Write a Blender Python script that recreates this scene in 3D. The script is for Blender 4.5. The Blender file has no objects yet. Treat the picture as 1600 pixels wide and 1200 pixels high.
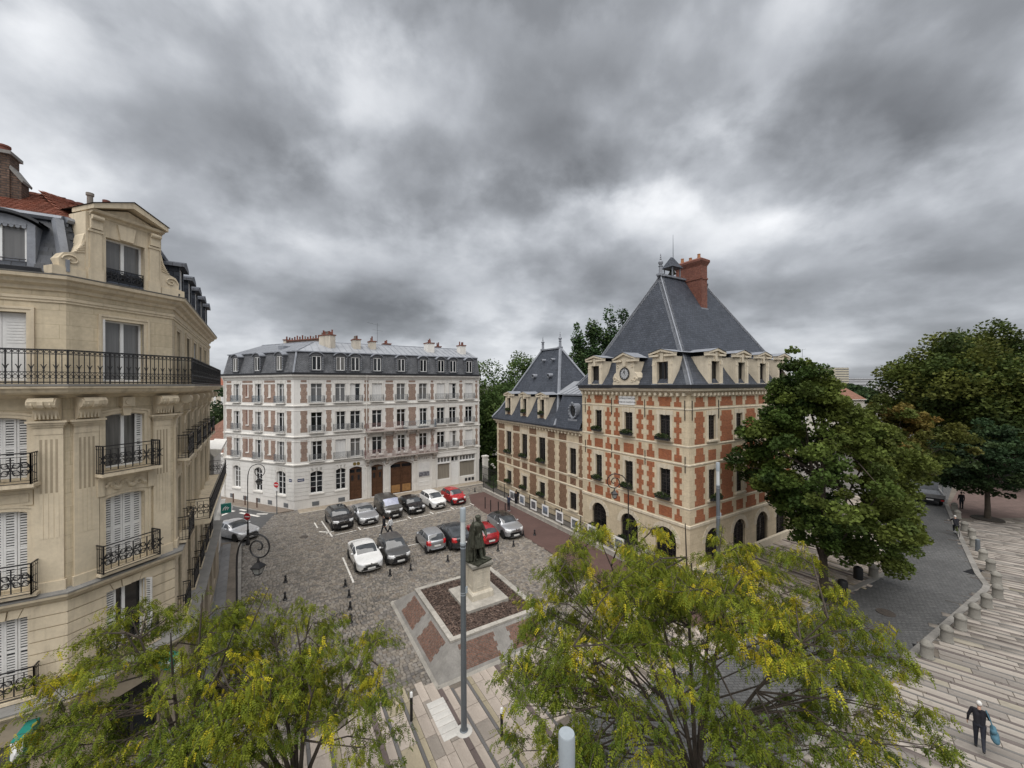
import bpy, bmesh, math, random
import numpy as np
from mathutils import Matrix, Vector
random.seed(7)
SC = bpy.context.scene
COL = SC.collection
R = math.radians

# ------------------------------------------------------------------ camera
EYE = 13.0
cam_d = bpy.data.cameras.new('camera'); cam = bpy.data.objects.new('camera', cam_d); COL.objects.link(cam)
cam_d.sensor_width = 36.0; cam_d.lens = 36.0 * 605.0 / 1600.0
cam_d.shift_y = 0.00125; cam_d.clip_start = 0.1; cam_d.clip_end = 6000
cam.matrix_world = Matrix.Translation((0, 0, EYE)) @ Matrix.Rotation(R(90), 4, 'X') @ Matrix.Rotation(-0.005, 4, 'Z')
SC.camera = cam

# ------------------------------------------------------------------ sky, overcast
SUN_DIR = Vector((-0.10, -0.40, 0.91)).normalized()
w = bpy.data.worlds.new('World'); SC.world = w; w.use_nodes = True
nt = w.node_tree; nt.nodes.clear()
def N(tree, typ, **kw):
    n = tree.nodes.new(typ)
    for k, v in kw.items():
        if hasattr(n, k): setattr(n, k, v)
    return n
out = N(nt, 'ShaderNodeOutputWorld'); bg = N(nt, 'ShaderNodeBackground'); bg.inputs[1].default_value = 0.10
sky = N(nt, 'ShaderNodeTexSky'); sky.sky_type = 'NISHITA'; sky.sun_disc = False
sky.sun_elevation = math.asin(SUN_DIR.z); sky.sun_rotation = math.atan2(SUN_DIR.x, SUN_DIR.y)
tc = N(nt, 'ShaderNodeTexCoord'); sep = N(nt, 'ShaderNodeSeparateXYZ'); nt.links.new(tc.outputs['Generated'], sep.inputs[0])
def m(op, a, b=None, c=None):
    n = N(nt, 'ShaderNodeMath'); n.operation = op
    for i, x in enumerate((a, b, c)):
        if x is None: continue
        if isinstance(x, (int, float)): n.inputs[i].default_value = x
        else: nt.links.new(x, n.inputs[i])
    return n.outputs[0]
zc = m('ADD', m('MAXIMUM', sep.outputs[2], 0.0), 0.30)
px = m('DIVIDE', sep.outputs[0], zc); py = m('DIVIDE', sep.outputs[1], zc)
cmb = N(nt, 'ShaderNodeCombineXYZ'); nt.links.new(px, cmb.inputs[0]); nt.links.new(py, cmb.inputs[1])
cv = N(nt, 'ShaderNodeCombineXYZ'); nt.links.new(sep.outputs[0], cv.inputs[0]); nt.links.new(sep.outputs[1], cv.inputs[1])
nt.links.new(m('MULTIPLY', m('SQRT', m('ADD', m('MAXIMUM', sep.outputs[2], 0.0), 0.02)), 1.75), cv.inputs[2])      # layers pack together towards the horizon
def noise(scale, detail, rough, dist, off, sx=1.0, sy=1.0):
    mp = N(nt, 'ShaderNodeMapping'); nt.links.new(cv.outputs[0], mp.inputs[0])
    mp.inputs['Location'].default_value = off; mp.inputs['Scale'].default_value = (1, 1, 1)
    n = N(nt, 'ShaderNodeTexNoise'); n.inputs['Scale'].default_value = scale; n.inputs['Detail'].default_value = detail
    n.inputs['Roughness'].default_value = rough; n.inputs['Distortion'].default_value = dist
    nt.links.new(mp.outputs[0], n.inputs['Vector']); return n.outputs['Fac']
n1 = noise(2.7, 8, 0.50, 0.12, (3.1, 7.7, 0.0)); n2 = noise(9.0, 8, 0.55, 0.0, (1.3, 4.2, 2.0))
n3 = noise(1.1, 3, 0.5, 0.0, (9.3, 2.2, 4.0)); n4 = noise(5.8, 8, 0.52, 0.12, (5.5, 1.1, 7.0))
def sstep(x, lo, hi):
    n = N(nt, 'ShaderNodeMapRange'); n.interpolation_type = 'SMOOTHSTEP'; n.inputs['From Min'].default_value = lo; n.inputs['From Max'].default_value = hi
    nt.links.new(x, n.inputs['Value']); return n.outputs[0]
# broad cloud banks and thin places of the deck, laid out on the cloud plane (x to the right, y ahead)
warp = m('MULTIPLY', m('SUBTRACT', n1, 0.5), 0.50); warp2 = m('MULTIPLY', m('SUBTRACT', n4, 0.5), 0.45)
def blob(cx, cy, rx, ry, amp):
    ax = m('DIVIDE', m('ADD', m('SUBTRACT', px, cx), warp), rx); ay = m('DIVIDE', m('ADD', m('SUBTRACT', py, cy), warp2), ry)
    d2 = m('ADD', m('MULTIPLY', ax, ax), m('MULTIPLY', ay, ay))
    return m('MULTIPLY', m('POWER', 2.718, m('MULTIPLY', d2, -1.0)), amp)
lump = m('ADD', m('MULTIPLY', sstep(n1, 0.38, 0.64), 0.12), m('MULTIPLY', sstep(n4, 0.38, 0.64), 0.065))
val = m('ADD', m('ADD', lump, m('MULTIPLY', n1, 0.22)), m('ADD', m('MULTIPLY', n2, 0.13), m('MULTIPLY', n3, 0.34)))
BLOBS = [(-0.2, 1.95, 0.9, 0.35, -0.06), (0.9, 1.95, 0.6, 0.3, -0.05), (0.66, 1.27, 0.40, 0.13, 0.12), (1.032, 1.387, 0.17, 0.121, 0.07), (-0.588, 0.961, 0.247, 0.133, -0.11), (0.108, 1.086, 0.336, 0.171, -0.14), (0.491, 0.848, 0.288, 0.127, -0.1), (0.955, 0.85, 0.193, 0.137, -0.09), (-0.417, 1.261, 0.22, 0.133, -0.07), (-0.802, 0.713, 0.219, 0.088, 0.07), (-0.282, 0.852, 0.151, 0.1, 0.08), (0.025, 0.747, 0.184, 0.056, 0.04), (-0.161, 0.973, 0.096, 0.073, 0.04), (-0.935, 1.414, 0.397, 0.144, 0.04), (1.338, 1.245, 0.207, 0.11, -0.05), (-1.114, 1.037, 0.185, 0.118, 0.03), (-0.45, 1.75, 0.6, 0.25, -0.08), (0.275, 1.666, 0.297, 0.201, -0.02), (0.761, 0.708, 0.151, 0.058, 0.04), (-1.741, 2.341, 0.322, 0.185, 0.05)]
for b in BLOBS: val = m('ADD', val, blob(*b[:4], b[4]*1.2))
ramp = N(nt, 'ShaderNodeValToRGB'); nt.links.new(val, ramp.inputs[0])
cr = ramp.color_ramp; cr.interpolation = 'LINEAR'
cr.elements[0].position = 0.20; cr.elements[0].color = (0.62, 0.65, 0.70, 1)
cr.elements[1].position = 0.74; cr.elements[1].color = (4.2, 4.22, 4.25, 1)
for ps, cl in ((0.31, (1.0, 1.05, 1.13)), (0.38, (1.32, 1.385, 1.49)), (0.45, (1.78, 1.86, 1.99)), (0.52, (2.35, 2.43, 2.56)), (0.61, (3.1, 3.17, 3.28))):
    e = cr.elements.new(ps); e.color = (*cl, 1)
mix = N(nt, 'ShaderNodeMix'); mix.data_type = 'RGBA'; mix.inputs[0].default_value = 0.985
nt.links.new(sky.outputs[0], mix.inputs[6]); nt.links.new(ramp.outputs[0], mix.inputs[7])
nt.links.new(mix.outputs[2], bg.inputs[0]); nt.links.new(bg.outputs[0], out.inputs[0])

# ------------------------------------------------------------------ sun behind the cloud deck
sl = bpy.data.lights.new('sun', 'SUN'); so = bpy.data.objects.new('sun', sl); COL.objects.link(so)
sl.energy = 1.5; sl.angle = R(80); sl.color = (1.0, 0.965, 0.92)
so.rotation_euler = SUN_DIR.to_track_quat('Z', 'Y').to_euler()
vs = SC.view_settings; SC.display_settings.display_device = 'sRGB'
vs.view_transform = 'Standard'; vs.look = 'None'; vs.exposure = 1.5; vs.gamma = 1.0
try: vs.use_curve_mapping = False
except Exception: pass
SC.render.engine = 'CYCLES'

# ------------------------------------------------------------------ mesh helpers
class MB:
    def __init__(s, M=None): s.v = []; s.f = []; s.mi = []; s.M = M; s.cur = 0
    def add(s, vs, fs):
        o = len(s.v)
        if s.M is not None: vs = [s.M @ Vector(p) for p in vs]
        s.v.extend([tuple(p) for p in vs])
        for f in fs: s.f.append(tuple(i + o for i in f)); s.mi.append(s.cur)
        return s
    def box(s, x0, y0, z0, x1, y1, z1):
        return s.add([(x0,y0,z0),(x1,y0,z0),(x1,y1,z0),(x0,y1,z0),(x0,y0,z1),(x1,y0,z1),(x1,y1,z1),(x0,y1,z1)],
              [(0,3,2,1),(4,5,6,7),(0,1,5,4),(1,2,6,5),(2,3,7,6),(3,0,4,7)])
    def frus(s, x0, y0, x1, y1, z0, X0, Y0, X1, Y1, z1):
        return s.add([(x0,y0,z0),(x1,y0,z0),(x1,y1,z0),(x0,y1,z0),(X0,Y0,z1),(X1,Y0,z1),(X1,Y1,z1),(X0,Y1,z1)],
              [(0,3,2,1),(4,5,6,7),(0,1,5,4),(1,2,6,5),(2,3,7,6),(3,0,4,7)])
    def poly(s, pts): return s.add(pts, [tuple(range(len(pts)))])
    def prism(s, pts, z0, z1):
        n = len(pts)
        return s.add([(x,y,z0) for x,y in pts] + [(x,y,z1) for x,y in pts],
              [tuple(range(n-1,-1,-1)), tuple(range(n,2*n))] + [(i,(i+1)%n,n+(i+1)%n,n+i) for i in range(n)])
    def xz(s, pts, y0, y1):     # polygon in x,z (counter-clockwise seen from -y) pushed from y0 to y1
        n = len(pts)
        return s.add([(x,y0,z) for x,z in pts] + [(x,y1,z) for x,z in pts],
              [tuple(range(n)), tuple(range(2*n-1,n-1,-1))] + [((i+1)%n,i,n+i,n+(i+1)%n) for i in range(n)])
    def yz(s, pts, x0, x1):
        n = len(pts)
        return s.add([(x0,y,z) for y,z in pts] + [(x1,y,z) for y,z in pts],
              [tuple(range(n)), tuple(range(2*n-1,n-1,-1))] + [((i+1)%n,i,n+i,n+(i+1)%n) for i in range(n)])
    def cyl(s, p0, p1, r0, r1=None, n=8, caps=True):
        if r1 is None: r1 = r0
        p0 = Vector(p0); p1 = Vector(p1); d = (p1-p0)
        if d.length < 1e-6: return s
        d.normalize(); a = d.orthogonal().normalized(); b = d.cross(a)
        vs = []
        for p, r in ((p0,r0),(p1,r1)):
            for i in range(n):
                t = 2*math.pi*i/n; vs.append(p + a*(r*math.cos(t)) + b*(r*math.sin(t)))
        fs = [(i,(i+1)%n,n+(i+1)%n,n+i) for i in range(n)]
        if caps: fs += [tuple(range(n-1,-1,-1)), tuple(range(n,2*n))]
        return s.add(vs, fs)
    def tube(s, pts, r, n=6, caps=True):
        pts = [Vector(p) for p in pts]; k = len(pts); rr = r if isinstance(r,(list,tuple)) else [r]*k
        vs = []; a = None
        for i,p in enumerate(pts):
            d = (pts[min(i+1,k-1)]-pts[max(i-1,0)]).normalized()
            if a is None: a = d.orthogonal().normalized()
            a = (a - d*a.dot(d))
            a = a.normalized() if a.length > 1e-5 else d.orthogonal().normalized()
            b = d.cross(a)
            for j in range(n):
                t = 2*math.pi*j/n; vs.append(p + a*(rr[i]*math.cos(t)) + b*(rr[i]*math.sin(t)))
        fs = [(i*n+j, i*n+(j+1)%n, (i+1)*n+(j+1)%n, (i+1)*n+j) for i in range(k-1) for j in range(n)]
        if caps: fs += [tuple(range(n-1,-1,-1)), tuple(range((k-1)*n,k*n))]
        return s.add(vs, fs)
    def lathe(s, prof, c=(0,0,0), n=12, sx=1.0, sy=1.0):
        k = len(prof); vs = []
        for r,z in prof:
            for j in range(n):
                t = 2*math.pi*j/n; vs.append((c[0]+sx*r*math.cos(t), c[1]+sy*r*math.sin(t), c[2]+z))
        fs = [(i*n+j, i*n+(j+1)%n, (i+1)*n+(j+1)%n, (i+1)*n+j) for i in range(k-1) for j in range(n)]
        fs += [tuple(range(n-1,-1,-1)), tuple(range((k-1)*n,k*n))]
        return s.add(vs, fs)
    def ball(s, c, r, n=10, k=6, sz=1.0):
        prof = [(max(r*math.sin(math.pi*i/k),1e-4), -r*sz*math.cos(math.pi*i/k)) for i in range(k+1)]
        return s.lathe(prof, c, n)
    def mesh(s, name, mats, smooth=False):
        me = bpy.data.meshes.new(name); me.from_pydata(s.v, [], s.f)
        for mm in (mats if isinstance(mats,(list,tuple)) else [mats]): me.materials.append(mm)
        if max(s.mi, default=0) > 0: me.polygons.foreach_set('material_index', s.mi)
        if smooth:
            me.polygons.foreach_set('use_smooth', [True]*len(me.polygons))
            try: me.set_sharp_from_angle(angle=R(40))
            except Exception: pass
        autouv(me); return me
    def build(s, name, mats, parent=None, smooth=False, **kw):
        return link(name, s.mesh(name, mats, smooth), parent, **kw)

def autouv(me):
    nl = len(me.loops)
    if nl == 0: return
    uvl = me.uv_layers.new(name='UVMap')
    co = np.empty(len(me.vertices)*3, 'f'); me.vertices.foreach_get('co', co); co = co.reshape(-1,3)
    vi = np.empty(nl, 'i'); me.loops.foreach_get('vertex_index', vi)
    npoly = len(me.polygons); nr = np.empty(npoly*3, 'f'); me.polygons.foreach_get('normal', nr); nr = nr.reshape(-1,3)
    lt = np.empty(npoly, 'i'); me.polygons.foreach_get('loop_total', lt)
    nl_n = np.repeat(nr, lt, axis=0); p = co[vi]
    t = np.stack([-nl_n[:,1], nl_n[:,0], np.zeros(nl)], 1); ln = np.linalg.norm(t, axis=1)
    flat = ln < 0.02; t[flat] = (1,0,0); ln[flat] = 1; t /= ln[:,None]
    b = np.cross(nl_n, t)
    uv = np.stack([(p*t).sum(1), (p*b).sum(1)], 1).astype('f')
    uvl.data.foreach_set('uv', uv.ravel())

def link(name, data, parent=None, M=None, loc=None, rz=0.0, sc=None, **props):
    o = bpy.data.objects.new(name, data); COL.objects.link(o)
    if parent is not None: o.parent = parent
    if M is not None: o.matrix_basis = M
    elif loc is not None or rz or sc:
        o.location = loc or (0,0,0); o.rotation_euler = (0,0,rz)
        if sc: o.scale = sc
    for k,v in props.items():
        if v is not None: o[k] = v
    return o
def thing(name, label, cat, loc=(0,0,0), rz=0.0, group=None, M=None):
    return link(name, None, None, M=M, loc=loc, rz=rz, label=label, category=cat, group=group)
def copy_tree(o, parent=None):
    c = o.copy(); COL.objects.link(c)
    if parent is not None: c.parent = parent
    for ch in list(o.children): copy_tree(ch, c)
    return c
def frame(x, y, az, z=0.0):      # az = compass bearing (deg from +y to the right) of the local x axis
    return Matrix.Translation((x,y,z)) @ Matrix.Rotation(R(90-az), 4, 'Z')
def T(x,y,z): return Matrix.Translation((x,y,z))
# ------------------------------------------------------------------ materials
def newmat(name):
    mt = bpy.data.materials.new(name); mt.use_nodes = True; t = mt.node_tree
    b = t.nodes['Principled BSDF']; return mt, t, b
def lk(t, a, b): t.links.new(a, b)
def nz(t, vec, scale, detail=4, rough=0.55, dist=0.0):
    n = t.nodes.new('ShaderNodeTexNoise'); n.inputs['Scale'].default_value = scale; n.inputs['Detail'].default_value = detail
    n.inputs['Roughness'].default_value = rough; n.inputs['Distortion'].default_value = dist
    if vec is not None: lk(t, vec, n.inputs['Vector'])
    return n.outputs['Fac']
def rng(t, x, a, b, lo=0.3, hi=0.7):
    n = t.nodes.new('ShaderNodeMapRange'); n.inputs['From Min'].default_value = lo; n.inputs['From Max'].default_value = hi
    n.inputs['To Min'].default_value = a; n.inputs['To Max'].default_value = b; lk(t, x, n.inputs['Value']); return n.outputs[0]
def mth(t, op, a, b):
    n = t.nodes.new('ShaderNodeMath'); n.operation = op
    for i,x in enumerate((a,b)):
        if isinstance(x,(int,float)): n.inputs[i].default_value = x
        else: lk(t, x, n.inputs[i])
    return n.outputs[0]
def mixc(t, fac, a, b, blend='MIX'):
    n = t.nodes.new('ShaderNodeMix'); n.data_type = 'RGBA'; n.blend_type = blend
    for i,x in ((0,fac),(6,a),(7,b)):
        if isinstance(x,(int,float)): n.inputs[i].default_value = x
        elif isinstance(x,tuple): n.inputs[i].default_value = (*x,1) if len(x)==3 else x
        else: lk(t, x, n.inputs[i])
    return n.outputs[2]
def scalec(t, col, k):      # colour times value
    n = t.nodes.new('ShaderNodeVectorMath'); n.operation = 'SCALE'
    if isinstance(col,tuple): n.inputs[0].default_value = col
    else: lk(t, col, n.inputs[0])
    if isinstance(k,(int,float)): n.inputs['Scale'].default_value = k
    else: lk(t, k, n.inputs['Scale'])
    return n.outputs[0]
def bump(t, b, h, strength, dist=0.02):
    n = t.nodes.new('ShaderNodeBump'); n.inputs['Strength'].default_value = strength; n.inputs['Distance'].default_value = dist
    lk(t, h, n.inputs['Height']); lk(t, n.outputs[0], b.inputs['Normal'])
def coords(t, kind='Object', scale=None):
    c = t.nodes.new('ShaderNodeTexCoord').outputs[kind]
    if scale:
        mp = t.nodes.new('ShaderNodeMapping'); mp.inputs['Scale'].default_value = scale; lk(t, c, mp.inputs[0]); return mp.outputs[0]
    return c
def MT(name, col, rough=0.8, var=0.12, scale=1.5, bmp=0.15, bscale=25, metal=0.0, streak=0.0, spec=0.4, rand=0.0, coat=0.0, bdist=0.02, streakcol=None):
    mt, t, b = newmat(name); g = coords(t)
    f = rng(t, nz(t, g, scale, 5), 1-var, 1+var)
    f2 = rng(t, nz(t, g, scale*7, 4), 1-var*0.6, 1+var*0.6)
    f = mth(t, 'MULTIPLY', f, f2)
    if rand:
        oi = t.nodes.new('ShaderNodeObjectInfo').outputs['Random']
        f = mth(t, 'MULTIPLY', f, rng(t, oi, 1-rand, 1+rand, 0, 1))
    c = scalec(t, col, f)
    if streak:
        gs = coords(t, 'Object', (2.2, 2.2, 0.22)); st = rng(t, nz(t, gs, 1.6, 6, 0.65), 0.0, streak, 0.5, 0.72)
        c = mixc(t, st, c, streakcol or tuple(x*0.45 for x in col))
    lk(t, c, b.inputs['Base Color']); b.inputs['Roughness'].default_value = rough; b.inputs['Metallic'].default_value = metal
    b.inputs['Specular IOR Level'].default_value = spec
    if coat: b.inputs['Coat Weight'].default_value = coat; b.inputs['Coat Roughness'].default_value = 0.06
    if bmp: bump(t, b, nz(t, g, bscale, 5, 0.6), bmp, bdist)
    return mt
def BRICK(name, c1, c2, mortar, bw=0.22, bh=0.065, ms=0.012, rough=0.9, var=0.2, bmp=0.5, offs=0.5, streak=0.0, big=0.12):
    mt, t, b = newmat(name); uv = coords(t, 'UV')
    n = t.nodes.new('ShaderNodeTexBrick'); lk(t, uv, n.inputs['Vector'])
    n.inputs['Scale'].default_value = 1.0; n.inputs['Brick Width'].default_value = bw; n.inputs['Row Height'].default_value = bh
    n.inputs['Mortar Size'].default_value = ms; n.inputs['Mortar Smooth'].default_value = 0.2; n.inputs['Bias'].default_value = 0.0; n.offset = offs
    n.inputs['Color1'].default_value = (*c1,1); n.inputs['Color2'].default_value = (*c2,1); n.inputs['Mortar'].default_value = (*mortar,1)
    g = coords(t); f = rng(t, nz(t, g, 9, 4), 1-var, 1+var); f = mth(t, 'MULTIPLY', f, rng(t, nz(t, g, 0.7, 4), 1-big, 1+big))
    c = scalec(t, n.outputs['Color'], f)
    if streak:
        gs = coords(t, 'Object', (2.0, 2.0, 0.2)); st = rng(t, nz(t, gs, 1.3, 6, 0.65), 0.0, streak, 0.48, 0.72)
        c = mixc(t, st, c, tuple(0.4*x for x in c1))
    lk(t, c, b.inputs['Base Color']); b.inputs['Roughness'].default_value = rough; b.inputs['Specular IOR Level'].default_value = 0.3
    h = mth(t, 'ADD', mth(t, 'MULTIPLY', n.outputs['Fac'], -1.0), mth(t, 'MULTIPLY', nz(t, g, 40, 4), 0.35))
    bump(t, b, h, bmp, 0.012); return mt
def TINT(name, rough=0.85, var=0.15, scale=6, bmp=0.3, bscale=30, attr='tint', transl=0.0, spec=0.3):
    mt, t, b = newmat(name); a = t.nodes.new('ShaderNodeAttribute'); a.attribute_name = attr; g = coords(t)
    c = scalec(t, a.outputs['Color'], rng(t, nz(t, g, scale, 4), 1-var, 1+var))
    lk(t, c, b.inputs['Base Color']); b.inputs['Roughness'].default_value = rough; b.inputs['Specular IOR Level'].default_value = spec
    if bmp: bump(t, b, nz(t, g, bscale, 4), bmp)
    if transl:
        tr = t.nodes.new('ShaderNodeBsdfTranslucent'); lk(t, scalec(t, c, 1.25), tr.inputs[0])
        mx = t.nodes.new('ShaderNodeMixShader'); mx.inputs[0].default_value = transl
        o = t.nodes['Material Output']; lk(t, b.outputs[0], mx.inputs[1]); lk(t, tr.outputs[0], mx.inputs[2]); lk(t, mx.outputs[0], o.inputs[0])
    return mt
def PAINT(name, col, metal=0.0, rough=0.28):
    mt, t, b = newmat(name); g = coords(t)
    c = scalec(t, col, rng(t, nz(t, g, 2.5, 4), 0.93, 1.05)); lk(t, c, b.inputs['Base Color'])
    b.inputs['Metallic'].default_value = metal; lk(t, rng(t, nz(t, g, 3.5, 5), rough*0.8, rough*1.35), b.inputs['Roughness'])
    b.inputs['Coat Weight'].default_value = 0.8; b.inputs['Coat Roughness'].default_value = 0.05; return mt
def GLASS(name, col=(0.012,0.014,0.016), rough=0.06, spec=0.5, wav=0.02, rand=0.0):
    mt, t, b = newmat(name); g = coords(t)
    f = rng(t, nz(t, g, 0.8, 3), 0.5, 1.6)
    if rand: f = mth(t, 'MULTIPLY', f, rng(t, t.nodes.new('ShaderNodeObjectInfo').outputs['Random'], 1-rand, 1+rand, 0, 1))
    c = scalec(t, col, f)
    if rand:      # some rooms have pale curtains close behind the pane
        oi = t.nodes.new('ShaderNodeObjectInfo').outputs['Random']; cu = rng(t, nz(t, coords(t,'UV',(8,0.4,1)), 1.3, 3), 0.08, 0.19)
        st = t.nodes.new('ShaderNodeMath'); st.operation='GREATER_THAN'; st.inputs[1].default_value = 0.72; lk(t, oi, st.inputs[0])
        c = mixc(t, st.outputs[0], c, scalec(t, (1.0,0.97,0.92), cu))
    lk(t, c, b.inputs['Base Color']); b.inputs['Roughness'].default_value = rough
    b.inputs['Specular IOR Level'].default_value = spec
    if wav: bump(t, b, nz(t, g, 1.6, 2), wav, 0.05)
    return mt
def CURT(name, col):
    mt, t, b = newmat(name); g = coords(t, 'UV', (9,0.3,1)); f = rng(t, nz(t, g, 1.5, 3), 0.72, 1.1)
    lk(t, scalec(t, col, f), b.inputs['Base Color']); b.inputs['Roughness'].default_value = 0.6
    b.inputs['Coat Weight'].default_value = 0.8; b.inputs['Coat Roughness'].default_value = 0.05; return mt

M_WHITE   = MT('painted_white_stucco', (0.70,0.685,0.655), 0.85, 0.06, 0.8, 0.12, 20, streak=0.30, streakcol=(0.40,0.375,0.34))
M_WSTONE  = MT('white_trim_stone', (0.68,0.66,0.62), 0.85, 0.08, 1.5, 0.15, 25, streak=0.35, streakcol=(0.36,0.335,0.30))
M_GREYBAL = MT('weathered_balcony_stone', (0.46,0.42,0.385), 0.9, 0.16, 2.0, 0.2, 25, streak=0.5, streakcol=(0.22,0.2,0.19))
M_WFRAME  = MT('white_window_paint', (0.74,0.74,0.73), 0.5, 0.05, 2.0, 0.0)
M_WINDARK = MT('dark_window_paint', (0.035,0.030,0.028), 0.5, 0.15, 2.0, 0.0)
M_GLASS   = GLASS('window_glass', rand=0.6); M_GLASSD = GLASS('dark_window_glass', (0.009,0.010,0.011))
M_CURT    = CURT('curtained_glass', (0.40,0.39,0.37)); M_CURT2 = CURT('grey_curtained_glass', (0.13,0.13,0.13))
M_SHUT    = MT('white_shutter', (0.66,0.655,0.64), 0.6, 0.08, 3.0, 0.05)
M_BRICKB  = BRICK('brown_pink_brick', (0.215,0.125,0.095), (0.30,0.19,0.145), (0.36,0.31,0.26), 0.24, 0.075, 0.012, var=0.22)
M_BRICKR  = BRICK('orange_red_brick', (0.37,0.120,0.048), (0.265,0.080,0.036), (0.33,0.195,0.125), 0.24, 0.07, 0.009, var=0.18)
M_BRICKW  = BRICK('wing_brown_brick', (0.150,0.078,0.046), (0.215,0.120,0.072), (0.26,0.195,0.135), 0.22, 0.07, 0.011, var=0.25)
M_BRICKC  = BRICK('chimney_brick', (0.15,0.052,0.038), (0.21,0.080,0.054), (0.17,0.11,0.09), 0.24, 0.08, 0.010, var=0.3, streak=0.5)
M_BRICKD  = BRICK('sooty_brick', (0.095,0.062,0.046), (0.15,0.10,0.075), (0.06,0.05,0.045), 0.24, 0.08, 0.014, var=0.3)
M_TSTONE  = BRICK('town_hall_stone', (0.61,0.515,0.37), (0.55,0.46,0.325), (0.43,0.35,0.245), 0.9, 0.36, 0.006, var=0.09, bmp=0.25, streak=0.28)
M_TRIM    = MT('town_hall_trim_stone', (0.60,0.53,0.415), 0.85, 0.10, 2.0, 0.2, 25, streak=0.4, streakcol=(0.30,0.25,0.18))
M_LSTONE  = BRICK('cream_limestone', (0.59,0.505,0.365), (0.53,0.45,0.32), (0.43,0.36,0.25), 1.15, 0.44, 0.008, var=0.09, bmp=0.18, streak=0.36, big=0.1)
M_LTRIM   = MT('cream_limestone_trim', (0.605,0.52,0.385), 0.85, 0.09, 1.5, 0.18, 22, streak=0.5, streakcol=(0.25,0.205,0.15))
M_LLEDGE  = MT('grey_lead_ledge', (0.20,0.195,0.185), 0.7, 0.15, 2.0, 0.2)
M_SLATE   = BRICK('slate_roof', (0.040,0.047,0.061), (0.060,0.068,0.086), (0.016,0.018,0.023), 0.30, 0.20, 0.012, rough=0.5, var=0.13, bmp=0.8, streak=0.2, big=0.14)
M_SLATEW  = BRICK('dark_slate_mansard', (0.095,0.10,0.11), (0.14,0.145,0.155), (0.045,0.047,0.052), 0.22, 0.13, 0.010, rough=0.6, var=0.28, bmp=0.8, streak=0.55, big=0.2)
M_SLATEP  = MT('loose_slate', (0.045,0.050,0.060), 0.5, 0.2, 6.0, 0.3, 20, rand=0.3)
M_LEAD    = MT('lead_flashing', (0.24,0.255,0.285), 0.55, 0.14, 2.0, 0.1, 15, metal=0.2, streak=0.3)
M_ZINC    = MT('zinc_roof', (0.30,0.315,0.34), 0.5, 0.13, 0.9, 0.08, 10, metal=0.25, streak=0.25)
M_GUTTER  = MT('black_gutter', (0.03,0.032,0.037), 0.5, 0.2, 2.0, 0.05)
M_POT     = MT('terracotta_pot', (0.17,0.062,0.045), 0.85, 0.25, 3.0, 0.2, rand=0.3)
M_POTG    = MT('grey_chimney_pot', (0.2,0.18,0.16), 0.85, 0.2, 3.0, 0.2)
M_TILE    = MT('red_roof_tile', (0.185,0.062,0.036), 0.85, 0.3, 2.5, 0.3, rand=0.25, streak=0.4)
M_TILEB   = MT('brown_roof_tile', (0.19,0.095,0.065), 0.9, 0.3, 2.5, 0.3, rand=0.25)
M_RENDER  = MT('cream_chimney_render', (0.50,0.455,0.385), 0.9, 0.12, 1.2, 0.15, 20, streak=0.55, streakcol=(0.2,0.18,0.16))
M_IRON    = MT('black_iron', (0.012,0.012,0.014), 0.45, 0.2, 5.0, 0.0, spec=0.5)
M_RAILG   = MT('grey_iron_rail', (0.16,0.17,0.185), 0.55, 0.2, 4.0, 0.0)
M_RAILP   = MT('faded_red_rail', (0.28,0.18,0.175), 0.6, 0.2, 4.0, 0.0)
M_RAILB   = MT('blue_grey_rail', (0.13,0.165,0.20), 0.6, 0.2, 4.0, 0.0)
M_DOOR    = MT('brown_door_wood', (0.085,0.040,0.020), 0.5, 0.25, 3.0, 0.1, 40)
M_DOORL   = MT('light_kick_panel', (0.30,0.165,0.065), 0.5, 0.2, 3.0, 0.1, 40)
M_STEEL   = MT('galvanised_pole', (0.135,0.152,0.168), 0.45, 0.08, 3.0, 0.03, metal=0.35)
M_POLET   = MT('lamp_diffuser', (0.52,0.55,0.56), 0.3, 0.06, 4.0, 0.0, coat=0.6)
M_POLEC   = MT('lamp_cap', (0.33,0.37,0.40), 0.45, 0.06, 4.0, 0.02, metal=0.2)
M_BRONZE  = MT('weathered_bronze', (0.060,0.062,0.046), 0.6, 0.45, 5.0, 0.4, 18, metal=0.45, streak=0.5, streakcol=(0.12,0.14,0.105))
M_PED     = MT('pedestal_stone', (0.52,0.475,0.39), 0.9, 0.12, 2.0, 0.25, 20, streak=0.4, streakcol=(0.13,0.12,0.10))
M_CONC    = MT('grey_planter_stone', (0.21,0.20,0.185), 0.92, 0.16, 1.8, 0.3, 18, streak=0.55, streakcol=(0.13,0.125,0.115))
M_CONCL   = MT('pale_rim_stone', (0.34,0.32,0.285), 0.92, 0.18, 1.8, 0.3, 18, streak=0.5, streakcol=(0.19,0.18,0.16), rand=0.12)
M_PBRICK  = BRICK('planter_brick', (0.17,0.078,0.052), (0.12,0.068,0.052), (0.12,0.10,0.085), 0.22, 0.07, 0.014, var=0.35)
M_BARK    = MT('bark_mulch', (0.075,0.052,0.042), 0.95, 0.5, 5.0, 0.9, 22, bdist=0.05)
M_BOLL    = MT('stone_bollard', (0.20,0.19,0.168), 0.9, 0.15, 4.0, 0.25, 25, rand=0.12, streak=0.4)
M_KERB    = MT('granite_kerb', (0.20,0.19,0.175), 0.9, 0.15, 4.0, 0.2, 30, rand=0.15)
M_REDWALK = MT('red_asphalt', (0.088,0.052,0.045), 0.95, 0.13, 0.6, 0.3, 60, streak=0.0)
M_ASPH    = MT('dark_asphalt', (0.075,0.075,0.076), 0.92, 0.16, 0.5, 0.3, 60)
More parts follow.
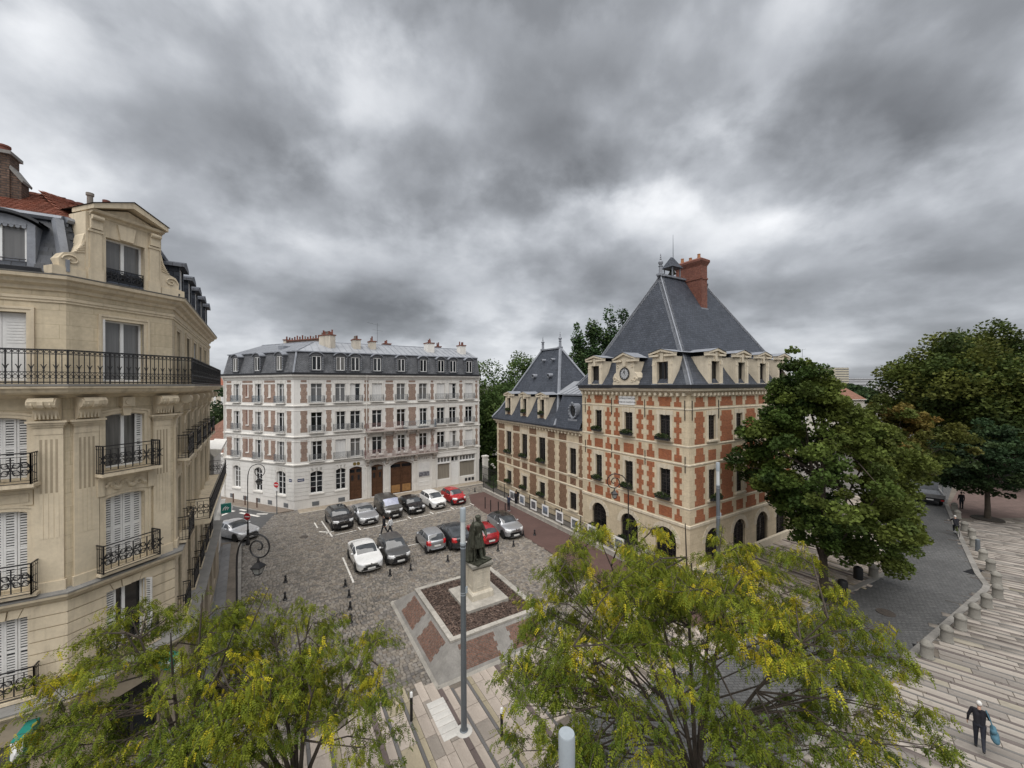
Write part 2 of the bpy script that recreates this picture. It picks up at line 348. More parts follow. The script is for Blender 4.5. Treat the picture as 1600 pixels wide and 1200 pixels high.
M_SIDEW   = MT('bluegrey_paver', (0.15,0.15,0.153), 0.9, 0.10, 2.0, 0.2, 30, rand=0.15)
M_JOINT   = MT('joint_sand', (0.13,0.112,0.093), 0.95, 0.25, 1.2, 0.3, 40)
M_GROUND  = MT('far_ground', (0.14,0.13,0.12), 0.95, 0.3, 0.05, 0.1, 5)
M_PAINTW  = MT('road_paint', (0.60,0.58,0.54), 0.85, 0.30, 6.0, 0.1, 30)
M_GREEN   = MT('teal_sign', (0.02,0.20,0.165), 0.35, 0.05, 3.0, 0.0)
M_WSIGN   = MT('white_sign', (0.75,0.75,0.74), 0.4, 0.04, 3.0, 0.0)
M_RSIGN   = MT('red_sign', (0.50,0.025,0.03), 0.35, 0.05, 3.0, 0.0)
M_BLUES   = MT('blue_sign', (0.02,0.035,0.11), 0.35, 0.05, 3.0, 0.0)
M_BLACK   = MT('black_plastic', (0.012,0.012,0.013), 0.55, 0.2, 4.0, 0.0)
M_TYRE    = MT('tyre_rubber', (0.014,0.014,0.014), 0.85, 0.15, 8.0, 0.1)
M_RIM     = MT('alloy_rim', (0.38,0.38,0.39), 0.35, 0.1, 5.0, 0.0, metal=0.7)
M_CGLASS  = GLASS('car_glass', (0.05,0.055,0.06), 0.03, 1.0, 0.0)
M_HEADL   = MT('headlight', (0.62,0.63,0.64), 0.12, 0.1, 8.0, 0.0, coat=1.0)
M_TAILL   = MT('tail_light', (0.42,0.012,0.015), 0.15, 0.1, 8.0, 0.0, coat=1.0)
M_PLATE   = MT('licence_plate', (0.66,0.66,0.64), 0.5, 0.05, 3.0, 0.0)
M_CHROME  = MT('chrome', (0.6,0.6,0.62), 0.18, 0.05, 3.0, 0.0, metal=1.0)
M_LEAF    = TINT('leaf', 0.7, 0.15, 1.2, 0.0, transl=0.25, spec=0.15)
M_WOOD    = MT('tree_bark', (0.055,0.044,0.034), 0.95, 0.3, 3.0, 0.6, 22)
M_COB     = TINT('cobble', 0.85, 0.13, 0.7, 0.35, 28)
M_SLABT   = TINT('slab', 0.88, 0.16, 0.8, 0.12, 40)
M_GRASS   = MT('lawn_soil', (0.045,0.075,0.02), 0.95, 0.3, 2.0, 0.5, 30)
def SLABM(name, col, rand): return MT(name, col, 0.88, 0.12, 1.2, 0.12, 40, rand=rand, streak=0.35)
M_SLABL = SLABM('pale_slab', (0.37,0.32,0.275), 0.10); M_SLABY = SLABM('ochre_slab', (0.30,0.26,0.185), 0.10)
M_SLABG = SLABM('grey_strip', (0.125,0.12,0.118), 0.1);  M_SLABR = SLABM('purple_strip', (0.12,0.094,0.088), 0.1)
M_SLABW = SLABM('white_slab', (0.52,0.505,0.475), 0.06); M_SLABD = SLABM('dull_slab', (0.25,0.22,0.19), 0.10)
def sett_mat():
    mt, t, b = newmat('dark_setts'); uv = coords(t, 'UV')
    n = t.nodes.new('ShaderNodeTexBrick'); lk(t, uv, n.inputs['Vector']); n.inputs['Scale'].default_value = 1
    n.inputs['Brick Width'].default_value = 0.24; n.inputs['Row Height'].default_value = 0.15; n.inputs['Mortar Size'].default_value = 0.012
    n.inputs['Color1'].default_value = (0.074,0.075,0.076,1); n.inputs['Color2'].default_value = (0.100,0.100,0.099,1); n.inputs['Mortar'].default_value = (0.042,0.041,0.040,1)
    g = coords(t); f = mth(t, 'MULTIPLY', rng(t, nz(t, g, 0.35, 4), 0.8, 1.2), rng(t, nz(t, g, 6, 4), 0.8, 1.2))
    lk(t, scalec(t, n.outputs['Color'], f), b.inputs['Base Color']); b.inputs['Roughness'].default_value = 0.72
    bump(t, b, mth(t, 'MULTIPLY', n.outputs['Fac'], -1.0), 0.7, 0.015); return mt
M_SETT = sett_mat()
# ------------------------------------------------------------------ ground
AZB = -31.3; AZA = 58.7
VA = Vector((math.sin(R(AZA)), math.cos(R(AZA)))); VB = Vector((math.sin(R(AZB)), math.cos(R(AZB))))
def sheet(name, pts, z, mat, parent=None, thick=None, kind='structure'):
    b = MB()
    if thick: b.prism(pts, z-thick, z)
    else: b.poly([(x,y,z) for x,y in pts])
    return b.build(name, mat, parent, **({'kind':kind} if parent is None else {}))
def inpoly(P, poly):
    x, y = P[:,0], P[:,1]; ins = np.zeros(len(P), bool); n = len(poly)
    for i in range(n):
        x0,y0 = poly[i]; x1,y1 = poly[(i+1)%n]
        c = ((y0 > y) != (y1 > y))
        with np.errstate(divide='ignore', invalid='ignore'): xi = (x1-x0)*(y-y0)/(y1-y0) + x0
        ins ^= c & (x < xi)
    return ins
gb = MB(); gb.poly([(-2500,-300,-0.10),(2500,-300,-0.10),(2500,4500,-0.10),(-2500,4500,-0.10)]); gb.build('ground', M_GROUND, kind='structure')

COBP = [(-24.2,39.4),(-23.3,40.9),(-4.6,53.2),(-3.25,47.4),(-5.2,46.2),(-4.5,42.3),(2.92,30.1),(6.6,23.2),(6.5,22.86),(-13.5,11.05),(-9.6,13.3),(-11.75,16.45),(-22.0,31.6)]
sheet('cobbled_square', COBP, -0.03, MT('cobble_joints',(0.075,0.066,0.056),0.95,0.25,1.2,0.3,40))
def frustum_tops(cx, cy, ux, uy, hl, hw, z0, ztop, inset, cols, name, mat, parent, kind='stuff'):
    """small stones as one mesh: each a top face with four bevelled sides"""
    n = len(cx)
    vx, vy = -uy, ux
    s = np.array([(-1,-1),(1,-1),(1,1),(-1,1)])
    V = np.zeros((n,8,3))
    for k in range(4):
        a, b = s[k]
        V[:,k,0] = cx + ux*a*hl + vx*b*hw; V[:,k,1] = cy + uy*a*hl + vy*b*hw; V[:,k,2] = z0
        V[:,4+k,0] = cx + ux*a*(hl-inset) + vx*b*(hw-inset); V[:,4+k,1] = cy + uy*a*(hl-inset) + vy*b*(hw-inset)
        V[:,4+k,2] = ztop[:,k] if ztop.ndim == 2 else ztop
    F = np.array([(4,5,6,7),(0,1,5,4),(1,2,6,5),(2,3,7,6),(3,0,4,7)])
    Fa = (F[None] + (np.arange(n)*8)[:,None,None]).reshape(-1,4)
    return raw_mesh(name, V.reshape(-1,3), Fa, mat, parent, np.repeat(cols, 5, axis=0), kind)
def raw_mesh(name, V, F, mat, parent=None, tint=None, kind=None, smooth=False, **props):
    me = bpy.data.meshes.new(name); nv, nf, k = len(V), len(F), F.shape[1]
    me.vertices.add(nv); me.vertices.foreach_set('co', np.ascontiguousarray(V,'f').ravel())
    me.loops.add(nf*k); me.loops.foreach_set('vertex_index', np.ascontiguousarray(F,'i').ravel())
    me.polygons.add(nf); me.polygons.foreach_set('loop_start', np.arange(0,nf*k,k,dtype='i'))
    try: me.polygons.foreach_set('loop_total', np.full(nf,k,'i'))
    except Exception: pass
    if smooth: me.polygons.foreach_set('use_smooth', np.ones(nf,bool))
    me.update(calc_edges=True); me.materials.append(mat)
    if tint is not None:
        at = me.attributes.new('tint','FLOAT_COLOR','FACE'); c = np.ones((nf,4),'f'); c[:,:3] = tint; at.data.foreach_set('color', c.ravel())
    return link(name, me, parent, kind=kind, **props)

rs = np.random.RandomState(3)
def cobbles():
    cx=[];cy=[];hl=[];hw=[]
    ax, ay = VA; bx, by = VB
    b = -4.0
    while b < 62:
        rowh = rs.uniform(0.15,0.20); a = -42.0 + rs.uniform(0,0.3)
        na = 190*2; L = rs.uniform(0.14,0.28,size=420); xs = a + np.cumsum(L) - L/2
        jit = rs.normal(0,0.012,size=420)
        bb = b + rowh/2 + 0.05*np.sin(xs*0.45+b) + jit
        cx.append(xs*ax + bb*bx); cy.append(xs*ay + bb*by); hl.append(L/2-0.008); hw.append(np.full(420,rowh/2-0.006)*rs.uniform(0.9,1.0,420))
        b += rowh
    cx=np.concatenate(cx);cy=np.concatenate(cy);hl=np.concatenate(hl);hw=np.concatenate(hw)
    P = np.stack([cx,cy],1); k = inpoly(P, COBP)
    d2 = (P-np.array([-2.0,21.5])); u = d2@np.array(VA); v = d2@np.array(VB); k &= ~((np.abs(u+0.0)<3.2)&(np.abs(v+0.1)<3.6))
    cx,cy,hl,hw = cx[k],cy[k],hl[k],hw[k]; n = len(cx)
    ang = R(90-AZA) + rs.normal(0,0.06,n); ux=np.cos(ang);uy=np.sin(ang)
    pal = (np.array([0.73,0.75,0.78])*np.array([(0.27,0.23,0.183),(0.34,0.295,0.24),(0.205,0.182,0.157),(0.16,0.143,0.128),(0.30,0.27,0.235),(0.13,0.12,0.115),(0.24,0.195,0.15)]))
    cols = pal[rs.choice(len(pal),n,p=[.22,.2,.18,.10,.16,.06,.08])]*rs.uniform(0.82,1.18,(n,1))
    # old car lane through the square: darker worn stones (they are greyer stones, laid in a band along the west side)
    lane = np.clip(1-np.abs((cx+17.0)*0.84+(cy-24.5)*0.54)/4.0,0,1)*0.55; lane *= (0.5+0.5*np.sin(cx*1.3+cy*0.7))*0.4+0.6
    cols = cols*(1-lane[:,None]) + cols.mean(1,keepdims=True)*0.74*lane[:,None]
    cols = 0.72*cols + 0.28*np.array([0.185,0.166,0.142])
    zt = rs.uniform(-0.006,0.008,n)[:,None] + rs.normal(0,0.004,(n,4))
    print('cobbles', n)
    return frustum_tops(cx,cy,ux,uy,hl,hw,-0.035,zt,0.014,cols,'cobblestone_field',M_COB,None)
cobbles_obj = cobbles(); cobbles_obj.name = 'cobblestones'
cobbles_obj['label'] = 'worn tan and grey cobblestones paving the car park square'; cobbles_obj['category'] = 'cobblestones'

# red asphalt footpath by the fence
sheet('red_footpath', [(-5.2,46.2),(-3.25,47.4),(-2.7,47.4),(6.9,31.6),(13.2,21.4),(10.9,19.9),(6.6,23.2),(2.92,30.1),(-4.5,42.3)], -0.004, M_REDWALK)
# side street
sheet('side_street', [(-22.0,31.6),(-24.2,39.4),(-26.2,41.0),(-31.3,43.3),(-36.0,45.4),(-60,56.5),(-60,46),(-24.6,31.9)], -0.012, M_ASPH)
def poly_kerb(name, pts, z0, z1, width, mat, parent=None, seg=1.0):
    """kerb stones one by one along a line"""
    root = parent; k = 0
    for i in range(len(pts)-1):
        a = Vector(pts[i]); b = Vector(pts[i+1]); L = (b-a).length; n = max(1,int(round(L/seg))); d = (b-a)/L; nrm = Vector((-d.y,d.x))*width/2
        for j in range(n):
            p = a + d*(L*j/n+0.006); q = a + d*(L*(j+1)/n-0.006); dz = random.uniform(-0.004,0.004)
            MB().prism([tuple(p-nrm),tuple(q-nrm),tuple(q+nrm),tuple(p+nrm)], z0, z1+dz).build('kerbstone', mat, root)
# west pavement beside the limestone building
WP = [(-24.6,31.9),(-22.9,32.5),(-11.75,16.45),(-9.6,13.3),(-8.6,9.0),(-8.4,2.0),(-30,2.0),(-30,10),(-14.6,12.0),(-13.7,15.0)]
side_w = sheet('west_pavement', WP, 0.06, M_JOINT, thick=0.2)
def pave(parent, poly, az, bw, lw, z0, z1, maxn, key, mat_obj, stuff_cols, name, lrange=(0.5,0.9)):
    ang = R(90-az); ux,uy = math.cos(ang),math.sin(ang); vx,vy=-uy,ux
    P = np.array(poly); U = P@np.array([ux,uy]); V = P@np.array([vx,vy]); items=[]
    v = V.min(); row=0
    while v < V.max():
        u = U.min() - random.uniform(0,0.6)
        while u < U.max():
            L = random.uniform(*lrange); items.append((u+L/2, v+bw/2, L, bw, row)); u += L
        v += bw; row += 1
    C = np.array([(a*ux+b*vx, a*uy+b*vy) for a,b,*_ in items]); k = inpoly(C, poly)
    return [(C[i][0],C[i][1],ang,items[i][2],items[i][3],items[i][4]) for i in range(len(items)) if k[i]]
unit_cache = {}
def unit_slab(mat):
    if mat.name not in unit_cache:
        b = MB(); b.frus(-.5,-.5,.5,.5,-1.0,-.492,-.487,.492,.487,0.0); unit_cache[mat.name] = b.mesh('slab_'+mat.name, mat)
    return unit_cache[mat.name]
def lay_slabs(items, parent, z, nobj, near, matf, colf, th=0.03, gap=0.012, piece='paving_slab', stuffname='paving_slabs_beyond'):
    items = sorted(items, key=near); 
    for it in items[:nobj]:
        x,y,a,L,W,row = it
        o = link(piece, unit_slab(matf(it)), parent, loc=(x,y,z+random.uniform(-.003,.003)), rz=a, sc=(L-gap,W-gap,th))
    rest = items[nobj:]
    if rest:
        A_ = np.array([(i[0],i[1],i[2],i[3],i[4]) for i in rest]); n=len(rest); cols = np.array([colf(i) for i in rest])*rs.uniform(0.88,1.12,(n,1))
        frustum_tops(A_[:,0],A_[:,1],np.cos(A_[:,2]),np.sin(A_[:,2]),A_[:,3]/2-gap/2,A_[:,4]/2-gap/2,z-th,np.full((n,4),z)+rs.uniform(-.003,.003,(n,1)),0.004,cols,stuffname,M_SLABT,parent)
wp = pave(side_w, [(-23.2,31.6),(-12.0,16.6),(-9.9,13.4),(-8.9,9.0),(-13.9,11.0),(-13.3,15.2),(-23.6,30.8)], -34.6, 0.55, 1, 0, 0, 0, 0, None, None, '', (0.7,1.1))
lay_slabs(wp, side_w, 0.085, 150, lambda i:(i[0]+17)**2+(i[1]-24)**2, lambda i:M_SIDEW, lambda i:(0.185,0.185,0.188), th=0.02)
poly_kerb('kerb', [(-22.9,32.5),(-11.75,16.45),(-9.6,13.3),(-8.6,9.0)], -0.05, 0.09, 0.22, M_KERB, side_w, 1.2)
# pavement along the white building's side street front
NP = sheet('north_pavement', [(-23.9,39.7),(-22.85,40.5),(-33.9,45.5),(-50,52.8),(-50.6,51.4),(-34.6,44.1),(-25.2,39.9)], 0.07, MT('brown_pavement',(0.19,0.155,0.125),0.95,0.15,2.0,0.3,40), thick=0.2)
poly_kerb('kerb', [(-24.0,39.5),(-25.4,39.85),(-34.7,44.05),(-42,47.4)], -0.05, 0.08, 0.2, M_KERB, NP, 1.0)
# pale kerb line in front of the white building
PL = frame(-22.85,40.54,56.26)
fs = MB(PL); fs.box(0.3,-1.45,-0.03,22.0,-0.0,0.035); fstrip = fs.build('front_pavement', MT('front_pavement_stone',(0.30,0.255,0.20),0.95,0.2,3.0,0.4,30), kind='structure')
def pl(x,y): p = PL @ Vector((x,y,0)); return (p.x,p.y)
poly_kerb('kerb', [pl(0.3,-1.5),pl(22.0,-1.5)], -0.04, 0.05, 0.16, MT('pale_kerb',(0.43,0.40,0.35),0.9,0.15,4,0.2,30,rand=0.12), fstrip, 1.0)

# road of dark setts, right
ROAD = [(60,52.5),(46.5,41.5),(37.93,32.84),(31.63,26.34),(30.5,24.9),(29.88,24.45),(19.41,18.72),(10.0,13.6),(6.6,10.0),(5.2,5.0),(5.0,1.0),(-1.6,1.0),(-1.4,7.0),(0.2,11.5),(2.6,15.0),(8.0,17.75),(18.57,22.97),(25.8,26.5),(36.0,37.5),(40.5,45.0),(52,57)]
sheet('sett_road', ROAD, -0.02, M_SETT)
# left plaza (between car park and road)
PLZ = [(-13.5,11.05),(6.5,22.86),(10.9,19.9),(13.2,21.4),(9.5,28.0),(30,40),(40.3,45.2),(35.8,37.6),(25.7,26.7),(18.5,23.15),(7.9,17.9),(2.4,15.1),(0.0,11.6),(-1.6,7.0),(-1.8,1.0),(-8.4,1.0),(-8.6,9.0),(-9.6,13.3)]
plz = sheet('plaza_pavement', PLZ, 0.0, M_JOINT, thick=0.15)
poly_kerb('kerb', [(35.8,37.6),(25.75,26.6),(18.55,23.05),(7.95,17.8),(2.5,15.05),(0.1,11.55),(-1.5,7.0)], -0.05, 0.045, 0.3, M_KERB, plz, 1.0)
BANDS = [(0.20,'R'),(0.30,'L'),(0.12,'G'),(0.60,'L'),(0.12,'G'),(0.20,'Y'),(0.42,'L'),(0.34,'L'),(0.43,'L')]
BMAT = {'R':M_SLABR,'L':M_SLABL,'G':M_SLABG,'Y':M_SLABY,'D':M_SLABD,'W':M_SLABW}
BCOL = {'R':(0.12,0.094,0.088),'L':(0.37,0.32,0.275),'G':(0.125,0.12,0.118),'Y':(0.30,0.26,0.185),'D':(0.25,0.22,0.19),'W':(0.5,0.49,0.46)}
def banded(poly, az, u_phase, bands=BANDS, lens=(0.75,1.25), seed=1):
    rr = random.Random(seed); ang = R(90-az); ux,uy = math.cos(ang),math.sin(ang); vx,vy=uy,-ux
    P=np.array(poly); U=P@np.array([ux,uy]); V=P@np.array([vx,vy]); per=sum(b[0] for b in bands); v=math.floor((V.min()-u_phase)/per)*per+u_phase; its=[]
    while v < V.max():
        for bw,kd in bands:
            u=U.min()-rr.uniform(0,1)
            while u<U.max():
                L=rr.uniform(*lens)*(1.6 if kd in 'RG' else 1.0); k2=kd
                if kd=='L':
                    q=rr.random(); k2 = 'Y' if q<0.05 else ('D' if q<0.16 else 'L')
                its.append((u+L/2,v+bw/2,L,bw,k2)); u+=L
            v+=bw
    C=np.array([(a*ux+b*vx,a*uy+b*vy) for a,b,*_ in its]); k=inpoly(C,poly)
    return [(C[i][0],C[i][1],ang,its[i][2],its[i][3],its[i][4]) for i in range(len(its)) if k[i]]
pz = banded(PLZ, AZB, 0.35)
pz = [i for i in pz if not (abs((Vector((i[0],i[1]))-Vector((-2.0,21.5))).dot(VA))<3.1 and abs((Vector((i[0],i[1]))-Vector((-2.0,21.5))).dot(VB))<3.55) and not (abs(i[0]-12)<8 and i[1]>33)]
lay_slabs(pz, plz, 0.03, 160, lambda i:(i[0]+2.5)**2+(i[1]-14.5)**2, lambda i:BMAT[i[5]], lambda i:BCOL[i[5]])
# white tactile slabs in the crossing strip
tac = [(-3.55,15.95),(-1.85,13.9)]
d0 = Vector((-3.25,15.95)); 
for k in range(6):
    c = d0 - VB*(0.16+0.33*k)
    link('tactile_slab', unit_slab(M_SLABW), plz, loc=(c.x,c.y,0.036), rz=R(90-AZA), sc=(0.72,0.32,0.03))
# right plaza
PRZ = [(19.41,18.72),(29.88,24.45),(30.5,24.9),(31.63,26.34),(37.93,32.84),(46.5,41.5),(60,52.5),(90,60),(90,10),(60,5),(30,1),(5.0,1.0),(5.2,5.0),(6.6,10.0),(10.0,13.6)]
prz = sheet('east_plaza', PRZ, -0.02, M_JOINT, thick=0.15)
poly_kerb('kerb', [(46.5,41.5),(37.93,32.84),(31.63,26.34),(30.4,24.85),(29.7,24.35),(19.41,18.72),(10.0,13.6),(6.6,10.0)], -0.05, 0.04, 0.3, M_KERB, prz, 1.0)
BR = [(0.10,'R'),(0.34,'L'),(0.10,'G'),(0.26,'L'),(0.16,'R'),(0.42,'L'),(0.09,'G'),(0.34,'D'),(0.10,'G'),(0.40,'L'),(0.20,'R'),(0.30,'L')]
pr = banded([(19.6,18.6),(29.95,24.3),(30.7,24.8),(31.8,26.2),(38.1,32.7),(42,36.5),(60,36.5),(60,22),(34,9),(24,7),(12,9.0),(10.2,13.5)], -50.0, 0.2, BR, (1.0,1.7), 5)
ER={'R':(0.125,0.106,0.098),'L':(0.29,0.26,0.228),'G':(0.135,0.13,0.124),'Y':(0.255,0.23,0.185),'D':(0.205,0.185,0.165)}
EM={k:SLABM('east_slab_'+k,c,0.10) for k,c in ER.items()}
lay_slabs(pr, prz, 0.01, 140, lambda i:(i[0]-19.5)**2+(i[1]-15.5)**2, lambda i:EM[i[5]], lambda i:ER[i[5]])
sheet('red_brick_forecourt', [(46.6,41.3),(58,50),(90,55),(90,37.3),(43.0,37.3)], 0.004, MT('brick_forecourt',(0.115,0.080,0.070),0.95,0.2,1.5,0.3,30))
# lawn behind the gate
sheet('lawn', [(-4.2,53.5),(-2.6,49.0),(2,56),(12,90),(-60,90),(-20,64)], -0.05, M_GRASS)

# painted marks: parking bays, arrows, bicycle lane dashes
def stripe(name, a, b, wdt, z=0.011):
    a=Vector(a);b=Vector(b);d=(b-a).normalized();n=Vector((-d.y,d.x))*wdt/2
    MB().prism([tuple(a-n),tuple(b-n),tuple(b+n),tuple(a+n)], z-0.004, z).build(name, M_PAINTW, marks)
marks = thing('parking_marks', 'worn white painted bay lines on the cobbled car park', 'road markings')
stripe('bay_line',(-18.41,37.3),(-15.6,33.45),0.12)
f0=Vector((-15.7,33.65)); f1=Vector((-4.25,42.1)); fd=(f1-f0).normalized(); fn=Vector((-0.595,0.804))
for i in range(6):
    p=f0+fd*(14.23*i/6); q=f0+fd*(14.23*(i+1)/6)
    stripe('bay_line',p+fd*0.25,q-fd*0.35,0.10)
    if i: stripe('bay_line',p-fn*0.1,p+fn*0.75,0.11)
stripe('bay_line',f1-fn*0.1,f1+fn*0.8,0.11)
stripe('bay_line',(-12.88,29.35),(-10.54,25.6),0.12)
stripe('bay_line',(-18.9,36.9),(-17.9,35.5),0.11); stripe('bay_line',(-17.3,34.6),(-16.5,34.5),0.2); stripe('bay_line',(-16.5,34.2),(-16.0,34.7),0.16)
stripe('bay_line',(-8.9,31.2),(-5.4,33.3),0.10)
sm = thing('street_marks', 'white dashes and bicycle mark painted on the side street asphalt', 'road markings'); marks = sm
def gpt(u,v,z=0.0):
    du=u-800.0; dv=v-602.0; x=(du-0.005*dv)/605.0; y=(dv+0.005*du)/605.0; d=(EYE-z)/y; return Vector((x*d,d))
for (a,b) in [((355,797),(366,799)),((375,796),(384,798)),((375,801),(405,807)),((344,806),(355,802)),((401,803),(418,803))]:
    stripe('painted_dash', gpt(*a), gpt(*b), 0.28, 0.0)
# manholes
for nm,(x,y),r,lab in [('manhole_cover',tuple(gpt(475,839)),0.34,'round brown manhole cover set in the cobbles'),('manhole_cover',tuple(gpt(1384,957)),0.42,'round iron manhole cover in the dark sett road')]:
    b=MB(); b.lathe([(r,-0.02),(r,0.012),(r*0.9,0.016),(r*0.86,0.010),(0.02,0.012)],(x,y,0),20)
    b.build(nm, MT('iron_cover',(0.06,0.05,0.042),0.7,0.3,8,0.3), None, label=lab, category='manhole')
for (u,v,L,W,az,lab) in [(1522,892,1.6,0.5,20,'dark iron drain grating by the east kerb of the sett road'),(1443,1016,0.9,0.6,60,'small dark drain grating at the kerb beside the stone bollards'),(1365,862,1.5,0.5,-70,'dark patch grating in the far part of the sett road')]:
    p=gpt(u,v); b=MB(); b.box(-L/2,-W/2,-0.02,L/2,W/2,-0.012)
    for i in range(8): b.box(-L/2+0.05+i*(L-0.1)/8,-W/2+0.05,-0.012,-L/2+0.05+(i+0.55)*(L-0.1)/8,W/2-0.05,-0.002)
    b.build('drain_grating', M_IRON, None, loc=(p.x,p.y,0), rz=R(az), label=lab, category='drain')
# ------------------------------------------------------------------ facade helpers
def arc_pts(xa, xb, zs, rise, n=10):
    """points of a segmental arch from (xa,zs) up and over to (xb,zs)"""
    w2=(xb-xa)/2; rise=max(rise,1e-3); r=(w2*w2+rise*rise)/(2*rise); xc=(xa+xb)/2; zc=zs+rise-r; a0=math.asin(min(1,w2/r))
    if rise>w2: a0=math.pi-a0
    return [(xc+r*math.sin(-a0+2*a0*i/n), zc+r*math.cos(-a0+2*a0*i/n)) for i in range(n+1)]
def wall(b, x0, x1, z0, z1, ops, y=0.0, rev=0.28):
    """wall face with openings (xa,xb,za,zb,rise); the reveals go back to y+rev"""
    xs=sorted({x0,x1,*[o[0] for o in ops],*[o[1] for o in ops]}); zs=sorted({z0,z1,*[o[2] for o in ops],*[o[3] for o in ops]})
    xs=[x for x in xs if x0-1e-6<=x<=x1+1e-6]; zs=[z for z in zs if z0-1e-6<=z<=z1+1e-6]
    for i in range(len(xs)-1):
        for j in range(len(zs)-1):
            cx=(xs[i]+xs[i+1])/2; cz=(zs[j]+zs[j+1])/2
            if any(o[0]<cx<o[1] and o[2]<cz<o[3] for o in ops): continue
            b.poly([(xs[i],y,zs[j]),(xs[i+1],y,zs[j]),(xs[i+1],y,zs[j+1]),(xs[i],y,zs[j+1])])
    for xa,xb,za,zb,rise in ops:
        zt=zb-rise
        b.poly([(xa,y,za),(xa,y,zt),(xa,y+rev,zt),(xa,y+rev,za)][::-1]); b.poly([(xb,y,za),(xb,y,zt),(xb,y+rev,zt),(xb,y+rev,za)])
        b.poly([(xa,y,za),(xb,y,za),(xb,y+rev,za),(xa,y+rev,za)])
        if rise>0:
            pts=arc_pts(xa,xb,zt,rise)
            for (p,q),(r_,s) in zip(pts[:-1],pts[1:]):
                b.poly([(p,y,q),(r_,y,s),(r_,y,zb+1e-4),(p,y,zb+1e-4)]); b.poly([(p,y,q),(p,y+rev,q),(r_,y+rev,s),(r_,y,s)])
        else: b.poly([(xa,y,zb),(xa,y+rev,zb),(xb,y+rev,zb),(xb,y,zb)])
    return b
_wc={}
def win_meshes(w,h,style):
    key=(round(w,2),round(h,2),style)
    if key in _wc: return _wc[key]
    f=MB(); t=0.055; m_=0.04; d=0.05
    f.box(0,0,0,t,d,h); f.box(w-t,0,0,w,d,h); f.box(t,0,0,w-t,d,t); f.box(t,0,h-t,w-t,d,h)
    if style.startswith('cas'):          # casement pair with a top transom
        f.box(w/2-0.05,-0.012,t,w/2+0.05,d-0.004,h-t)
        zt=h*0.76; f.box(t,-0.006,zt-0.025,w/2-0.05,d-0.006,zt+0.025); f.box(w/2+0.05,-0.006,zt-0.025,w-t,d-0.006,zt+0.025)
        if style=='cas3':
            for zz in (h*0.28,h*0.52):
                f.box(t,0.004,zz-0.014,w/2-0.05,d-0.01,zz+0.014); f.box(w/2+0.05,0.004,zz-0.014,w-t,d-0.01,zz+0.014)
    elif style.startswith('plain'):
        f.box(w/2-0.045,-0.012,t,w/2+0.045,d-0.004,h-t)
    elif style=='grid':                  # many small panes
        f.box(w/2-0.035,-0.01,t,w/2+0.035,d-0.004,h-t)
        f.box(t,-0.008,h*0.78-0.03,w/2-0.035,d-0.006,h*0.78+0.03); f.box(w/2+0.035,-0.008,h*0.78-0.03,w-t,d-0.006,h*0.78+0.03)
        for s in (0,1):
            xa=t if s==0 else w/2+0.035; xb=w/2-0.035 if s==0 else w-t; xm=(xa+xb)/2
            f.box(xm-0.01,0.004,t,xm+0.01,d-0.01,h*0.78-0.03)
            for k in range(1,6):
                zz=t+(h*0.78-t)*k/6; f.box(xa,0.006,zz-0.01,xm-0.01,d-0.012,zz+0.01); f.box(xm+0.01,0.006,zz-0.01,xb,d-0.012,zz+0.01)
    p=MB(); p.poly([(0.01,d*0.7,0.01),(w-0.01,d*0.7,0.01),(w-0.01,d*0.7,h-0.01),(0.01,d*0.7,h-0.01)])
    _wc[key]=(f,p); return _wc[key]
_mc={}
def cached(key, fn):
    if key not in _mc: _mc[key]=fn()
    return _mc[key]
def window(root, F, xa, xb, za, zb, y=0.22, style='cas', fmat=None, pmat=None, name='window'):
    fmat=fmat or M_WFRAME; pmat=pmat or M_GLASS; w_=xb-xa; h=zb-za; f,p=win_meshes(w_,h,style)
    k=(round(w_,2),round(h,2),style)
    fm=cached(('wf',k,fmat.name),lambda:f.mesh('window_frame',fmat)); pm=cached(('wp',k,pmat.name),lambda:p.mesh('window_pane',pmat))
    o=link(name,fm,root,M=F@T(xa,y,za)); link('pane',pm,o); return o
def teeth(b, x0, x1, z0, z1, row=0.42, tooth=0.1, y=-0.016, left=True, right=True, start=0):
    """brick panel with toothed edges"""
    n=max(1,int(round((z1-z0)/row))); h=(z1-z0)/n
    for k in range(n):
        t=tooth if (k+start)%2 else 0.0
        b.box(x0+(t if left else 0),y,z0+k*h+0.0,x1-(t if right else 0),0.06,z0+(k+1)*h-0.0)
    return b
def rail_simple(L, H, kind='bars', dep=0.25):
    """balconette: front of length L, returns of depth dep, origin at left end on the wall face (front towards -y)"""
    b=MB(); t=0.018
    def side(p,q):
        p=Vector(p);q=Vector(q);n=max(2,int((q-p).length/0.11))
        for i in range(n+1):
            c=p.lerp(q,i/n); b.box(c.x-t/2,c.y-t/2,0,c.x+t/2,c.y+t/2,H)
        for zz,th in ((H,0.035),(H*0.82,0.018),(0.04,0.025),(H*0.2,0.015)):
            mn=(min(p.x,q.x)-t/2,min(p.y,q.y)-t/2,zz-th/2); mx=(max(p.x,q.x)+t/2,max(p.y,q.y)+t/2,zz+th/2); b.box(*mn,*mx)
        if kind!='bars':
            m_=max(1,int((q-p).length/0.33))
            for i in range(m_):
                c=p.lerp(q,(i+0.5)/m_); dr=(q-p).normalized(); r=min(0.12,H*0.24)
                b.tube([c+dr*(r*math.cos(a))+Vector((0,0,H*0.5+r*math.sin(a))) for a in [k*math.pi/6 for k in range(13)]],0.011,4,False)
    side((0,-dep,0),(L,-dep,0)); side((0,-0.02,0),(0,-dep,0)); side((L,-0.02,0),(L,-dep,0)); return b
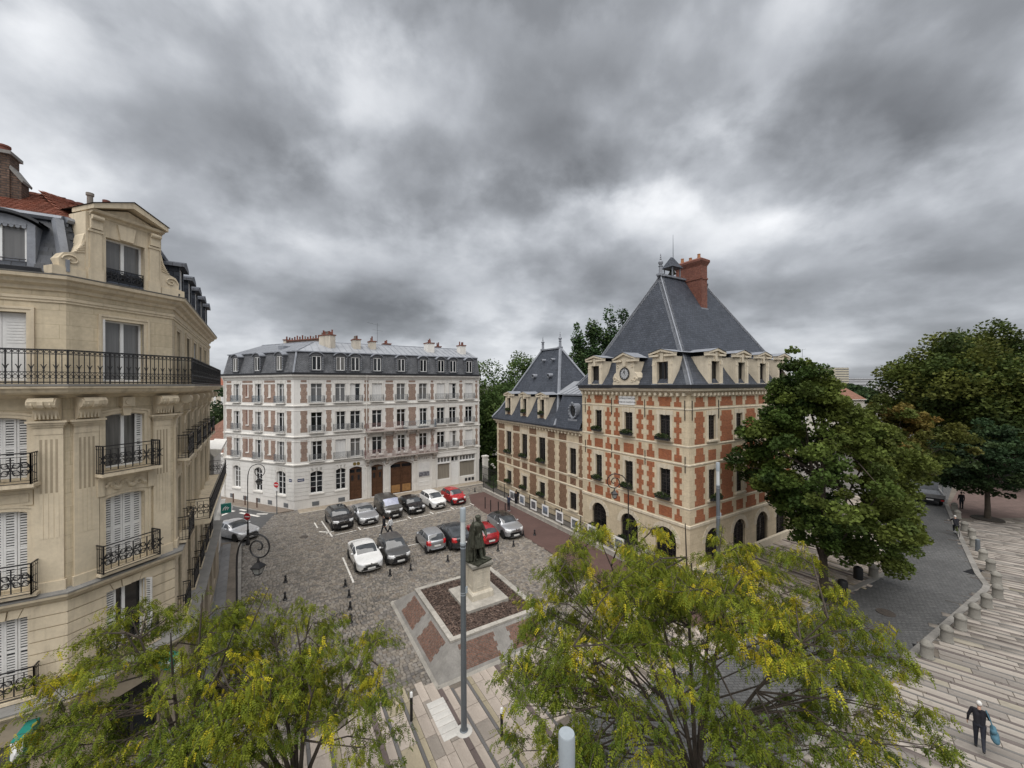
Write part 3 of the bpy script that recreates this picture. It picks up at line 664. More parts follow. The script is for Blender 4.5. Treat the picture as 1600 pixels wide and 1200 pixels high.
def scroll_rail(L, H, dep, ret=True):
    """wrought iron balcony of the limestone house: bars, big C scrolls, a centre palmette"""
    b=MB(); t=0.022
    segs=[((0,-dep,0),(L,-dep,0))]+([((0,0,0),(0,-dep,0)),((L,0,0),(L,-dep,0))] if ret else [])
    for p,q in segs:
        p=Vector(p);q=Vector(q);dr=(q-p).normalized();ln=(q-p).length
        for zz,th in ((H,0.045),(H*0.88,0.018),(0.12*H,0.018),(0.03,0.03)): b.tube([p+Vector((0,0,zz)),q+Vector((0,0,zz))],th/2,4)
        for c in (p,q): b.tube([c,c+Vector((0,0,H))],0.026,4)
        if ln<0.6: 
            for i in range(1,4): c=p.lerp(q,i/4); b.tube([c,c+Vector((0,0,H))],0.010,4)
            continue
        n=max(2,int(round(ln/0.42))); cw=ln/n; zc=H*0.5; rr=min(cw*0.46,H*0.33)
        for i in range(n+1):
            c=p+dr*(i*cw); b.tube([c+Vector((0,0,0.12*H)),c+Vector((0,0,H*0.88))],0.017,4,False)
            for s in (-1,1):                                      # lily leaves on the bar
                b.tube([c+Vector((0,0,zc-0.02)),c+dr*(s*0.05)+Vector((0,0,zc+0.10)),c+dr*(s*0.11)+Vector((0,0,zc+0.13))],0.015,4,False)
                b.tube([c+Vector((0,0,zc+0.02)),c+dr*(s*0.05)+Vector((0,0,zc-0.10)),c+dr*(s*0.11)+Vector((0,0,zc-0.13))],0.015,4,False)
        for i in range(n):
            c=p+dr*((i+0.5)*cw)
            for s in (-1,1):
                for tt in (-1,1):
                    pts=[]
                    for k in range(19):
                        a=k/18*2.15*math.pi; r=rr*(1-0.40*k/18)*0.55
                        pts.append(c+dr*(s*(rr*0.46-r*math.cos(a)*0.9))+Vector((0,0,zc+tt*(rr*0.52-0.0)+tt*(-r*0.0)+r*math.sin(a)*tt*0.9)))
                    b.tube(pts,0.015,4,False)
            for dz in (-1,1): b.tube([c+Vector((0,0,zc)),c+Vector((0,0,zc+dz*H*0.36))],0.013,4,False)
            for zz in (H*0.30,H*0.42,H*0.58,H*0.70): b.tube([c-dr*cw*0.34+Vector((0,0,zz)),c+dr*cw*0.34+Vector((0,0,zz))],0.009,3,False)
    return b
def louvre(w_,h,n=22,y=0.0):
    """one shutter leaf: stiles, rails and slats over a black backing sheet"""
    b=MB(); t=0.05
    b.box(0,0,0,t,0.035,h); b.box(w_-t,0,0,w_,0.035,h); b.box(t,0.002,0,w_-t,0.033,0.07); b.box(t,0.002,h-0.07,w_-t,0.033,h); b.box(t,0.002,h*0.5-0.04,w_-t,0.033,h*0.5+0.04)
    n=max(6,int((h-0.14)/0.078))
    for k in range(n):
        z=0.07+(h-0.14)*(k+0.1)/n; hh=(h-0.14)/n*0.60
        if abs(z+hh/2-h*0.5)<0.06: continue
        b.box(t,0.006,z,w_-t,0.020,z+hh)
    b.cur=1; b.box(t,0.034,0.07,w_-t,0.036,h-0.07)  # black sheet behind the slats paints the shade of the gaps
    class _L:
        def mesh(s,nm,mt): return b.mesh(nm,[mt,M_GUTTER])
        def build(s,nm,mt,par,**kw): return b.build(nm,[mt,M_GUTTER],par,**kw)
    return _L()
def text_mesh(s, size, mat, ext=0.004, bold=0.0):
    c=bpy.data.curves.new('lettering','FONT'); c.body=s; c.size=size; c.align_x='CENTER'; c.align_y='CENTER'; c.extrude=ext; c.offset=bold; c.resolution_u=2
    o=bpy.data.objects.new('lettering_tmp',c); COL.objects.link(o); dg=bpy.context.evaluated_depsgraph_get()
    me=bpy.data.meshes.new_from_object(o.evaluated_get(dg)); bpy.data.objects.remove(o); me.materials.clear(); me.materials.append(mat); return me
STAND = Matrix.Rotation(R(90),4,'X')     # text laid in x,y stands up facing -y
def cornice(b, x0, x1, prof, miter0=0.0, miter1=0.0):
    """profile [(out,z)...] swept along x from x0 to x1 (out = towards -y); mitre factors lengthen the ends with the projection"""
    n=len(prof); vs=[(x0-miter0*o,-o,z) for o,z in prof]+[(x1+miter1*o,-o,z) for o,z in prof]
    b.add(vs,[(i,n+i,n+i+1,i+1) for i in range(n-1)]+[tuple(range(n)),tuple(range(2*n-1,n-1,-1))]); return b
# ------------------------------------------------------------------ white and brick apartment house
WB = thing('apartment_house', 'long white apartment house with brick strips and slate mansard behind the parked cars', 'building', (-22.85,40.54,0))
FM = frame(0,0,56.26); FS = frame(0,0,180-65.7)
LM, LS = 22.1, 12.06
bays=[(1.59,2.69),(4.0,5.05),(5.55,6.63),(7.93,9.06),(10.8,11.87),(13.59,14.64),(15.93,17.01),(17.64,18.65),(19.96,21.05)]
bricks=[(0.59,1.25),(3.06,3.62),(7.04,7.58),(9.45,10.42),(12.23,13.18),(15.08,15.53),(19.08,19.57),(21.46,21.82)]
sbays=[(-10.18,-9.11),(-6.30,-5.26),(-2.64,-1.51)]; sbricks=[(-11.58,-10.6),(-8.64,-6.75),(-4.81,-2.95),(-1.10,-0.40)]
FL=[(5.04,7.10),(8.14,10.21),(11.30,13.31)]
ops=[(a,b,z0,z1,0) for (a,b) in bays for (z0,z1) in FL]
gw=[(1.50,2.72,1.53,3.87,0.22),(4.02,5.06,1.53,3.87,0.2)]
gd=[(5.42,6.79,0.12,3.86,0.2),(7.82,9.17,0.12,3.86,0.22),(10.02,12.65,0.08,3.90,0.45)]
shop=[(15.96,21.38,0.92,3.80,0)]
b=MB(FM); wall(b,0,LM,0,14.0,ops+gw+gd+[(15.96,17.75,0.92,3.80,0),(17.86,18.96,0.10,3.80,0),(19.08,21.38,0.92,3.80,0)])
b.build('front_wall',M_WHITE,WB)
sops=[(a,b_,z0,z1,0) for (a,b_) in sbays for (z0,z1) in FL]; sgw=[(-10.38,-9.05,1.45,3.95,0.25),(-6.55,-5.2,1.45,3.95,0.25),(-2.81,-1.35,1.45,3.95,0.25)]
b=MB(FS); wall(b,-LS,0,0,14.0,sops+sgw); b.build('side_wall',M_WHITE,WB)
b=MB(FM); b.poly([(LM,0,0),(LM,10,0),(LM,10,16.6),(LM,4.5,18.2),(LM,0.55,16.7),(LM,0,14.3)]); b.build('gable_wall',M_WHITE,WB)
b=MB(FS); b.poly([(-LS,0,0),(-LS,0,14.3),(-LS,0.55,16.7),(-LS,4.5,18.2),(-LS,10,16.6),(-LS,10,0)]); b.build('gable_wall',M_WHITE,WB)
# back wall so that no sky shows through
b=MB(FM); b.poly([(LM,10,0),(5.6,10,0),(5.6,10,16.5),(LM,10,16.5)]); b.build('rear_wall',M_WHITE,WB)
# rustication grooves: courses of the ground floor as shallow slabs
def courses(F, x0, x1, opl, name):
    zs=[0.95+0.42*k for k in range(9)]
    for k in range(len(zs)-1):
        za,zb=zs[k]+0.05,zs[k+1]
        cuts=sorted([(o[0]-0.10,o[1]+0.10) for o in opl if o[2]-0.1<zb and o[3]+0.02>za]); x=x0
        for ca,cb in cuts+[(x1,x1)]:
            if ca-x>0.12: MB(F).box(x,-0.04,za,ca,0.05,zb).build(name,M_WHITE,WB)
            x=max(x,cb)
courses(FM,0.0,6.95,gw+gd,'stone_course'); courses(FS,-LS+0.1,0.0,sgw,'stone_course')
# strings and cornice
def strings(F,x0,x1,m0,m1):
    for z,pr,h in ((4.55,0.16,0.22),(7.52,0.13,0.20),(10.78,0.12,0.20)):
        b=MB(F); cornice(b,x0,x1,[(0,z-0.02),(pr*0.5,z+0.02),(pr,z+h*0.55),(pr,z+h),(0,z+h+0.04)],m0,m1); b.build('string_course',M_WSTONE,WB)
        b=MB(F); cornice(b,x0,x1,[(0,z-0.40),(0.03,z-0.38),(0.03,z-0.34),(0,z-0.32)],m0,m1); b.build('string_course',M_WSTONE,WB)
    b=MB(F); cornice(b,x0,x1,[(0,13.72),(0.08,13.78),(0.12,13.95),(0.34,14.08),(0.36,14.26),(0,14.30)],m0,m1); b.build('cornice',M_WSTONE,WB)
    b=MB(F); cornice(b,x0,x1,[(0,14.26),(0.44,14.28),(0.47,14.46),(0.36,14.47),(0.34,14.36),(0,14.38)],m0,m1); b.build('gutter',M_GUTTER,WB)
MIT=1/math.tan(R(61))
strings(FM,0,LM+0.05,MIT,0); strings(FS,-LS-0.05,0,0,MIT)
def bands(F,bl,rows=(('strip',5.02,7.25),('strip',8.10,10.40),('strip',11.25,13.25),('cap',13.42,13.66))):
    for (a,c) in bl:
        for kind,z0,z1 in rows:
            b=MB(F)
            if kind=='cap': b.box(a+0.06,-0.012,z0,c-0.06,0.05,z1)
            else: teeth(b,a,c,z0,z1,0.42,0.07,-0.014)
            b.build('brick_strip',M_BRICKB,WB)
bands(FM,bricks); 
b0=[sbricks[0],sbricks[3]]; bands(FS,b0)
for (a,c) in sbricks[1:3]:                         # wide panels with a blind slot
    mid=(a+c)/2
    for z0,z1 in ((5.02,7.25),(8.10,10.40),(11.25,13.25)):
        b=MB(FS); teeth(b,a,mid-0.2,z0,z1,0.42,0.07,-0.014,True,False); teeth(b,mid+0.2,c,z0,z1,0.42,0.07,-0.014,False,True); b.box(mid-0.2,-0.013,z0,mid+0.2,0.05,z0+0.55); b.box(mid-0.2,-0.013,z1-0.05,mid+0.2,0.05,z1); b.build('brick_strip',M_BRICKB,WB)
        b=MB(FS); b.box(mid-0.26,-0.10,z0+0.50,mid+0.26,0.0,z0+0.60)
        if a<-7: b.cur=1; b.box(mid-0.19,-0.006,z0+0.62,mid+0.02,0.0,z1-0.06); b.cur=0; b.box(mid+0.02,-0.011,z0+0.62,mid+0.19,0.0,z1-0.06)
        else: b.box(mid-0.19,-0.011,z0+0.62,mid+0.19,0.0,z1-0.06)
        b.build('blind_slot',[M_WSTONE,M_BRICKC],WB)
    b=MB(FS); b.box(a+0.05,-0.012,13.42,c-0.05,0.05,13.66); b.build('brick_strip',M_BRICKB,WB)
# window surrounds, keystones, sills, windows, balconettes
shut_idx={(3,2):'S',(6,2):'S',(8,2):'S',(2,2):'H',(7,2):'H2',(1,0):'S',(8,0):'S2',(0,2):'C',(1,2):'C2',(4,2):'C2',(7,0):'H2'}
def win_bay(F,bl,side):
    for i,(a,c) in enumerate(bl):
        for k,(z0,z1) in enumerate(FL):
            b=MB(F); t=0.13
            b.box(a-t,-0.035,z0-0.1,a,0.02,z1+0.0); b.box(c,-0.035,z0-0.1,c+t,0.02,z1+0.0)
            b.xz([(a-t-0.06,z1),(c+t+0.06,z1),(c+t+0.16,z1+0.30),(a-t-0.16,z1+0.30)],-0.040,0.02)
            b.xz([((a+c)/2-0.09,z1-0.01),((a+c)/2+0.09,z1-0.01),((a+c)/2+0.13,z1+0.34),((a+c)/2-0.13,z1+0.34)],-0.075,0.02)
            b.build('window_surround',M_WSTONE,WB)
            b=MB(F); b.box(a-0.22,-0.30,z0-0.16,c+0.22,0.05,z0-0.06); b.build('window_sill',M_WSTONE,WB)
            st=None if side else shut_idx.get((i,k))
            pm=M_GLASS
            if st in ('C','C2') : pm=M_CURT2
            if (side and (i+k)%2==0): pm=M_CURT2
            if st in ('S','S2'):
                o=window(WB,F,a,c,z0,z1,0.16,'plain',M_SHUT,M_CURT)
                n=4
                for q in range(n):
                    b=MB(); b.box(0,0,0,(c-a)/n-0.012,0.03,z1-z0-0.04); b.build('shutter_leaf',M_SHUT,o,M=T(q*(c-a)/n+0.006,-0.05+0.012*(q%2),0.02))
            else:
                o=window(WB,F,a,c,z0,z1,0.2,'cas',M_WFRAME,pm)
                if st in('H','H2') or (not side and st is None and (i*3+k)%4==0) or side:
                    b=MB(); ww=(c-a)*(0.5 if st in('H','H2') else 0.16); b.box(0,0,0,ww,0.03,z1-z0-0.05); b.build('shutter_leaf',M_SHUT,o,M=T(0.0,-0.06,0.02))
            inbal = (not side) and 3<=i<=5 and k<2
            if not inbal:
                L=c-a+0.40; rm=M_RAILB if (side and k==2) or (i==0 and k==2) else M_RAILG
                me=cached(('wrail',round(L,1),rm.name),lambda:rail_simple(round(L,1),0.72,'x',0.26).mesh('balconette',rm))
                link('balconette',me,WB,M=F@T(a-0.2,-0.02,z0-0.05))
win_bay(FM,bays,False); win_bay(FS,sbays,True)
for F,lst in ((FM,gw),(FS,sgw)):
    for (a,c,z0,z1,r) in lst:
        o=window(WB,F,a,c,z0,z1,0.18,'cas3',M_WFRAME,M_GLASS)
        b=MB(F); b.box(a-0.15,-0.12,z0-0.18,c+0.15,0.03,z0-0.04); b.build('window_sill',M_WSTONE,WB)
        if F is FS:
            for s in (0,1): MB().box(0.02+s*(c-a-0.24),-0.03,0.02,0.22+s*(c-a-0.24),0.0,z1-z0-0.3).build('folded_shutter',M_SHUT,o)
        b=MB(F); pts=arc_pts(a-0.0,c+0.0,z1-r,r,6); n=7                   # fan of voussoirs
        xc=(a+c)/2
        for k in range(n):
            u0=-1+2*k/n+0.02; u1=-1+2*(k+1)/n-0.02; hw=(c-a)/2
            def zz(u): return z1-r+r*(1-u*u)
            b.xz([(xc+u0*hw,zz(u0)+0.02),(xc+u1*hw,zz(u1)+0.02),(xc+u1*hw*1.35,z1+0.40),(xc+u0*hw*1.35,z1+0.40)],-0.036-0.004*(k%2),0.02)
        b.build('window_arch',M_WSTONE,WB)
# basement vents
for F,xs in ((FM,[2.0,4.6]),(FS,[-10.6,-8.2,-5.9,-3.9,-1.3])):
    for x in xs:
        b=MB(F); b.box(x-0.34,-0.03,0.18,x+0.34,0.02,0.62)
        b.cur=1
        for k in range(5): b.box(x-0.30,-0.04,0.23+0.07*k,x+0.30,-0.03,0.27+0.07*k)
        b.build('basement_vent',[MT('vent_grey',(0.15,0.16,0.17),0.6,0.15,5,0.0),M_RAILG],WB)
# doors
def panel_door(a,c,z0,z1,rise,name,kick):
    w_=c-a; D=MB(); zt=z1-z0; D.xz([(0,0),(w_,0)]+[(x-a,z-z0) for x,z in reversed(arc_pts(a,c,z1-rise,rise,12))],0.0,0.06)
    o=D.build(name,M_DOOR,WB,M=FM@T(a,0.2,z0))
    nl=2; lw=w_/nl; tr=zt*0.80
    for q in range(nl):
        x0=q*lw+0.06; x1=(q+1)*lw-0.06
        L=MB(); L.box(x0,-0.03,0.06,x1,0.0,tr-0.08); leaf=L.build('door_leaf',M_DOOR,o)
        for za,zb,mt in ((0.12,zt*0.26,M_DOORL if kick else M_DOOR),(zt*0.30,zt*0.52,M_DOOR),(zt*0.56,tr-0.14,M_DOOR)):
            P=MB(); P.frus(x0+0.08,-0.05,x1-0.08,-0.03,za,x0+0.08,-0.05,x1-0.08,-0.03,zb); leaf2=P.build('door_panel',mt,leaf)
            Q=MB(); Q.box(x0+0.16,-0.065,za+0.08,x1-0.16,-0.05,zb-0.08)
            if not kick and mt is M_DOOR and za>zt*0.5: Q.build('door_panel',M_IRON,leaf)
            else: Q.build('door_panel',mt,leaf)
        G=MB(); G.box(x0+0.04,-0.02,tr+0.06,x1-0.04,-0.006,tr+0.42); G.build('fanlight_pane',M_GLASS,o)
    K=MB(); K.box(w_/2-0.05,-0.055,0.02,w_/2+0.05,-0.03,tr-0.06); K.ball((w_/2+0.12,-0.07,zt*0.40),0.035); K.build('door_handle',M_DOOR,o)
    K=MB(); K.box(0.0,-0.04,tr-0.06,w_,0.0,tr+0.04); K.build('door_transom',M_DOOR,o)
panel_door(5.42,6.79,0.12,3.86,0.2,'door',False); panel_door(7.82,9.17,0.12,3.86,0.22,'door',False); panel_door(10.02,12.65,0.08,3.90,0.45,'carriage_door',True)
b=MB(FM); b.cyl((5.98,-0.05,4.18),(5.98,-0.02,4.18),0.19,n=14); b.cyl((6.38,-0.05,4.18),(6.38,-0.02,4.18),0.19,n=14); b.build('notary_shields',MT('tarnished_gold',(0.22,0.16,0.05),0.5,0.25,8,0.1,metal=0.5),WB)
# pilasters, brackets and long balconies over the carriage door
for x in (7.35,9.58,13.05,15.45):
    b=MB(FM); b.box(x-0.22,-0.10,0.06,x+0.22,0.02,3.55); b.box(x-0.26,-0.14,0.06,x+0.26,0.02,0.9); b.box(x-0.27,-0.15,3.55,x+0.27,0.02,3.72)
    for q in (-0.12,0.0,0.12): b.box(x+q-0.03,-0.118,1.2,x+q+0.03,-0.10,3.3)
    b.build('pilaster',M_WSTONE,WB)
    b=MB(FM); prof=[(0.0,3.72),(0.16,3.75),(0.30,3.95),(0.26,4.10),(0.42,4.22),(0.62,4.40),(0.62,4.52),(0,4.52)]
    b.yz([(-p,z) for p,z in prof],x-0.15,x+0.15); b.build('balcony_bracket',M_GREYBAL,WB)
for x in (7.45,9.25,10.5,12.1,13.3,15.35):
    b=MB(FM); prof=[(0.0,6.75),(0.12,6.8),(0.30,7.1),(0.26,7.2),(0.45,7.35),(0.60,7.50),(0.60,7.60),(0,7.60)]
    b.yz([(-p,z) for p,z in prof],x-0.13,x+0.13); b.build('balcony_bracket',M_GREYBAL,WB)
for x0,x1,z,cols in ((7.0,15.85,4.52,(M_RAILP,)),(7.15,15.65,7.60,(M_RAILP,M_RAILB))):
    b=MB(FM); cornice(b,x0,x1,[(0,z),(0.60,z),(0.66,z+0.06),(0.72,z+0.10),(0.72,z+0.20),(0,z+0.20)]); b.build('balcony_slab',M_GREYBAL,WB)
    n=len(cols)
    for i,cm in enumerate(cols):
        xa=x0+0.06+(x1-x0-0.12)*i/n; xb=x0+0.06+(x1-x0-0.12)*(i+1)/n; rail_simple(xb-xa,0.92,'x',0.62).build('balcony_railing',cm,WB,M=FM@T(xa,-0.04,z+0.20))
b=MB(FM)                                             # stone dado of the lower balcony
for i in range(9): b.box(7.2+i*0.96,-0.66,4.74,7.55+i*0.96,-0.60,5.40)
b.build('balcony_piers',M_GREYBAL,WB)
b=MB(FM)
for xc,w_ in ((8.5,1.35),(11.33,2.6)):
    pts=arc_pts(xc-w_/2-0.12,xc+w_/2+0.12,3.66,0.40,14)
    b.tube([(x,-0.06,z) for x,z in pts],0.09,6)
    for k in range(7):
        t=(k+0.5)/7; x=xc-w_/2+w_*t; b.ball((x,-0.08,4.12+0.16*math.sin(math.pi*t)),0.10,6,4)
for k in range(5): b.ball((13.6+0.3*k,-0.07,3.98+0.08*math.sin(k*1.57)),0.10,6,4)
b.build('carved_garland',M_GREYBAL,WB)
# poster case between the carriage door and the shop
P=MB(FM); P.box(13.45,-0.05,1.62,14.92,0.0,3.45); case=P.build('blind_bay_panel',M_WHITE,WB)
b=MB(FM); b.box(13.50,-0.065,2.35,14.88,-0.05,3.38); b.build('white_board',M_SHUT,case)
b=MB(FM); b.box(13.50,-0.068,1.70,14.88,-0.05,2.28); b.build('photo_poster',MT('grey_photo_print',(0.17,0.17,0.19),0.5,0.85,4.0,0.0),case)
b=MB(FM)
for k in range(7): b.box(13.55+0.2*k,-0.06,3.45,13.63+0.2*k,0.0,4.15)
b.build('panel_flutes',M_WHITE,case)
for xa,xb in ((13.5,14.1),(14.25,14.85)):
    o=window(WB,FM,xa,xb,0.55,1.05,-0.03,'none',M_WFRAME,M_CURT2,'cellar_window')
# shop front
S=MB(FM); S.box(15.80,-0.16,3.86,21.55,0.0,4.42); S.box(15.80,-0.22,4.42,21.55,0.0,4.52); S.box(15.80,-0.10,0.02,15.95,0.0,3.86); S.box(21.40,-0.10,0.02,21.55,0.0,3.86); S.box(17.755,-0.06,0.1,17.855,0.1,3.80); S.box(18.965,-0.06,0.1,19.075,0.1,3.80); sf=S.build('shopfront_surround',M_WHITE,WB)
for xa,xb,n in ((15.98,17.74,4),(19.09,21.37,5)):
    o=window(WB,FM,xa,xb,0.94,2.98,0.12,'none',M_WFRAME,CURT('blind_behind_glass',(0.25,0.225,0.185)),'shop_window')
    for q in range(n): window(WB,FM,xa+(xb-xa)*q/n+0.02,xa+(xb-xa)*(q+1)/n-0.02,3.10,3.74,0.12,'none',M_WFRAME,M_CURT2,'transom_window')
    b=MB(FM); b.box(xa-0.03,-0.03,2.98,xb+0.03,0.2,3.10); b.build('shop_transom',M_WFRAME,WB)
window(WB,FM,17.88,18.38,3.10,3.74,0.12,'none',M_WFRAME,M_GLASS,'transom_window'); window(WB,FM,18.42,18.94,3.10,3.74,0.12,'none',M_WFRAME,M_CURT2,'transom_window')
b=MB(FM); b.box(17.86,0.08,0.1,18.96,0.14,3.06); sh=b.build('roller_shutter',M_SHUT,WB)
b=MB(FM)
for k in range(18): b.box(17.90,0.055,0.16+0.155*k,18.92,0.08,0.29+0.155*k)
b.build('shutter_slats',M_WSIGN,sh)
for k in range(3):
    b=MB(FM); b.box(19.85+0.5*k,-0.02,0.28,20.22+0.5*k,0.01,0.68); b.build('basement_vent',M_GUTTER,WB)
# downpipes
for F,x in ((FM,7.30),(FM,21.95),(FS,-11.85)):
    b=MB(F); b.tube([(x,-0.42,14.25),(x,-0.30,14.0),(x,-0.13,13.6),(x,-0.13,0.1)],0.055,8); b.build('downpipe',M_WSTONE,WB)
# roof: mansard, zinc, ridge
def roofp(name,F,pts,mat): b=MB(F); b.poly(pts); return b.build(name,mat,WB)
ins=0.55; kx=ins*MIT; rx=4.5*MIT
roofp('mansard',FM,[(0-0.12*MIT,-0.12,14.38),(LM,-0.12,14.38),(LM,ins,16.75),(kx,ins,16.75)],M_SLATEW)
roofp('mansard',FS,[(-LS,-0.12,14.38),(0.12*MIT,-0.12,14.38),(-kx,ins,16.75),(-LS,ins,16.75)],M_SLATEW)
roofp('zinc_roof',FM,[(kx-0.12*MIT,ins-0.12,16.74),(LM,ins-0.12,16.74),(LM,4.5,18.25),(rx,4.5,18.25)],M_ZINC)
roofp('zinc_roof',FS,[(-LS,ins-0.12,16.74),(-kx+0.12*MIT,ins-0.12,16.74),(-rx,4.5,18.25),(-LS,4.5,18.25)],M_ZINC)
roofp('zinc_roof',FM,[(rx,4.5,18.25),(LM,4.5,18.25),(LM,10,16.5),(5.6,10,16.5)],M_ZINC)
roofp('zinc_roof',FS,[(-LS,4.5,18.25),(-rx,4.5,18.25),(-5.6,10,16.5),(-LS,10,16.5)],M_ZINC)
b=MB(FM); cornice(b,kx,LM,[(-ins+0.02,16.68),(-ins+0.20,16.70),(-ins+0.20,16.80),(-ins-0.05,16.84)]); b.tube([(rx,4.5,18.27),(LM,4.5,18.27)],0.06,6); b.build('zinc_edge',M_LEAD,WB)
b=MB(FS); cornice(b,-LS,-kx,[(-ins+0.02,16.68),(-ins+0.20,16.70),(-ins+0.20,16.80),(-ins-0.05,16.84)]); b.tube([(-LS,4.5,18.27),(-rx,4.5,18.27)],0.06,6); b.build('zinc_edge',M_LEAD,WB)
b=MB(FM)
for k in range(30):
    x=1.2+k*0.70; y0=max(ins-0.1,0); z0=16.76; yy=4.5
    if x<rx: yy=x/MIT; 
    zt=16.74+(yy-0.43)*(18.25-16.74)/(4.5-0.43); b.tube([(x,0.44,16.77),(x,yy,zt+0.02)],0.028,4)
b.build('zinc_seams',M_LEAD,WB,kind='stuff')
b=MB(FS)
for k in range(15):
    x=-1.2-k*0.72; yy=4.5 if x<-rx else -x/MIT; zt=16.74+(yy-0.43)*(18.25-16.74)/(4.5-0.43); b.tube([(x,0.44,16.77),(x,yy,zt+0.02)],0.028,4)
b.build('zinc_seams',M_LEAD,WB,kind='stuff')
b=MB(FM); b.tube([(-0.1*MIT,-0.13,14.42),(kx,ins,16.78)],0.12,4); b.tube([(kx,ins-0.1,16.79),(rx,4.5,18.28)],0.05,4); b.build('hip_flashing',M_LEAD,WB)
# dormers
def dormer(F,xc,w_,open_=False):
    z0,z1=14.74,16.24; y=-0.17; g=0.16
    b=MB(F); pts=[(xc-w_/2-g,z0-0.1),(xc+w_/2+g,z0-0.1),(xc+w_/2+g,z1)]+[(x,z) for x,z in reversed(arc_pts(xc-w_/2-g,xc+w_/2+g,z1,0.36,8))][1:]
    # cheeks and front as a ring around the window
    b.box(xc-w_/2-g,y,z0-0.1,xc-w_/2,y+0.9,z1+0.05); b.box(xc+w_/2,y,z0-0.1,xc+w_/2+g,y+0.9,z1+0.05); b.box(xc-w_/2,y,z0-0.1,xc+w_/2,y+0.3,z0)
    ar=arc_pts(xc-w_/2-g,xc+w_/2+g,z1+0.05,0.34,10); b.xz([(xc-w_/2-g,z1+0.05),(xc+w_/2+g,z1+0.05)]+[(x,z) for x,z in reversed(ar)][1:-1],y,y+0.9)
    d=b.build('dormer',M_SLATEW,WB)
    b=MB(F); ar=arc_pts(xc-w_/2-g-0.08,xc+w_/2+g+0.08,z1+0.06,0.36,10)
    for (p,q),(r_,s) in zip(ar[:-1],ar[1:]): b.add([(p,y-0.12,q),(r_,y-0.12,s),(r_,y+1.6,s+0.05),(p,y+1.6,q+0.05),(p,y-0.12,q+0.09),(r_,y-0.12,s+0.09),(r_,y+1.6,s+0.14),(p,y+1.6,q+0.14)],[(0,1,5,4),(4,5,6,7),(0,3,2,1)])
    b.build('dormer_hood',M_LEAD,d)
    b=MB(F)
    for s in (-1,1):
        for k in range(6): b.box(xc+s*(w_/2+g+0.03)-0.045,y-0.03,z0+0.05+0.24*k,xc+s*(w_/2+g+0.03)+0.045,y+0.02,z0+0.17+0.24*k)
    b.build('dormer_studs',M_LEAD,d,kind='stuff')
    fm,pm=win_meshes(w_,z1-z0,'plain'); k=(round(w_,2),round(z1-z0,2),'plain')
    link('dormer_window',cached(('wf',k,M_WFRAME.name),lambda:fm.mesh('window_frame',M_WFRAME)),d,M=F@T(xc-w_/2,y+0.06,z0)); 
    link('pane',cached(('wp',k,M_GLASS.name),lambda:pm.mesh('window_pane',M_GLASS)),d,M=F@T(xc-w_/2,y+0.06,z0))
for a,c in bays: dormer(FM,(a+c)/2,0.86)
for a,c in sbays: dormer(FS,(a+c)/2,0.86)
# chimneys
def chimney(F,x0,x1,y0,y1,zb,zt,mat,pots,capm=M_BRICKC):
    b=MB(F); b.box(x0,y0,zb,x1,y1,zt); c=b.build('chimney',mat,WB)
    b=MB(F); b.box(x0-0.07,y0-0.07,zt,x1+0.07,y1+0.07,zt+0.12); b.build('chimney_cap',capm,c)
    for i in range(pots):
        t=(i+0.5)/pots; long_x=(x1-x0)>(y1-y0); px_=x0+(x1-x0)*t if long_x else (x0+x1)/2+random.uniform(-.1,.1); py_=(y0+y1)/2 if long_x else y0+(y1-y0)*t; h=random.choice([0.3,0.4,0.55,0.42]); r=0.095
        b=MB(F); b.lathe([(r*1.05,0),(r,0.06),(r*0.86,h-0.08),(r*1.02,h-0.05),(r*1.02,h)],(px_,py_,zt+0.12),8); b.build('chimney_pot',M_POT if random.random()<0.85 else M_POTG,c,smooth=True)
chimney(FM,6.4,7.2,2.2,3.6,16.8,18.5,M_RENDER,4); chimney(FM,8.35,9.05,2.4,3.6,16.8,18.4,M_RENDER,3)
chimney(FM,15.6,16.55,2.2,3.5,16.8,18.6,M_WSTONE,4); chimney(FM,20.3,21.1,2.0,3.2,16.8,18.5,M_WSTONE,3)
chimney(FM,10.9,11.8,5.6,6.6,17.0,18.55,M_BRICKC,4); chimney(FM,18.4,19.0,5.6,6.6,17.0,18.55,M_BRICKC,3)
chimney(FS,-1.5,0.35,4.3,5.0,17.0,18.85,M_RENDER,8); chimney(FS,-9.9,-2.6,6.3,6.8,16.8,18.85,M_BRICKD,15); chimney(FS,-10.4,-9.9,6.2,6.9,16.8,19.0,M_RENDER,1)
b=MB(FM); b.tube([(9.4,3.2,18.4),(9.4,3.2,20.9)],0.025,5)
b.tube([(8.2,3.2,20.85),(9.7,3.2,20.6)],0.018,4); b.tube([(8.8,3.2,20.0),(10.1,3.2,19.9)],0.016,4)
for k in range(6): b.tube([(8.3+0.22*k,2.95,20.83-0.04*k),(8.3+0.22*k,3.45,20.83-0.04*k)],0.012,4)
b.build('tv_aerial',M_RAILG,WB)
b=MB(FS); b.box(-4.9,1.7,17.25,-4.1,2.6,17.62); b.build('skylight',M_LEAD,WB)
# street name plates
for F,x0,x1 in ((FM,0.30,0.92),(FS,-0.75,-0.32)):
    b=MB(F); b.box(x0,-0.05,2.95,x1,-0.025,3.25); pl_=b.build('street_name_plate',M_BLUES,WB)
    b=MB(F)
    for k in range(5): b.box(x0+0.06+k*(x1-x0-0.12)/5,-0.054,3.06,x0+0.06+(k+0.7)*(x1-x0-0.12)/5,-0.05,3.14)
    b.build('plate_lettering',M_WSIGN,pl_)
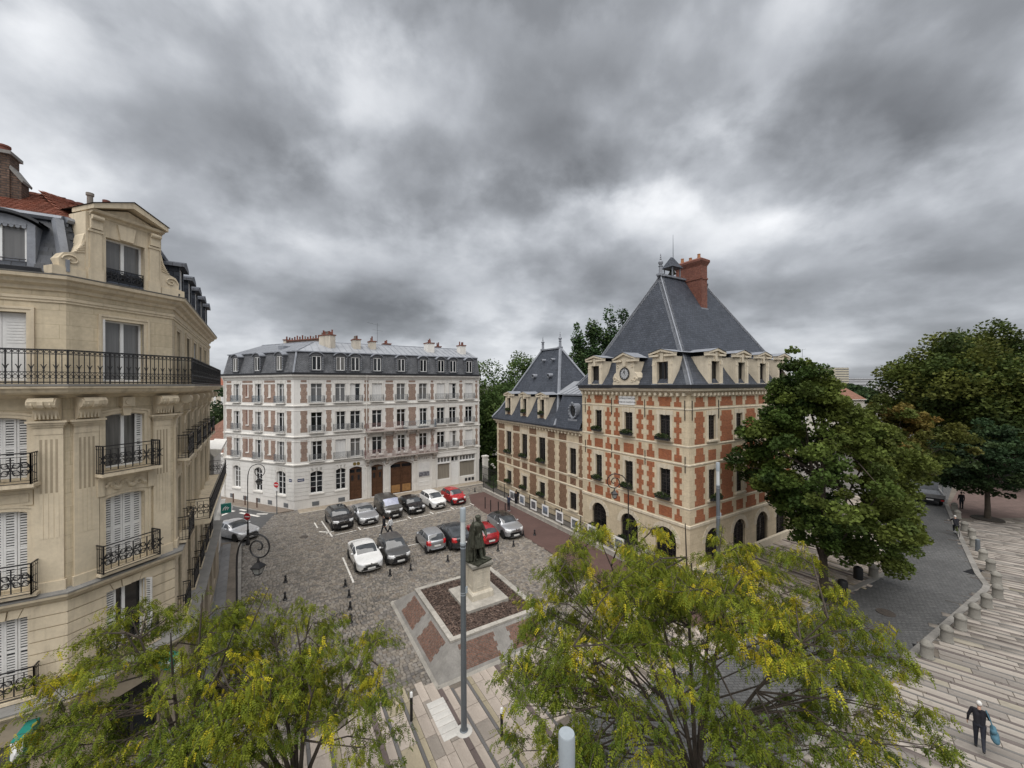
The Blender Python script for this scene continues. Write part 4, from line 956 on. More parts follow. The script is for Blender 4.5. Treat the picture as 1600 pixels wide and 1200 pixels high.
# ------------------------------------------------------------------ town hall: pyramid-roofed main block
TH = thing('town_hall', 'cream stone and orange brick town hall with steep slate roof and clock', 'building', (11.87,25.97,0))
FL_ = frame(0,0,180+AZB)      # front to the square: x runs from the wing (-) to the corner (0)
FR_ = frame(0,0,AZA)          # front to the road: x runs from the corner away
TA, TB = 14.3, 10.62          # plan: along the road front, along the square front
lcols=[(-8.93,-8.16),(-5.64,-4.82),(-2.35,-1.46)]; rcols=[(2.17,3.05),(5.67,6.53),(8.9,9.76),(12.0,12.86)]
Z2=(4.93,7.03); Z3=(9.10,10.85)
def arch_ops(cols): return [((a+c)/2-0.86,(a+c)/2+0.86,0.30,2.86,0.86) for a,c in cols]
b=MB(FL_); wall(b,-TB,0,0,12.6,[(a,c,*z,0) for a,c in lcols for z in (Z2,Z3)]+arch_ops(lcols),rev=0.35); b.build('square_wall',M_TSTONE,TH)
b=MB(FR_); wall(b,0,TA,0,12.6,[(a,c,*z,0) for a,c in rcols for z in (Z2,Z3)]+arch_ops(rcols),rev=0.35); b.build('road_wall',M_TSTONE,TH)
b=MB(FR_); b.poly([(TA,0,0),(TA,TB,0),(TA,TB,12.6),(TA,0,12.6)]); b.poly([(TA,TB,0),(0,TB,0),(0,TB,12.6),(TA,TB,12.6)]); b.build('rear_walls',M_TSTONE,TH)
FACES=((FL_,-TB,0.0,0,1),(FR_,0.0,TA,1,0))
for F,x0,x1,m0,m1 in FACES:
    for z,pr,h in ((3.25,0.07,0.20),(4.52,0.025,0.08),(7.45,0.05,0.11),(8.72,0.03,0.09),(11.24,0.035,0.09)):
        b=MB(F); cornice(b,x0,x1,[(0,z-0.03),(pr,z+0.03),(pr,z+h),(0,z+h+0.03)],m0,m1); b.build('string_course',M_TRIM,TH)
    b=MB(F); cornice(b,x0,x1,[(0,0.0),(0.12,0.0),(0.12,0.55),(0.06,0.62),(0,0.64)],m0,m1); b.build('plinth',M_TRIM,TH)
    b=MB(F); cornice(b,x0,x1,[(0,12.30),(0.06,12.34),(0.24,12.52),(0.38,12.56),(0.42,12.72),(0,12.76)],m0,m1); b.build('cornice',M_TRIM,TH)
    b=MB(F); cornice(b,x0,x1,[(0,12.72),(0.50,12.74),(0.54,12.98),(0.46,12.99),(0.42,12.84),(0,12.86)],m0,m1); b.build('gutter',M_GUTTER,TH)
    n=int((x1-x0)/0.46)
    me=cached('modillion',lambda:MB().box(-0.09,-0.26,0,0.09,0.0,0.20).mesh('modillion',M_TRIM))
    for k in range(n): link('modillion',me,TH,M=F@T(x0+0.25+k*(x1-x0-0.5)/(n-1),-0.01,12.22))
# brick panels: toothed strips, lintel squares and aprons
def strips(F, lst, rows, row=0.40, tooth=0.18):
    for a,c in lst:
        for z0,z1 in rows:
            t=min(tooth,(c-a)*0.30); b=MB(F); teeth(b,a,c,z0,z1,row,t,-0.014); b.build('brick_panel',M_BRICKR,TH)
ROWS=[(3.55,4.42),(4.68,7.32),(7.66,8.62),(8.90,11.12),(11.45,12.12)]
strips(FL_,[(-10.0,-9.44),(-7.75,-7.10),(-6.78,-6.15),(-4.44,-3.80),(-3.50,-2.81),(-1.15,-0.57)],ROWS)
for a,c in lcols:
    for z0,z1 in ((11.45,12.12),(7.66,8.40),(3.62,4.35)):
        if z0>11 and a<-5 and a>-6: continue
        b=MB(FL_); b.box(a-0.10,-0.013,z0,c+0.10,0.05,z1) if z0<11 else teeth(b,a-0.12,c+0.12,z0,z1,0.34,0.10,-0.013,start=1); b.build('brick_panel',M_BRICKR,TH)
strips(FR_,[(0.58,1.72),(3.62,5.22),(6.95,8.45),(10.2,11.55),(13.3,13.9)],ROWS,0.40,0.16)
for a,c in rcols:
    for z0,z1 in ((11.45,12.12),(7.66,8.40),(3.62,4.35)):
        b=MB(FR_); b.box(a-0.02,-0.013,z0,c+0.02,0.05,z1); b.build('brick_panel',M_BRICKR,TH)
# iron wall anchors
for F,xs in ((FL_,[-10.2,-7.02,-3.64,-0.30]),(FR_,[0.30,3.4])):
    for x in xs:
        for z0,z1 in ((10.55,11.9),(7.0,8.1)):
            if F is FR_ and z0<10: continue
            b=MB(F); b.box(x-0.02,-0.05,z0,x+0.02,-0.0,z1); b.build('wall_anchor',M_IRON,TH)
def thwin(F,cols,root,Zs,style='grid'):
    for a,c in cols:
        for z0,z1 in Zs:
            b=MB(F); t=0.2
            b.box(a-t,-0.03,z0,a,0.02,z1); b.box(c,-0.03,z0,c+t,0.02,z1); b.box(a-t-0.06,-0.034,z1,c+t+0.06,0.02,z1+0.32); b.xz([((a+c)/2-0.1,z1-0.02),((a+c)/2+0.1,z1-0.02),((a+c)/2+0.14,z1+0.34),((a+c)/2-0.14,z1+0.34)],-0.07,0.02)
            b.build('window_surround',M_TRIM,root)
            b=MB(F); b.box(a-0.24,-0.16,z0-0.13,c+0.24,0.05,z0); b.build('window_sill',M_TRIM,root)
            window(root,F,a,c,z0,z1,0.13,style,M_WINDARK,M_GLASSD)
thwin(FL_,lcols,TH,(Z2,Z3)); thwin(FR_,rcols,TH,(Z2,Z3))
for F,cols in ((FL_,lcols),(FR_,rcols)):
    for (a,c,z0,z1,r) in arch_ops(cols):
        o=window(TH,F,a,c,z0,z1,0.22,'grid',M_WINDARK,M_GLASSD,'arched_window')
        b=MB()
        for k in range(9): b.tube([(0.1+k*(c-a-0.2)/8,-0.14,0.0),(0.1+k*(c-a-0.2)/8,-0.14,1.75+math.sqrt(max(0,0.86**2-(0.1+k*(c-a-0.2)/8-0.86)**2))*0.95)],0.012,4)
        for rr in (0.55,0.82): b.tube([(0.86+rr*math.cos(t),-0.15,1.70+rr*math.sin(t)) for t in [math.pi*q/12 for q in range(13)]],0.014,4)
        b.build('window_grille',M_IRON,o)
        b=MB(F); n=11; xc=(a+c)/2                                 # arch stones
        for k in range(n):
            t0=math.pi*k/n+0.012; t1=math.pi*(k+1)/n-0.012
            b.xz([(xc+0.87*math.cos(t0),2.0+0.87*math.sin(t0)),(xc+1.22*math.cos(t0),2.0+1.22*math.sin(t0)),(xc+1.22*math.cos(t1),2.0+1.22*math.sin(t1)),(xc+0.87*math.cos(t1),2.0+0.87*math.sin(t1))],-0.03,0.02)
        b.build('window_arch',M_TRIM,TH)
# sign tablet
b=MB(FL_); b.box(-6.18,-0.05,11.42,-4.58,0.0,12.10); tab=b.build('sign_tablet',M_WSIGN,TH)
M_LET=MT('grey_lettering',(0.10,0.10,0.11),0.6,0.1,3,0.0)
for s,z,sz in (('REPUBLIQUE FRANÇAISE',11.91,0.155),('MAIRIE DE CHARENTON',11.62,0.165)):
    link('lettering',text_mesh(s,sz,M_LET,0.003,0.002),tab,M=FL_@T(-5.38,-0.054,z)@STAND)
# roof
def rp(name,pts,mat): b=MB(FR_); b.poly(pts); return b.build(name,mat,TH)
Z0=12.90; FLZ=13.62; fi=0.50; ax0,ax1,by=4.0,10.3,TB/2; ZT=22.2; o_=0.42
# local in FR_: x along road front, y inward (along the square front)
c0=[(-o_,-o_),(TA+o_,-o_),(TA+o_,TB+o_),(-o_,TB+o_)]; c1=[(fi-0.1,fi-0.1),(TA-fi+0.1,fi-0.1),(TA-fi+0.1,TB-fi+0.1),(fi-0.1,TB-fi+0.1)]
rg=[(ax0,by),(ax1,by)]
E0=[(x,y,Z0) for x,y in c0]; E1=[(x,y,FLZ+0.35) for x,y in c1]; RG=[(x,y,ZT) for x,y in rg]
rp('roof_slope',[E0[0],E0[1],E1[1],E1[0]],M_SLATE); rp('roof_slope',[E1[0],E1[1],RG[1],RG[0]],M_SLATE)
rp('roof_slope',[E0[3],E0[0],E1[0],E1[3]],M_SLATE); rp('roof_slope',[E1[3],E1[0],RG[0]],M_SLATE)
rp('roof_slope',[E0[1],E0[2],E1[2],E1[1]],M_SLATE); rp('roof_slope',[E1[1],E1[2],RG[1]],M_SLATE)
rp('roof_slope',[E0[2],E0[3],E1[3],E1[2]],M_SLATE); rp('roof_slope',[E1[2],E1[3],RG[0],RG[1]],M_SLATE)
def hip(pts, n0, n1, wd=0.17):
    """lead strips on both sides of a hip with a roll in the middle"""
    b=MB(FR_)
    for nv in (n0,n1):
        vs=[]; 
        for p in pts: p=Vector(p); vs+= [p+Vector((0,0,0.03)), p+Vector(nv)*wd*2.0+Vector((0,0,0.03))]
        for i in range(len(pts)-1): b.poly([vs[2*i],vs[2*i+2],vs[2*i+3],vs[2*i+1]]); b.poly([vs[2*i],vs[2*i+1],vs[2*i+3],vs[2*i+2]])
    b.tube([Vector(p)+Vector((0,0,0.05)) for p in pts],0.05,6); b.build('hip_flashing',M_LEAD,TH)
hip([E0[0],E1[0],RG[0]],(1,0,0),(0,1,0)); hip([E0[1],E1[1],RG[1]],(-1,0,0),(0,1,0)); hip([E0[3],E1[3],RG[0]],(1,0,0),(0,-1,0)); hip([E0[2],E1[2],RG[1]],(-1,0,0),(0,-1,0))
b=MB(FR_); b.box(ax0-0.3,by-0.2,ZT-0.05,ax1+0.2,by+0.2,ZT+0.10); b.build('roof_ridge',M_LEAD,TH)
def finial(F,x,y,z,h,root):
    b=MB(F); b.box(x-0.22,y-0.22,z-0.1,x+0.22,y+0.22,z+0.12); b.lathe([(0.16,0),(0.14,0.34*h),(0.20,0.38*h),(0.10,0.42*h),(0.20,0.52*h),(0.21,0.58*h),(0.12,0.64*h),(0.06,0.68*h),(0.09,0.72*h),(0.035,0.77*h),(0.07,0.82*h),(0.025,0.86*h),(0.045,0.90*h),(0.012,h)],(x,y,z+0.1),10); b.build('finial',M_LEAD,root,smooth=True)
finial(FR_,ax0+0.05,by,ZT,1.75,TH); finial(FR_,ax1-0.05,by,ZT,1.5,TH)
# bell hood on the ridge
b=MB(FR_); cx,cy=ax0+1.55,by
b.add([(cx-0.72,cy-0.6,ZT+0.78),(cx+0.72,cy-0.6,ZT+0.78),(cx+0.72,cy+0.6,ZT+0.78),(cx-0.72,cy+0.6,ZT+0.78),(cx-0.60,cy-0.5,ZT+0.92),(cx+0.60,cy-0.5,ZT+0.92),(cx+0.60,cy+0.5,ZT+0.92),(cx-0.60,cy+0.5,ZT+0.92),(cx-0.15,cy-0.02,ZT+1.75),(cx+0.15,cy-0.02,ZT+1.75),(cx+0.15,cy+0.02,ZT+1.75),(cx-0.15,cy+0.02,ZT+1.75)],
 [(0,3,2,1),(0,1,5,4),(1,2,6,5),(2,3,7,6),(3,0,4,7),(4,5,9,8),(5,6,10,9),(6,7,11,10),(7,4,8,11),(8,9,10,11)])
hood=b.build('bell_hood',M_SLATE,TH); b=MB(FR_)
for sx in (-0.5,0.5):
    for sy in (-0.4,0.4): b.box(cx+sx-0.04,cy+sy-0.04,ZT+0.05,cx+sx+0.04,cy+sy+0.04,ZT+0.8)
b.build('hood_post',M_LEAD,hood); b=MB(FR_); b.lathe([(0.36,0),(0.30,0.06),(0.22,0.22),(0.16,0.36),(0.05,0.42)],(cx,cy,ZT+0.30),12); b.build('bell',M_BRONZE,hood,smooth=True)
# big brick chimney on the road slope
b=MB(FR_); x0,x1,y0,y1=7.24,8.12,3.73,6.15
b.box(x0,y0,17.5,x1,y1,23.15); ch=b.build('chimney',M_BRICKC,TH)
b=MB(FR_); b.box(x0-0.05,y0-0.05,22.0,x1+0.05,y1+0.05,22.14); b.frus(x0,y0,x1,y1,23.15,x0-0.16,y0-0.16,x1+0.16,y1+0.16,23.5); b.box(x0-0.17,y0-0.17,23.5,x1+0.17,y1+0.17,23.68); b.frus(x0-0.17,y0-0.17,x1+0.17,y1+0.17,23.68,x0+0.1,y0+0.1,x1-0.1,y1-0.1,23.86); b.build('chimney_cap',M_BRICKC,ch)
for yy,h in ((4.2,0.42),(5.0,0.3),(5.8,0.45)):
    b=MB(FR_); b.lathe([(0.15,0),(0.14,0.1),(0.12,h-0.06),(0.14,h-0.04),(0.14,h)],(7.68,yy,23.86),10); b.build('chimney_pot',MT('ochre_pot',(0.33,0.15,0.07),0.85,0.2,3,0.1),ch,smooth=True)
b=MB(FR_); b.box(x0-0.05,y0-0.08,19.25,x1+0.05,y0+0.02,19.52); b.build('chimney_flashing',M_LEAD,ch)
b=MB(FR_); b.tube([(7.2,6.4,22.0),(7.2,6.4,25.0),(7.2,6.4,26.6)],[0.045,0.03,0.012],6); b.build('lightning_rod',M_STEEL,TH)
# dormers
def thdormer(F,xc,root,w_=1.66,z0=13.0,z1=15.5,y=-0.05,wz=(13.08,14.62),ww=0.94,awning=False,stone=None):
    st=stone or M_TRIM; ze=z1-0.52; b=MB(F); dep=1.95; h=ww/2; W2=w_/2
    def cheek(xa,xb): b.add([(xa,y,z0),(xb,y,z0),(xb,y+0.30,z0),(xa,y+0.30,z0),(xa,y,ze),(xb,y,ze),(xb,y+dep,ze),(xa,y+dep,ze)],[(0,3,2,1),(4,5,6,7),(0,1,5,4),(1,2,6,5),(2,3,7,6),(3,0,4,7)])
    cheek(xc-W2,xc-h); cheek(xc+h,xc+W2); b.box(xc-h,y,wz[1],xc+h,y+0.55,ze); b.box(xc-h,y,z0-0.02,xc+h,y+0.4,wz[0])
    d=b.build('dormer',st,root)
    b=MB(F)                                                     # mouldings, keystone, side pilasters
    for s in (-1,1):
        b.box(xc+s*(W2-0.13)-0.11,y-0.05,z0,xc+s*(W2-0.13)+0.11,y,ze-0.30); b.box(xc+s*(W2-0.13)-0.14,y-0.07,ze-0.62,xc+s*(W2-0.13)+0.14,y,ze-0.54)
    b.xz([(xc-0.11,wz[1]-0.02),(xc+0.11,wz[1]-0.02),(xc+0.15,ze+0.30),(xc-0.15,ze+0.30)],y-0.08,y+0.02); b.build('dormer_pilasters',st,d)
    b=MB(F); o=0.20                                             # pediment with open bed moulding
    b.xz([(xc-W2-o,ze),(xc-0.24,ze),(xc-0.24,ze+0.13),(xc-W2-o,ze+0.13)],y-0.16,y+0.2); b.xz([(xc+0.24,ze),(xc+W2+o,ze),(xc+W2+o,ze+0.13),(xc+0.24,ze+0.13)],y-0.16,y+0.2)
    b.xz([(xc-W2+0.05,ze+0.12),(xc+W2-0.05,ze+0.12),(xc,z1-0.10)],y-0.02,y+0.3)
    b.xz([(xc-W2-o,ze+0.13),(xc,z1-0.16),(xc,z1),(xc-W2-o-0.04,ze+0.24)],y-0.18,y+0.2); b.xz([(xc,z1-0.16),(xc+W2+o,ze+0.13),(xc+W2+o+0.04,ze+0.24),(xc,z1)],y-0.18,y+0.2)
    b.build('pediment',st,d)
    b=MB(F); k=0.03                                             # little zinc gable roof running back into the slates
    dep2=2.1
    for s in (-1,1): b.poly([(xc+s*(W2+o+0.05),y-0.22,ze+0.25+k),(xc,y-0.22,z1+k),(xc,y+dep2+0.45,z1+k),(xc+s*(W2+o+0.05),y+dep2,ze+0.25+k)][::s])
    b.build('dormer_roof',M_LEAD,d)
    o2=window(root,F,xc-h,xc+h,wz[0],wz[1],y+0.26,'plain',M_WINDARK,M_GLASSD,'dormer_window')
    b=MB(F); b.box(xc-W2-0.03,y-0.10,z0-0.10,xc-h+0.02,y+0.2,z0+0.10); b.box(xc+h-0.02,y-0.10,z0-0.10,xc+W2+0.03,y+0.2,z0+0.10); b.build('dormer_flashing',M_LEAD,d)
    if awning: b=MB(F); b.add([(xc-h,y+0.1,wz[1]),(xc+h,y+0.1,wz[1]),(xc+h,y-0.75,wz[0]+0.35),(xc-h,y-0.75,wz[0]+0.35)],[(0,1,2,3),(3,2,1,0)]); b.build('canvas_blind',M_SHUT,d)
for xc in (-8.62,-1.86): thdormer(FL_,xc,TH,y=-0.32,z0=12.96)
for i,xc in enumerate((2.55,5.9,8.95,12.0)): thdormer(FR_,xc,TH,y=-0.32,z0=12.96,awning=(i==3))
# clock aedicule
xc=-5.22; y=-0.40; st=M_TRIM
prof=[(-1.28,12.80),(1.28,12.80),(1.28,13.12),(1.20,13.28),(1.28,13.55),(1.10,13.85),(0.92,13.98),(0.92,14.78),(-0.92,14.78),(-0.92,13.98),(-1.10,13.85),(-1.28,13.55),(-1.20,13.28),(-1.28,13.12)]
b=MB(FL_); b.xz([(xc+x,z) for x,z in prof],y,y+1.4); b.frus(xc-0.9,0.8,xc+0.9,2.2,13.0,xc-0.9,0.8,xc+0.9,2.4,14.75); b.xz([(xc-1.34,12.72),(xc+1.34,12.72),(xc+1.34,12.86),(xc-1.34,12.86)],y-0.10,y+0.3); ck=b.build('clock_dormer',st,TH)
b=MB(FL_)
for s in (-1,1):
    b.tube([(xc+s*(1.02+0.17*math.cos(t)*(1-t/14)),y-0.03,13.42+0.17*math.sin(t)*(1-t/14)) for t in [q*0.45 for q in range(18)]],0.035,5); b.tube([(xc+s*(0.70+0.10*math.cos(t)),y-0.02,13.30+0.10*math.sin(t)) for t in [q*0.5 for q in range(13)]],0.03,5)
    b.tube([(xc+s*(0.72+0.09*math.cos(t)),y-0.02,14.42+0.09*math.sin(t)) for t in [q*0.5 for q in range(13)]],0.03,5)
b.xz([(xc-0.13,14.42),(xc+0.13,14.42),(xc+0.18,14.95),(xc-0.18,14.95)],y-0.10,y+0.02)
b.build('carved_scrolls',st,ck)
b=MB(FL_); ze,z1,o,W2=14.78,15.50,0.16,0.98
b.xz([(xc-W2-o,ze),(xc-0.26,ze),(xc-0.26,ze+0.14),(xc-W2-o,ze+0.14)],y-0.18,y+0.3); b.xz([(xc+0.26,ze),(xc+W2+o,ze),(xc+W2+o,ze+0.14),(xc+0.26,ze+0.14)],y-0.18,y+0.3); b.xz([(xc-W2,ze+0.12),(xc+W2,ze+0.12),(xc,z1-0.1)],y-0.02,y+0.3)
b.xz([(xc-W2-o,ze+0.14),(xc,z1-0.16),(xc,z1),(xc-W2-o-0.04,ze+0.25)],y-0.2,y+0.3); b.xz([(xc,z1-0.16),(xc+W2+o,ze+0.14),(xc+W2+o+0.04,ze+0.25),(xc,z1)],y-0.2,y+0.3); b.build('pediment',st,ck)
b=MB(FL_)
for s in (-1,1): b.poly([(xc+s*(W2+o+0.05),y-0.24,ze+0.28),(xc,y-0.24,z1+0.03),(xc,y+2.6,z1+0.03),(xc+s*(W2+o+0.05),y+2.1,ze+0.28)][::s])
b.build('dormer_roof',M_LEAD,ck)
K=FL_@T(xc,y-0.02,13.86)@STAND
b=MB(); b.lathe([(0.53,-0.01),(0.53,0.05),(0.47,0.06),(0.46,0.03),(0.02,0.03)],(0,0,0),32); K=K@Matrix.Scale(0.9,4); face=b.build('clock_face',MT('clock_enamel',(0.44,0.45,0.46),0.4,0.05,3,0.0),TH,M=K)
b=MB(); b.lathe([(0.54,0.0),(0.54,0.07),(0.46,0.07),(0.46,0.0)],(0,0,0),32); b.build('clock_rim',M_IRON,face)
b=MB()
for k in range(12):
    a=k*math.pi/6; r0,r1=(0.33,0.445); wd=0.035 if k%3 else 0.05; d=Vector((math.sin(a),math.cos(a),0)); n=Vector((d.y,-d.x,0))
    for q in ((-1,0,1) if k%3!=0 else (-1.3,0,1.3)): p0=d*r0+n*q*0.026; p1=d*r1+n*q*0.030; b.add([p0-n*0.009+Vector((0,0,.036)),p1-n*0.009+Vector((0,0,.036)),p1+n*0.009+Vector((0,0,.036)),p0+n*0.009+Vector((0,0,.036))],[(0,3,2,1)])
b.tube([(0.20*math.cos(t),0.20*math.sin(t),0.036) for t in [math.pi*q/12 for q in range(25)]],0.012,4); b.build('clock_numerals',M_LET,face)
for ang,L,wd in ((-3,0.42,0.020),(-32,0.27,0.030)):
    a=R(ang); d=Vector((math.sin(a),math.cos(a),0)); n=Vector((d.y,-d.x,0)); z=Vector((0,0,0.045)); b=MB(); b.add([-d*0.08-n*wd+z,-d*0.08+n*wd+z,d*L*0.7+n*wd*1.5+z,d*L+z,d*L*0.7-n*wd*1.5+z],[(0,4,3,2,1),(0,1,2,3,4)]); b.build('clock_hand',M_IRON,face)

# ------------------------------------------------------------------ wing of brown brick
WG = thing('town_hall_wing', 'two-storey brown brick wing with cream quoins and pavilion slate roof beside the clock block', 'building', (11.87,25.97,0))
X0,X1=-26.62,-TB-0.02; ZW=8.62
up=[(-24.26,-23.12,4.97,7.58),(-20.86,-19.74,4.97,7.58),(-17.52,-16.36,4.97,7.58),(-12.48,-11.56,4.65,7.08)]
lo=[(-24.15,-23.15,1.45,2.84),(-20.78,-19.86,1.45,2.84),(-17.44,-16.46,1.45,2.86),(-12.50,-11.56,1.30,2.92)]
cel=[(-22.3,-21.4,0.15,0.75),(-18.9,-18.0,0.15,0.75),(-14.9,-14.0,0.15,0.75)]
b=MB(FL_@T(0,0.06,0)); wall(b,X0,X1,0,ZW,[(*u,0) for u in up+lo+cel],rev=0.3); b.build('square_wall',M_TSTONE,WG)
FW=FL_@T(0,0.06,0)
b=MB(FW); b.poly([(X0,0,0),(X0,0,ZW),(X0,8.4,ZW),(X0,8.4,0)]); b.poly([(X0,8.4,0),(X0,8.4,ZW),(X1,8.4,ZW),(X1,8.4,0)]); b.build('rear_walls',M_TSTONE,WG)
for z,pr,h in ((0.95,0.04,0.12),(3.44,0.045,0.11),(4.40,0.03,0.09),(7.54,0.03,0.09)):
    b=MB(FW); cornice(b,X0,X1,[(0,z-0.03),(pr,z+0.03),(pr,z+h),(0,z+h+0.03)],1,0); b.build('string_course',M_TRIM,WG)
b=MB(FW); cornice(b,X0,X1,[(0,8.42),(0.06,8.46),(0.22,8.60),(0.34,8.64),(0.38,8.78),(0,8.82)],1,0); b.build('cornice',M_TRIM,WG)
b=MB(FW); cornice(b,X0,X1,[(0,8.80),(0.46,8.82),(0.48,8.98),(0,9.06)],1,0); b.build('gutter',M_SLATE,WG)
n=int((X1-X0)/0.5)
mw=cached('modillion_w',lambda:MB().box(-0.08,-0.22,0,0.08,0.0,0.17).mesh('modillion',M_TRIM))
for k in range(n): link('modillion',mw,WG,M=FW@T(X0+0.2+k*(X1-X0-0.4)/(n-1),-0.01,8.36))
thwin(FW,[],WG,())
for (a,c,z0,z1) in up+lo:
    b=MB(FW); t=0.2
    teeth(b,a-t-0.1,a,z0,z1,0.36,0.1,-0.022,True,False); teeth(b,c,c+t+0.1,z0,z1,0.36,0.1,-0.022,False,True); b.box(a-t-0.1,-0.026,z1,c+t+0.1,0.02,z1+(0.44 if z0>3 else 0.30)); b.build('window_surround',M_TRIM,WG)
    b=MB(FW); b.box(a-0.2,-0.14,z0-0.12,c+0.2,0.05,z0); b.build('window_sill',M_TRIM,WG)
    window(WG,FW,a,c,z0,z1,0.12,'cas',M_WINDARK,M_GLASSD)
for (a,c,z0,z1) in cel: window(WG,FW,a,c,z0,z1,0.15,'plain',M_WINDARK,M_GLASSD,'cellar_window')
bk=[(-26.25,-24.71),(-22.75,-21.30),(-19.33,-17.98),(-15.98,-14.77),(-14.14,-12.94),(-11.20,-10.68)]
for a,c in bk:
    for z0,z1 in ((1.12,3.38),(4.55,7.46)):
        b=MB(FW); teeth(b,a,c,z0,z1,0.36,0.10,-0.014); b.build('brick_panel',M_BRICKW,WG)
    for z0,z1 in ((3.64,4.32),(7.70,8.34)):
        b=MB(FW); b.box(a+0.02,-0.012,z0,c-0.02,0.05,z1); b.build('brick_panel',M_BRICKW,WG)
for (a,c,z0,z1) in up:
    b=MB(FW); b.box(a+0.05,-0.012,3.66,c-0.05,0.05,4.30); d=b.build('brick_panel',M_BRICKW,WG)
    b=MB(FW)
    for s in (0,1): b.tube([(a+0.1,-0.02,3.7+0.56*s),(c-0.1,-0.02,4.26-0.56*s)],0.02,4)
    b.build('lattice_bond',M_BRICKC,d)
# wing roofs: pavilion with hips, lower mansard link
S0=-14.2
def wp_(name,pts,mat): b=MB(FW); b.poly(pts); return b.build(name,mat,WG)
EV=9.0; pr0=(X0+4.0,4.2,17.25); pr1=(S0-4.9,4.2,17.25); e=[(X0-0.4,-0.4,EV),(S0,-0.4,EV),(S0,8.8,EV),(X0-0.4,8.8,EV)]; k1=[(X0+0.35,0.35,10.05),(S0-0.45,0.35,10.05),(S0-0.45,8.05,10.05),(X0+0.35,8.05,10.05)]
for i,j,rg_ in ((0,1,(pr1,pr0)),(2,3,(pr0,pr1))):
    wp_('roof_slope',[e[i],e[j],k1[j],k1[i]],M_SLATE); wp_('roof_slope',[k1[i],k1[j],*rg_],M_SLATE)
wp_('roof_slope',[e[1],e[2],k1[2],k1[1]],M_SLATE); wp_('roof_slope',[k1[1],k1[2],pr1],M_SLATE); wp_('roof_slope',[e[3],e[0],k1[0],k1[3]],M_SLATE); wp_('roof_slope',[k1[3],k1[0],pr0],M_SLATE)
for pts,off in (([e[1],k1[1],pr1],0.0),([e[0],k1[0],pr0],0.0),([k1[2],pr1],0.0)):
    b=MB(FW); b.tube([Vector(p)+Vector((0,-0.02,0.02)) for p in pts],0.16,4); b.build('hip_flashing',M_LEAD,WG)
b=MB(FW); b.box(pr0[0]-0.1,4.05,17.2,pr1[0]+0.15,4.35,17.36); b.build('roof_ridge',M_LEAD,WG)
finial(FW,pr0[0]+0.1,4.2,17.3,1.5,WG); finial(FW,pr1[0]-0.05,4.2,17.3,1.75,WG)
wp_('link_mansard',[(S0-0.5,-0.4,EV),(X1,-0.4,EV),(X1,1.0,12.05),(S0-0.5,1.0,12.05)],M_SLATE)
wp_('link_zinc_roof',[(S0-1.5,0.9,12.05),(X1,0.9,12.05),(X1,4.2,13.4),(S0-3.2,4.2,13.4)],M_ZINC); wp_('link_zinc_roof',[(S0-3.2,4.2,13.4),(X1,4.2,13.4),(X1,8.4,12.0),(S0-0.5,8.4,12.0)],M_ZINC)
b=MB(FW); b.box(S0-0.4,0.82,11.98,X1,1.02,12.12)
for k in range(7): b.tube([(S0-0.8+0.7*k,0.95,12.10),(S0-0.8+0.7*k,4.2,13.43)],0.03,4)
b.build('zinc_edge',M_LEAD,WG)
for xc in (-23.7,-20.3,-16.95):
    thdormer(FW,xc,WG,1.50,9.15,12.25,0.0,(9.95,11.50),0.76)
    b=MB(FW); b.box(xc-0.30,-0.02,9.45,xc+0.30,0.3,9.85); b.build('brick_panel',M_BRICKW,WG)
# round eyes in the slates
def eye(F,x,z,y,r,root,name='roof_eye',big=False):
    b=MB(F@T(x,y,z)@Matrix.Rotation(R(90),4,'X')); b.lathe([(r,-1.2),(r,0.25),(r*0.78,0.28),(r*0.74,0.12),(0.02,0.12)],(0,0,0),16,1.0,1.25 if big else 1.0); o=b.build(name,M_LEAD,root,smooth=True)
    b=MB(F@T(x,y,z)@Matrix.Rotation(R(90),4,'X')); b.lathe([(r*0.70,0.14),(0.02,0.15)],(0,0,0),14,1.0,1.25 if big else 1.0); b.build('pane',M_GLASS,o)
    if big:
        b=MB(F@T(x,y,z))
        for k in range(14): a=2*math.pi*k/14; b.ball((r*0.92*math.cos(a),-0.27,r*1.16*math.sin(a)),0.075,6,4)
        b.box(-r*1.1,-0.28,-r*1.55,r*1.1,0.3,-r*1.28); b.ball((0,-0.27,r*1.32),0.12,6,4); b.build('eye_moulding',M_LEAD,o)
eye(FW,-11.95,10.55,0.15,0.58,WG,'bulls_eye_window',True)
for x,z in ((-21.6,14.05),(-18.6,14.05)): eye(FW,x,z,(z-10.05)/7.2*3.85+0.15,0.26,WG)
for x,z in ((-21.1,15.9),(-19.3,15.9)): eye(FW,x,z,(z-10.05)/7.2*3.85+0.15,0.16,WG)
# small brick chimney at the joint
b=MB(FL_); b.box(-12.1,2.4,11.5,-11.0,3.2,15.1); c=b.build('chimney',M_BRICKC,WG); b=MB(FL_); b.box(-12.16,2.34,15.1,-10.94,3.26,15.24); b.ball((-11.3,2.8,15.42),0.16,8,6); b.build('chimney_cap',M_BRICKC,c)

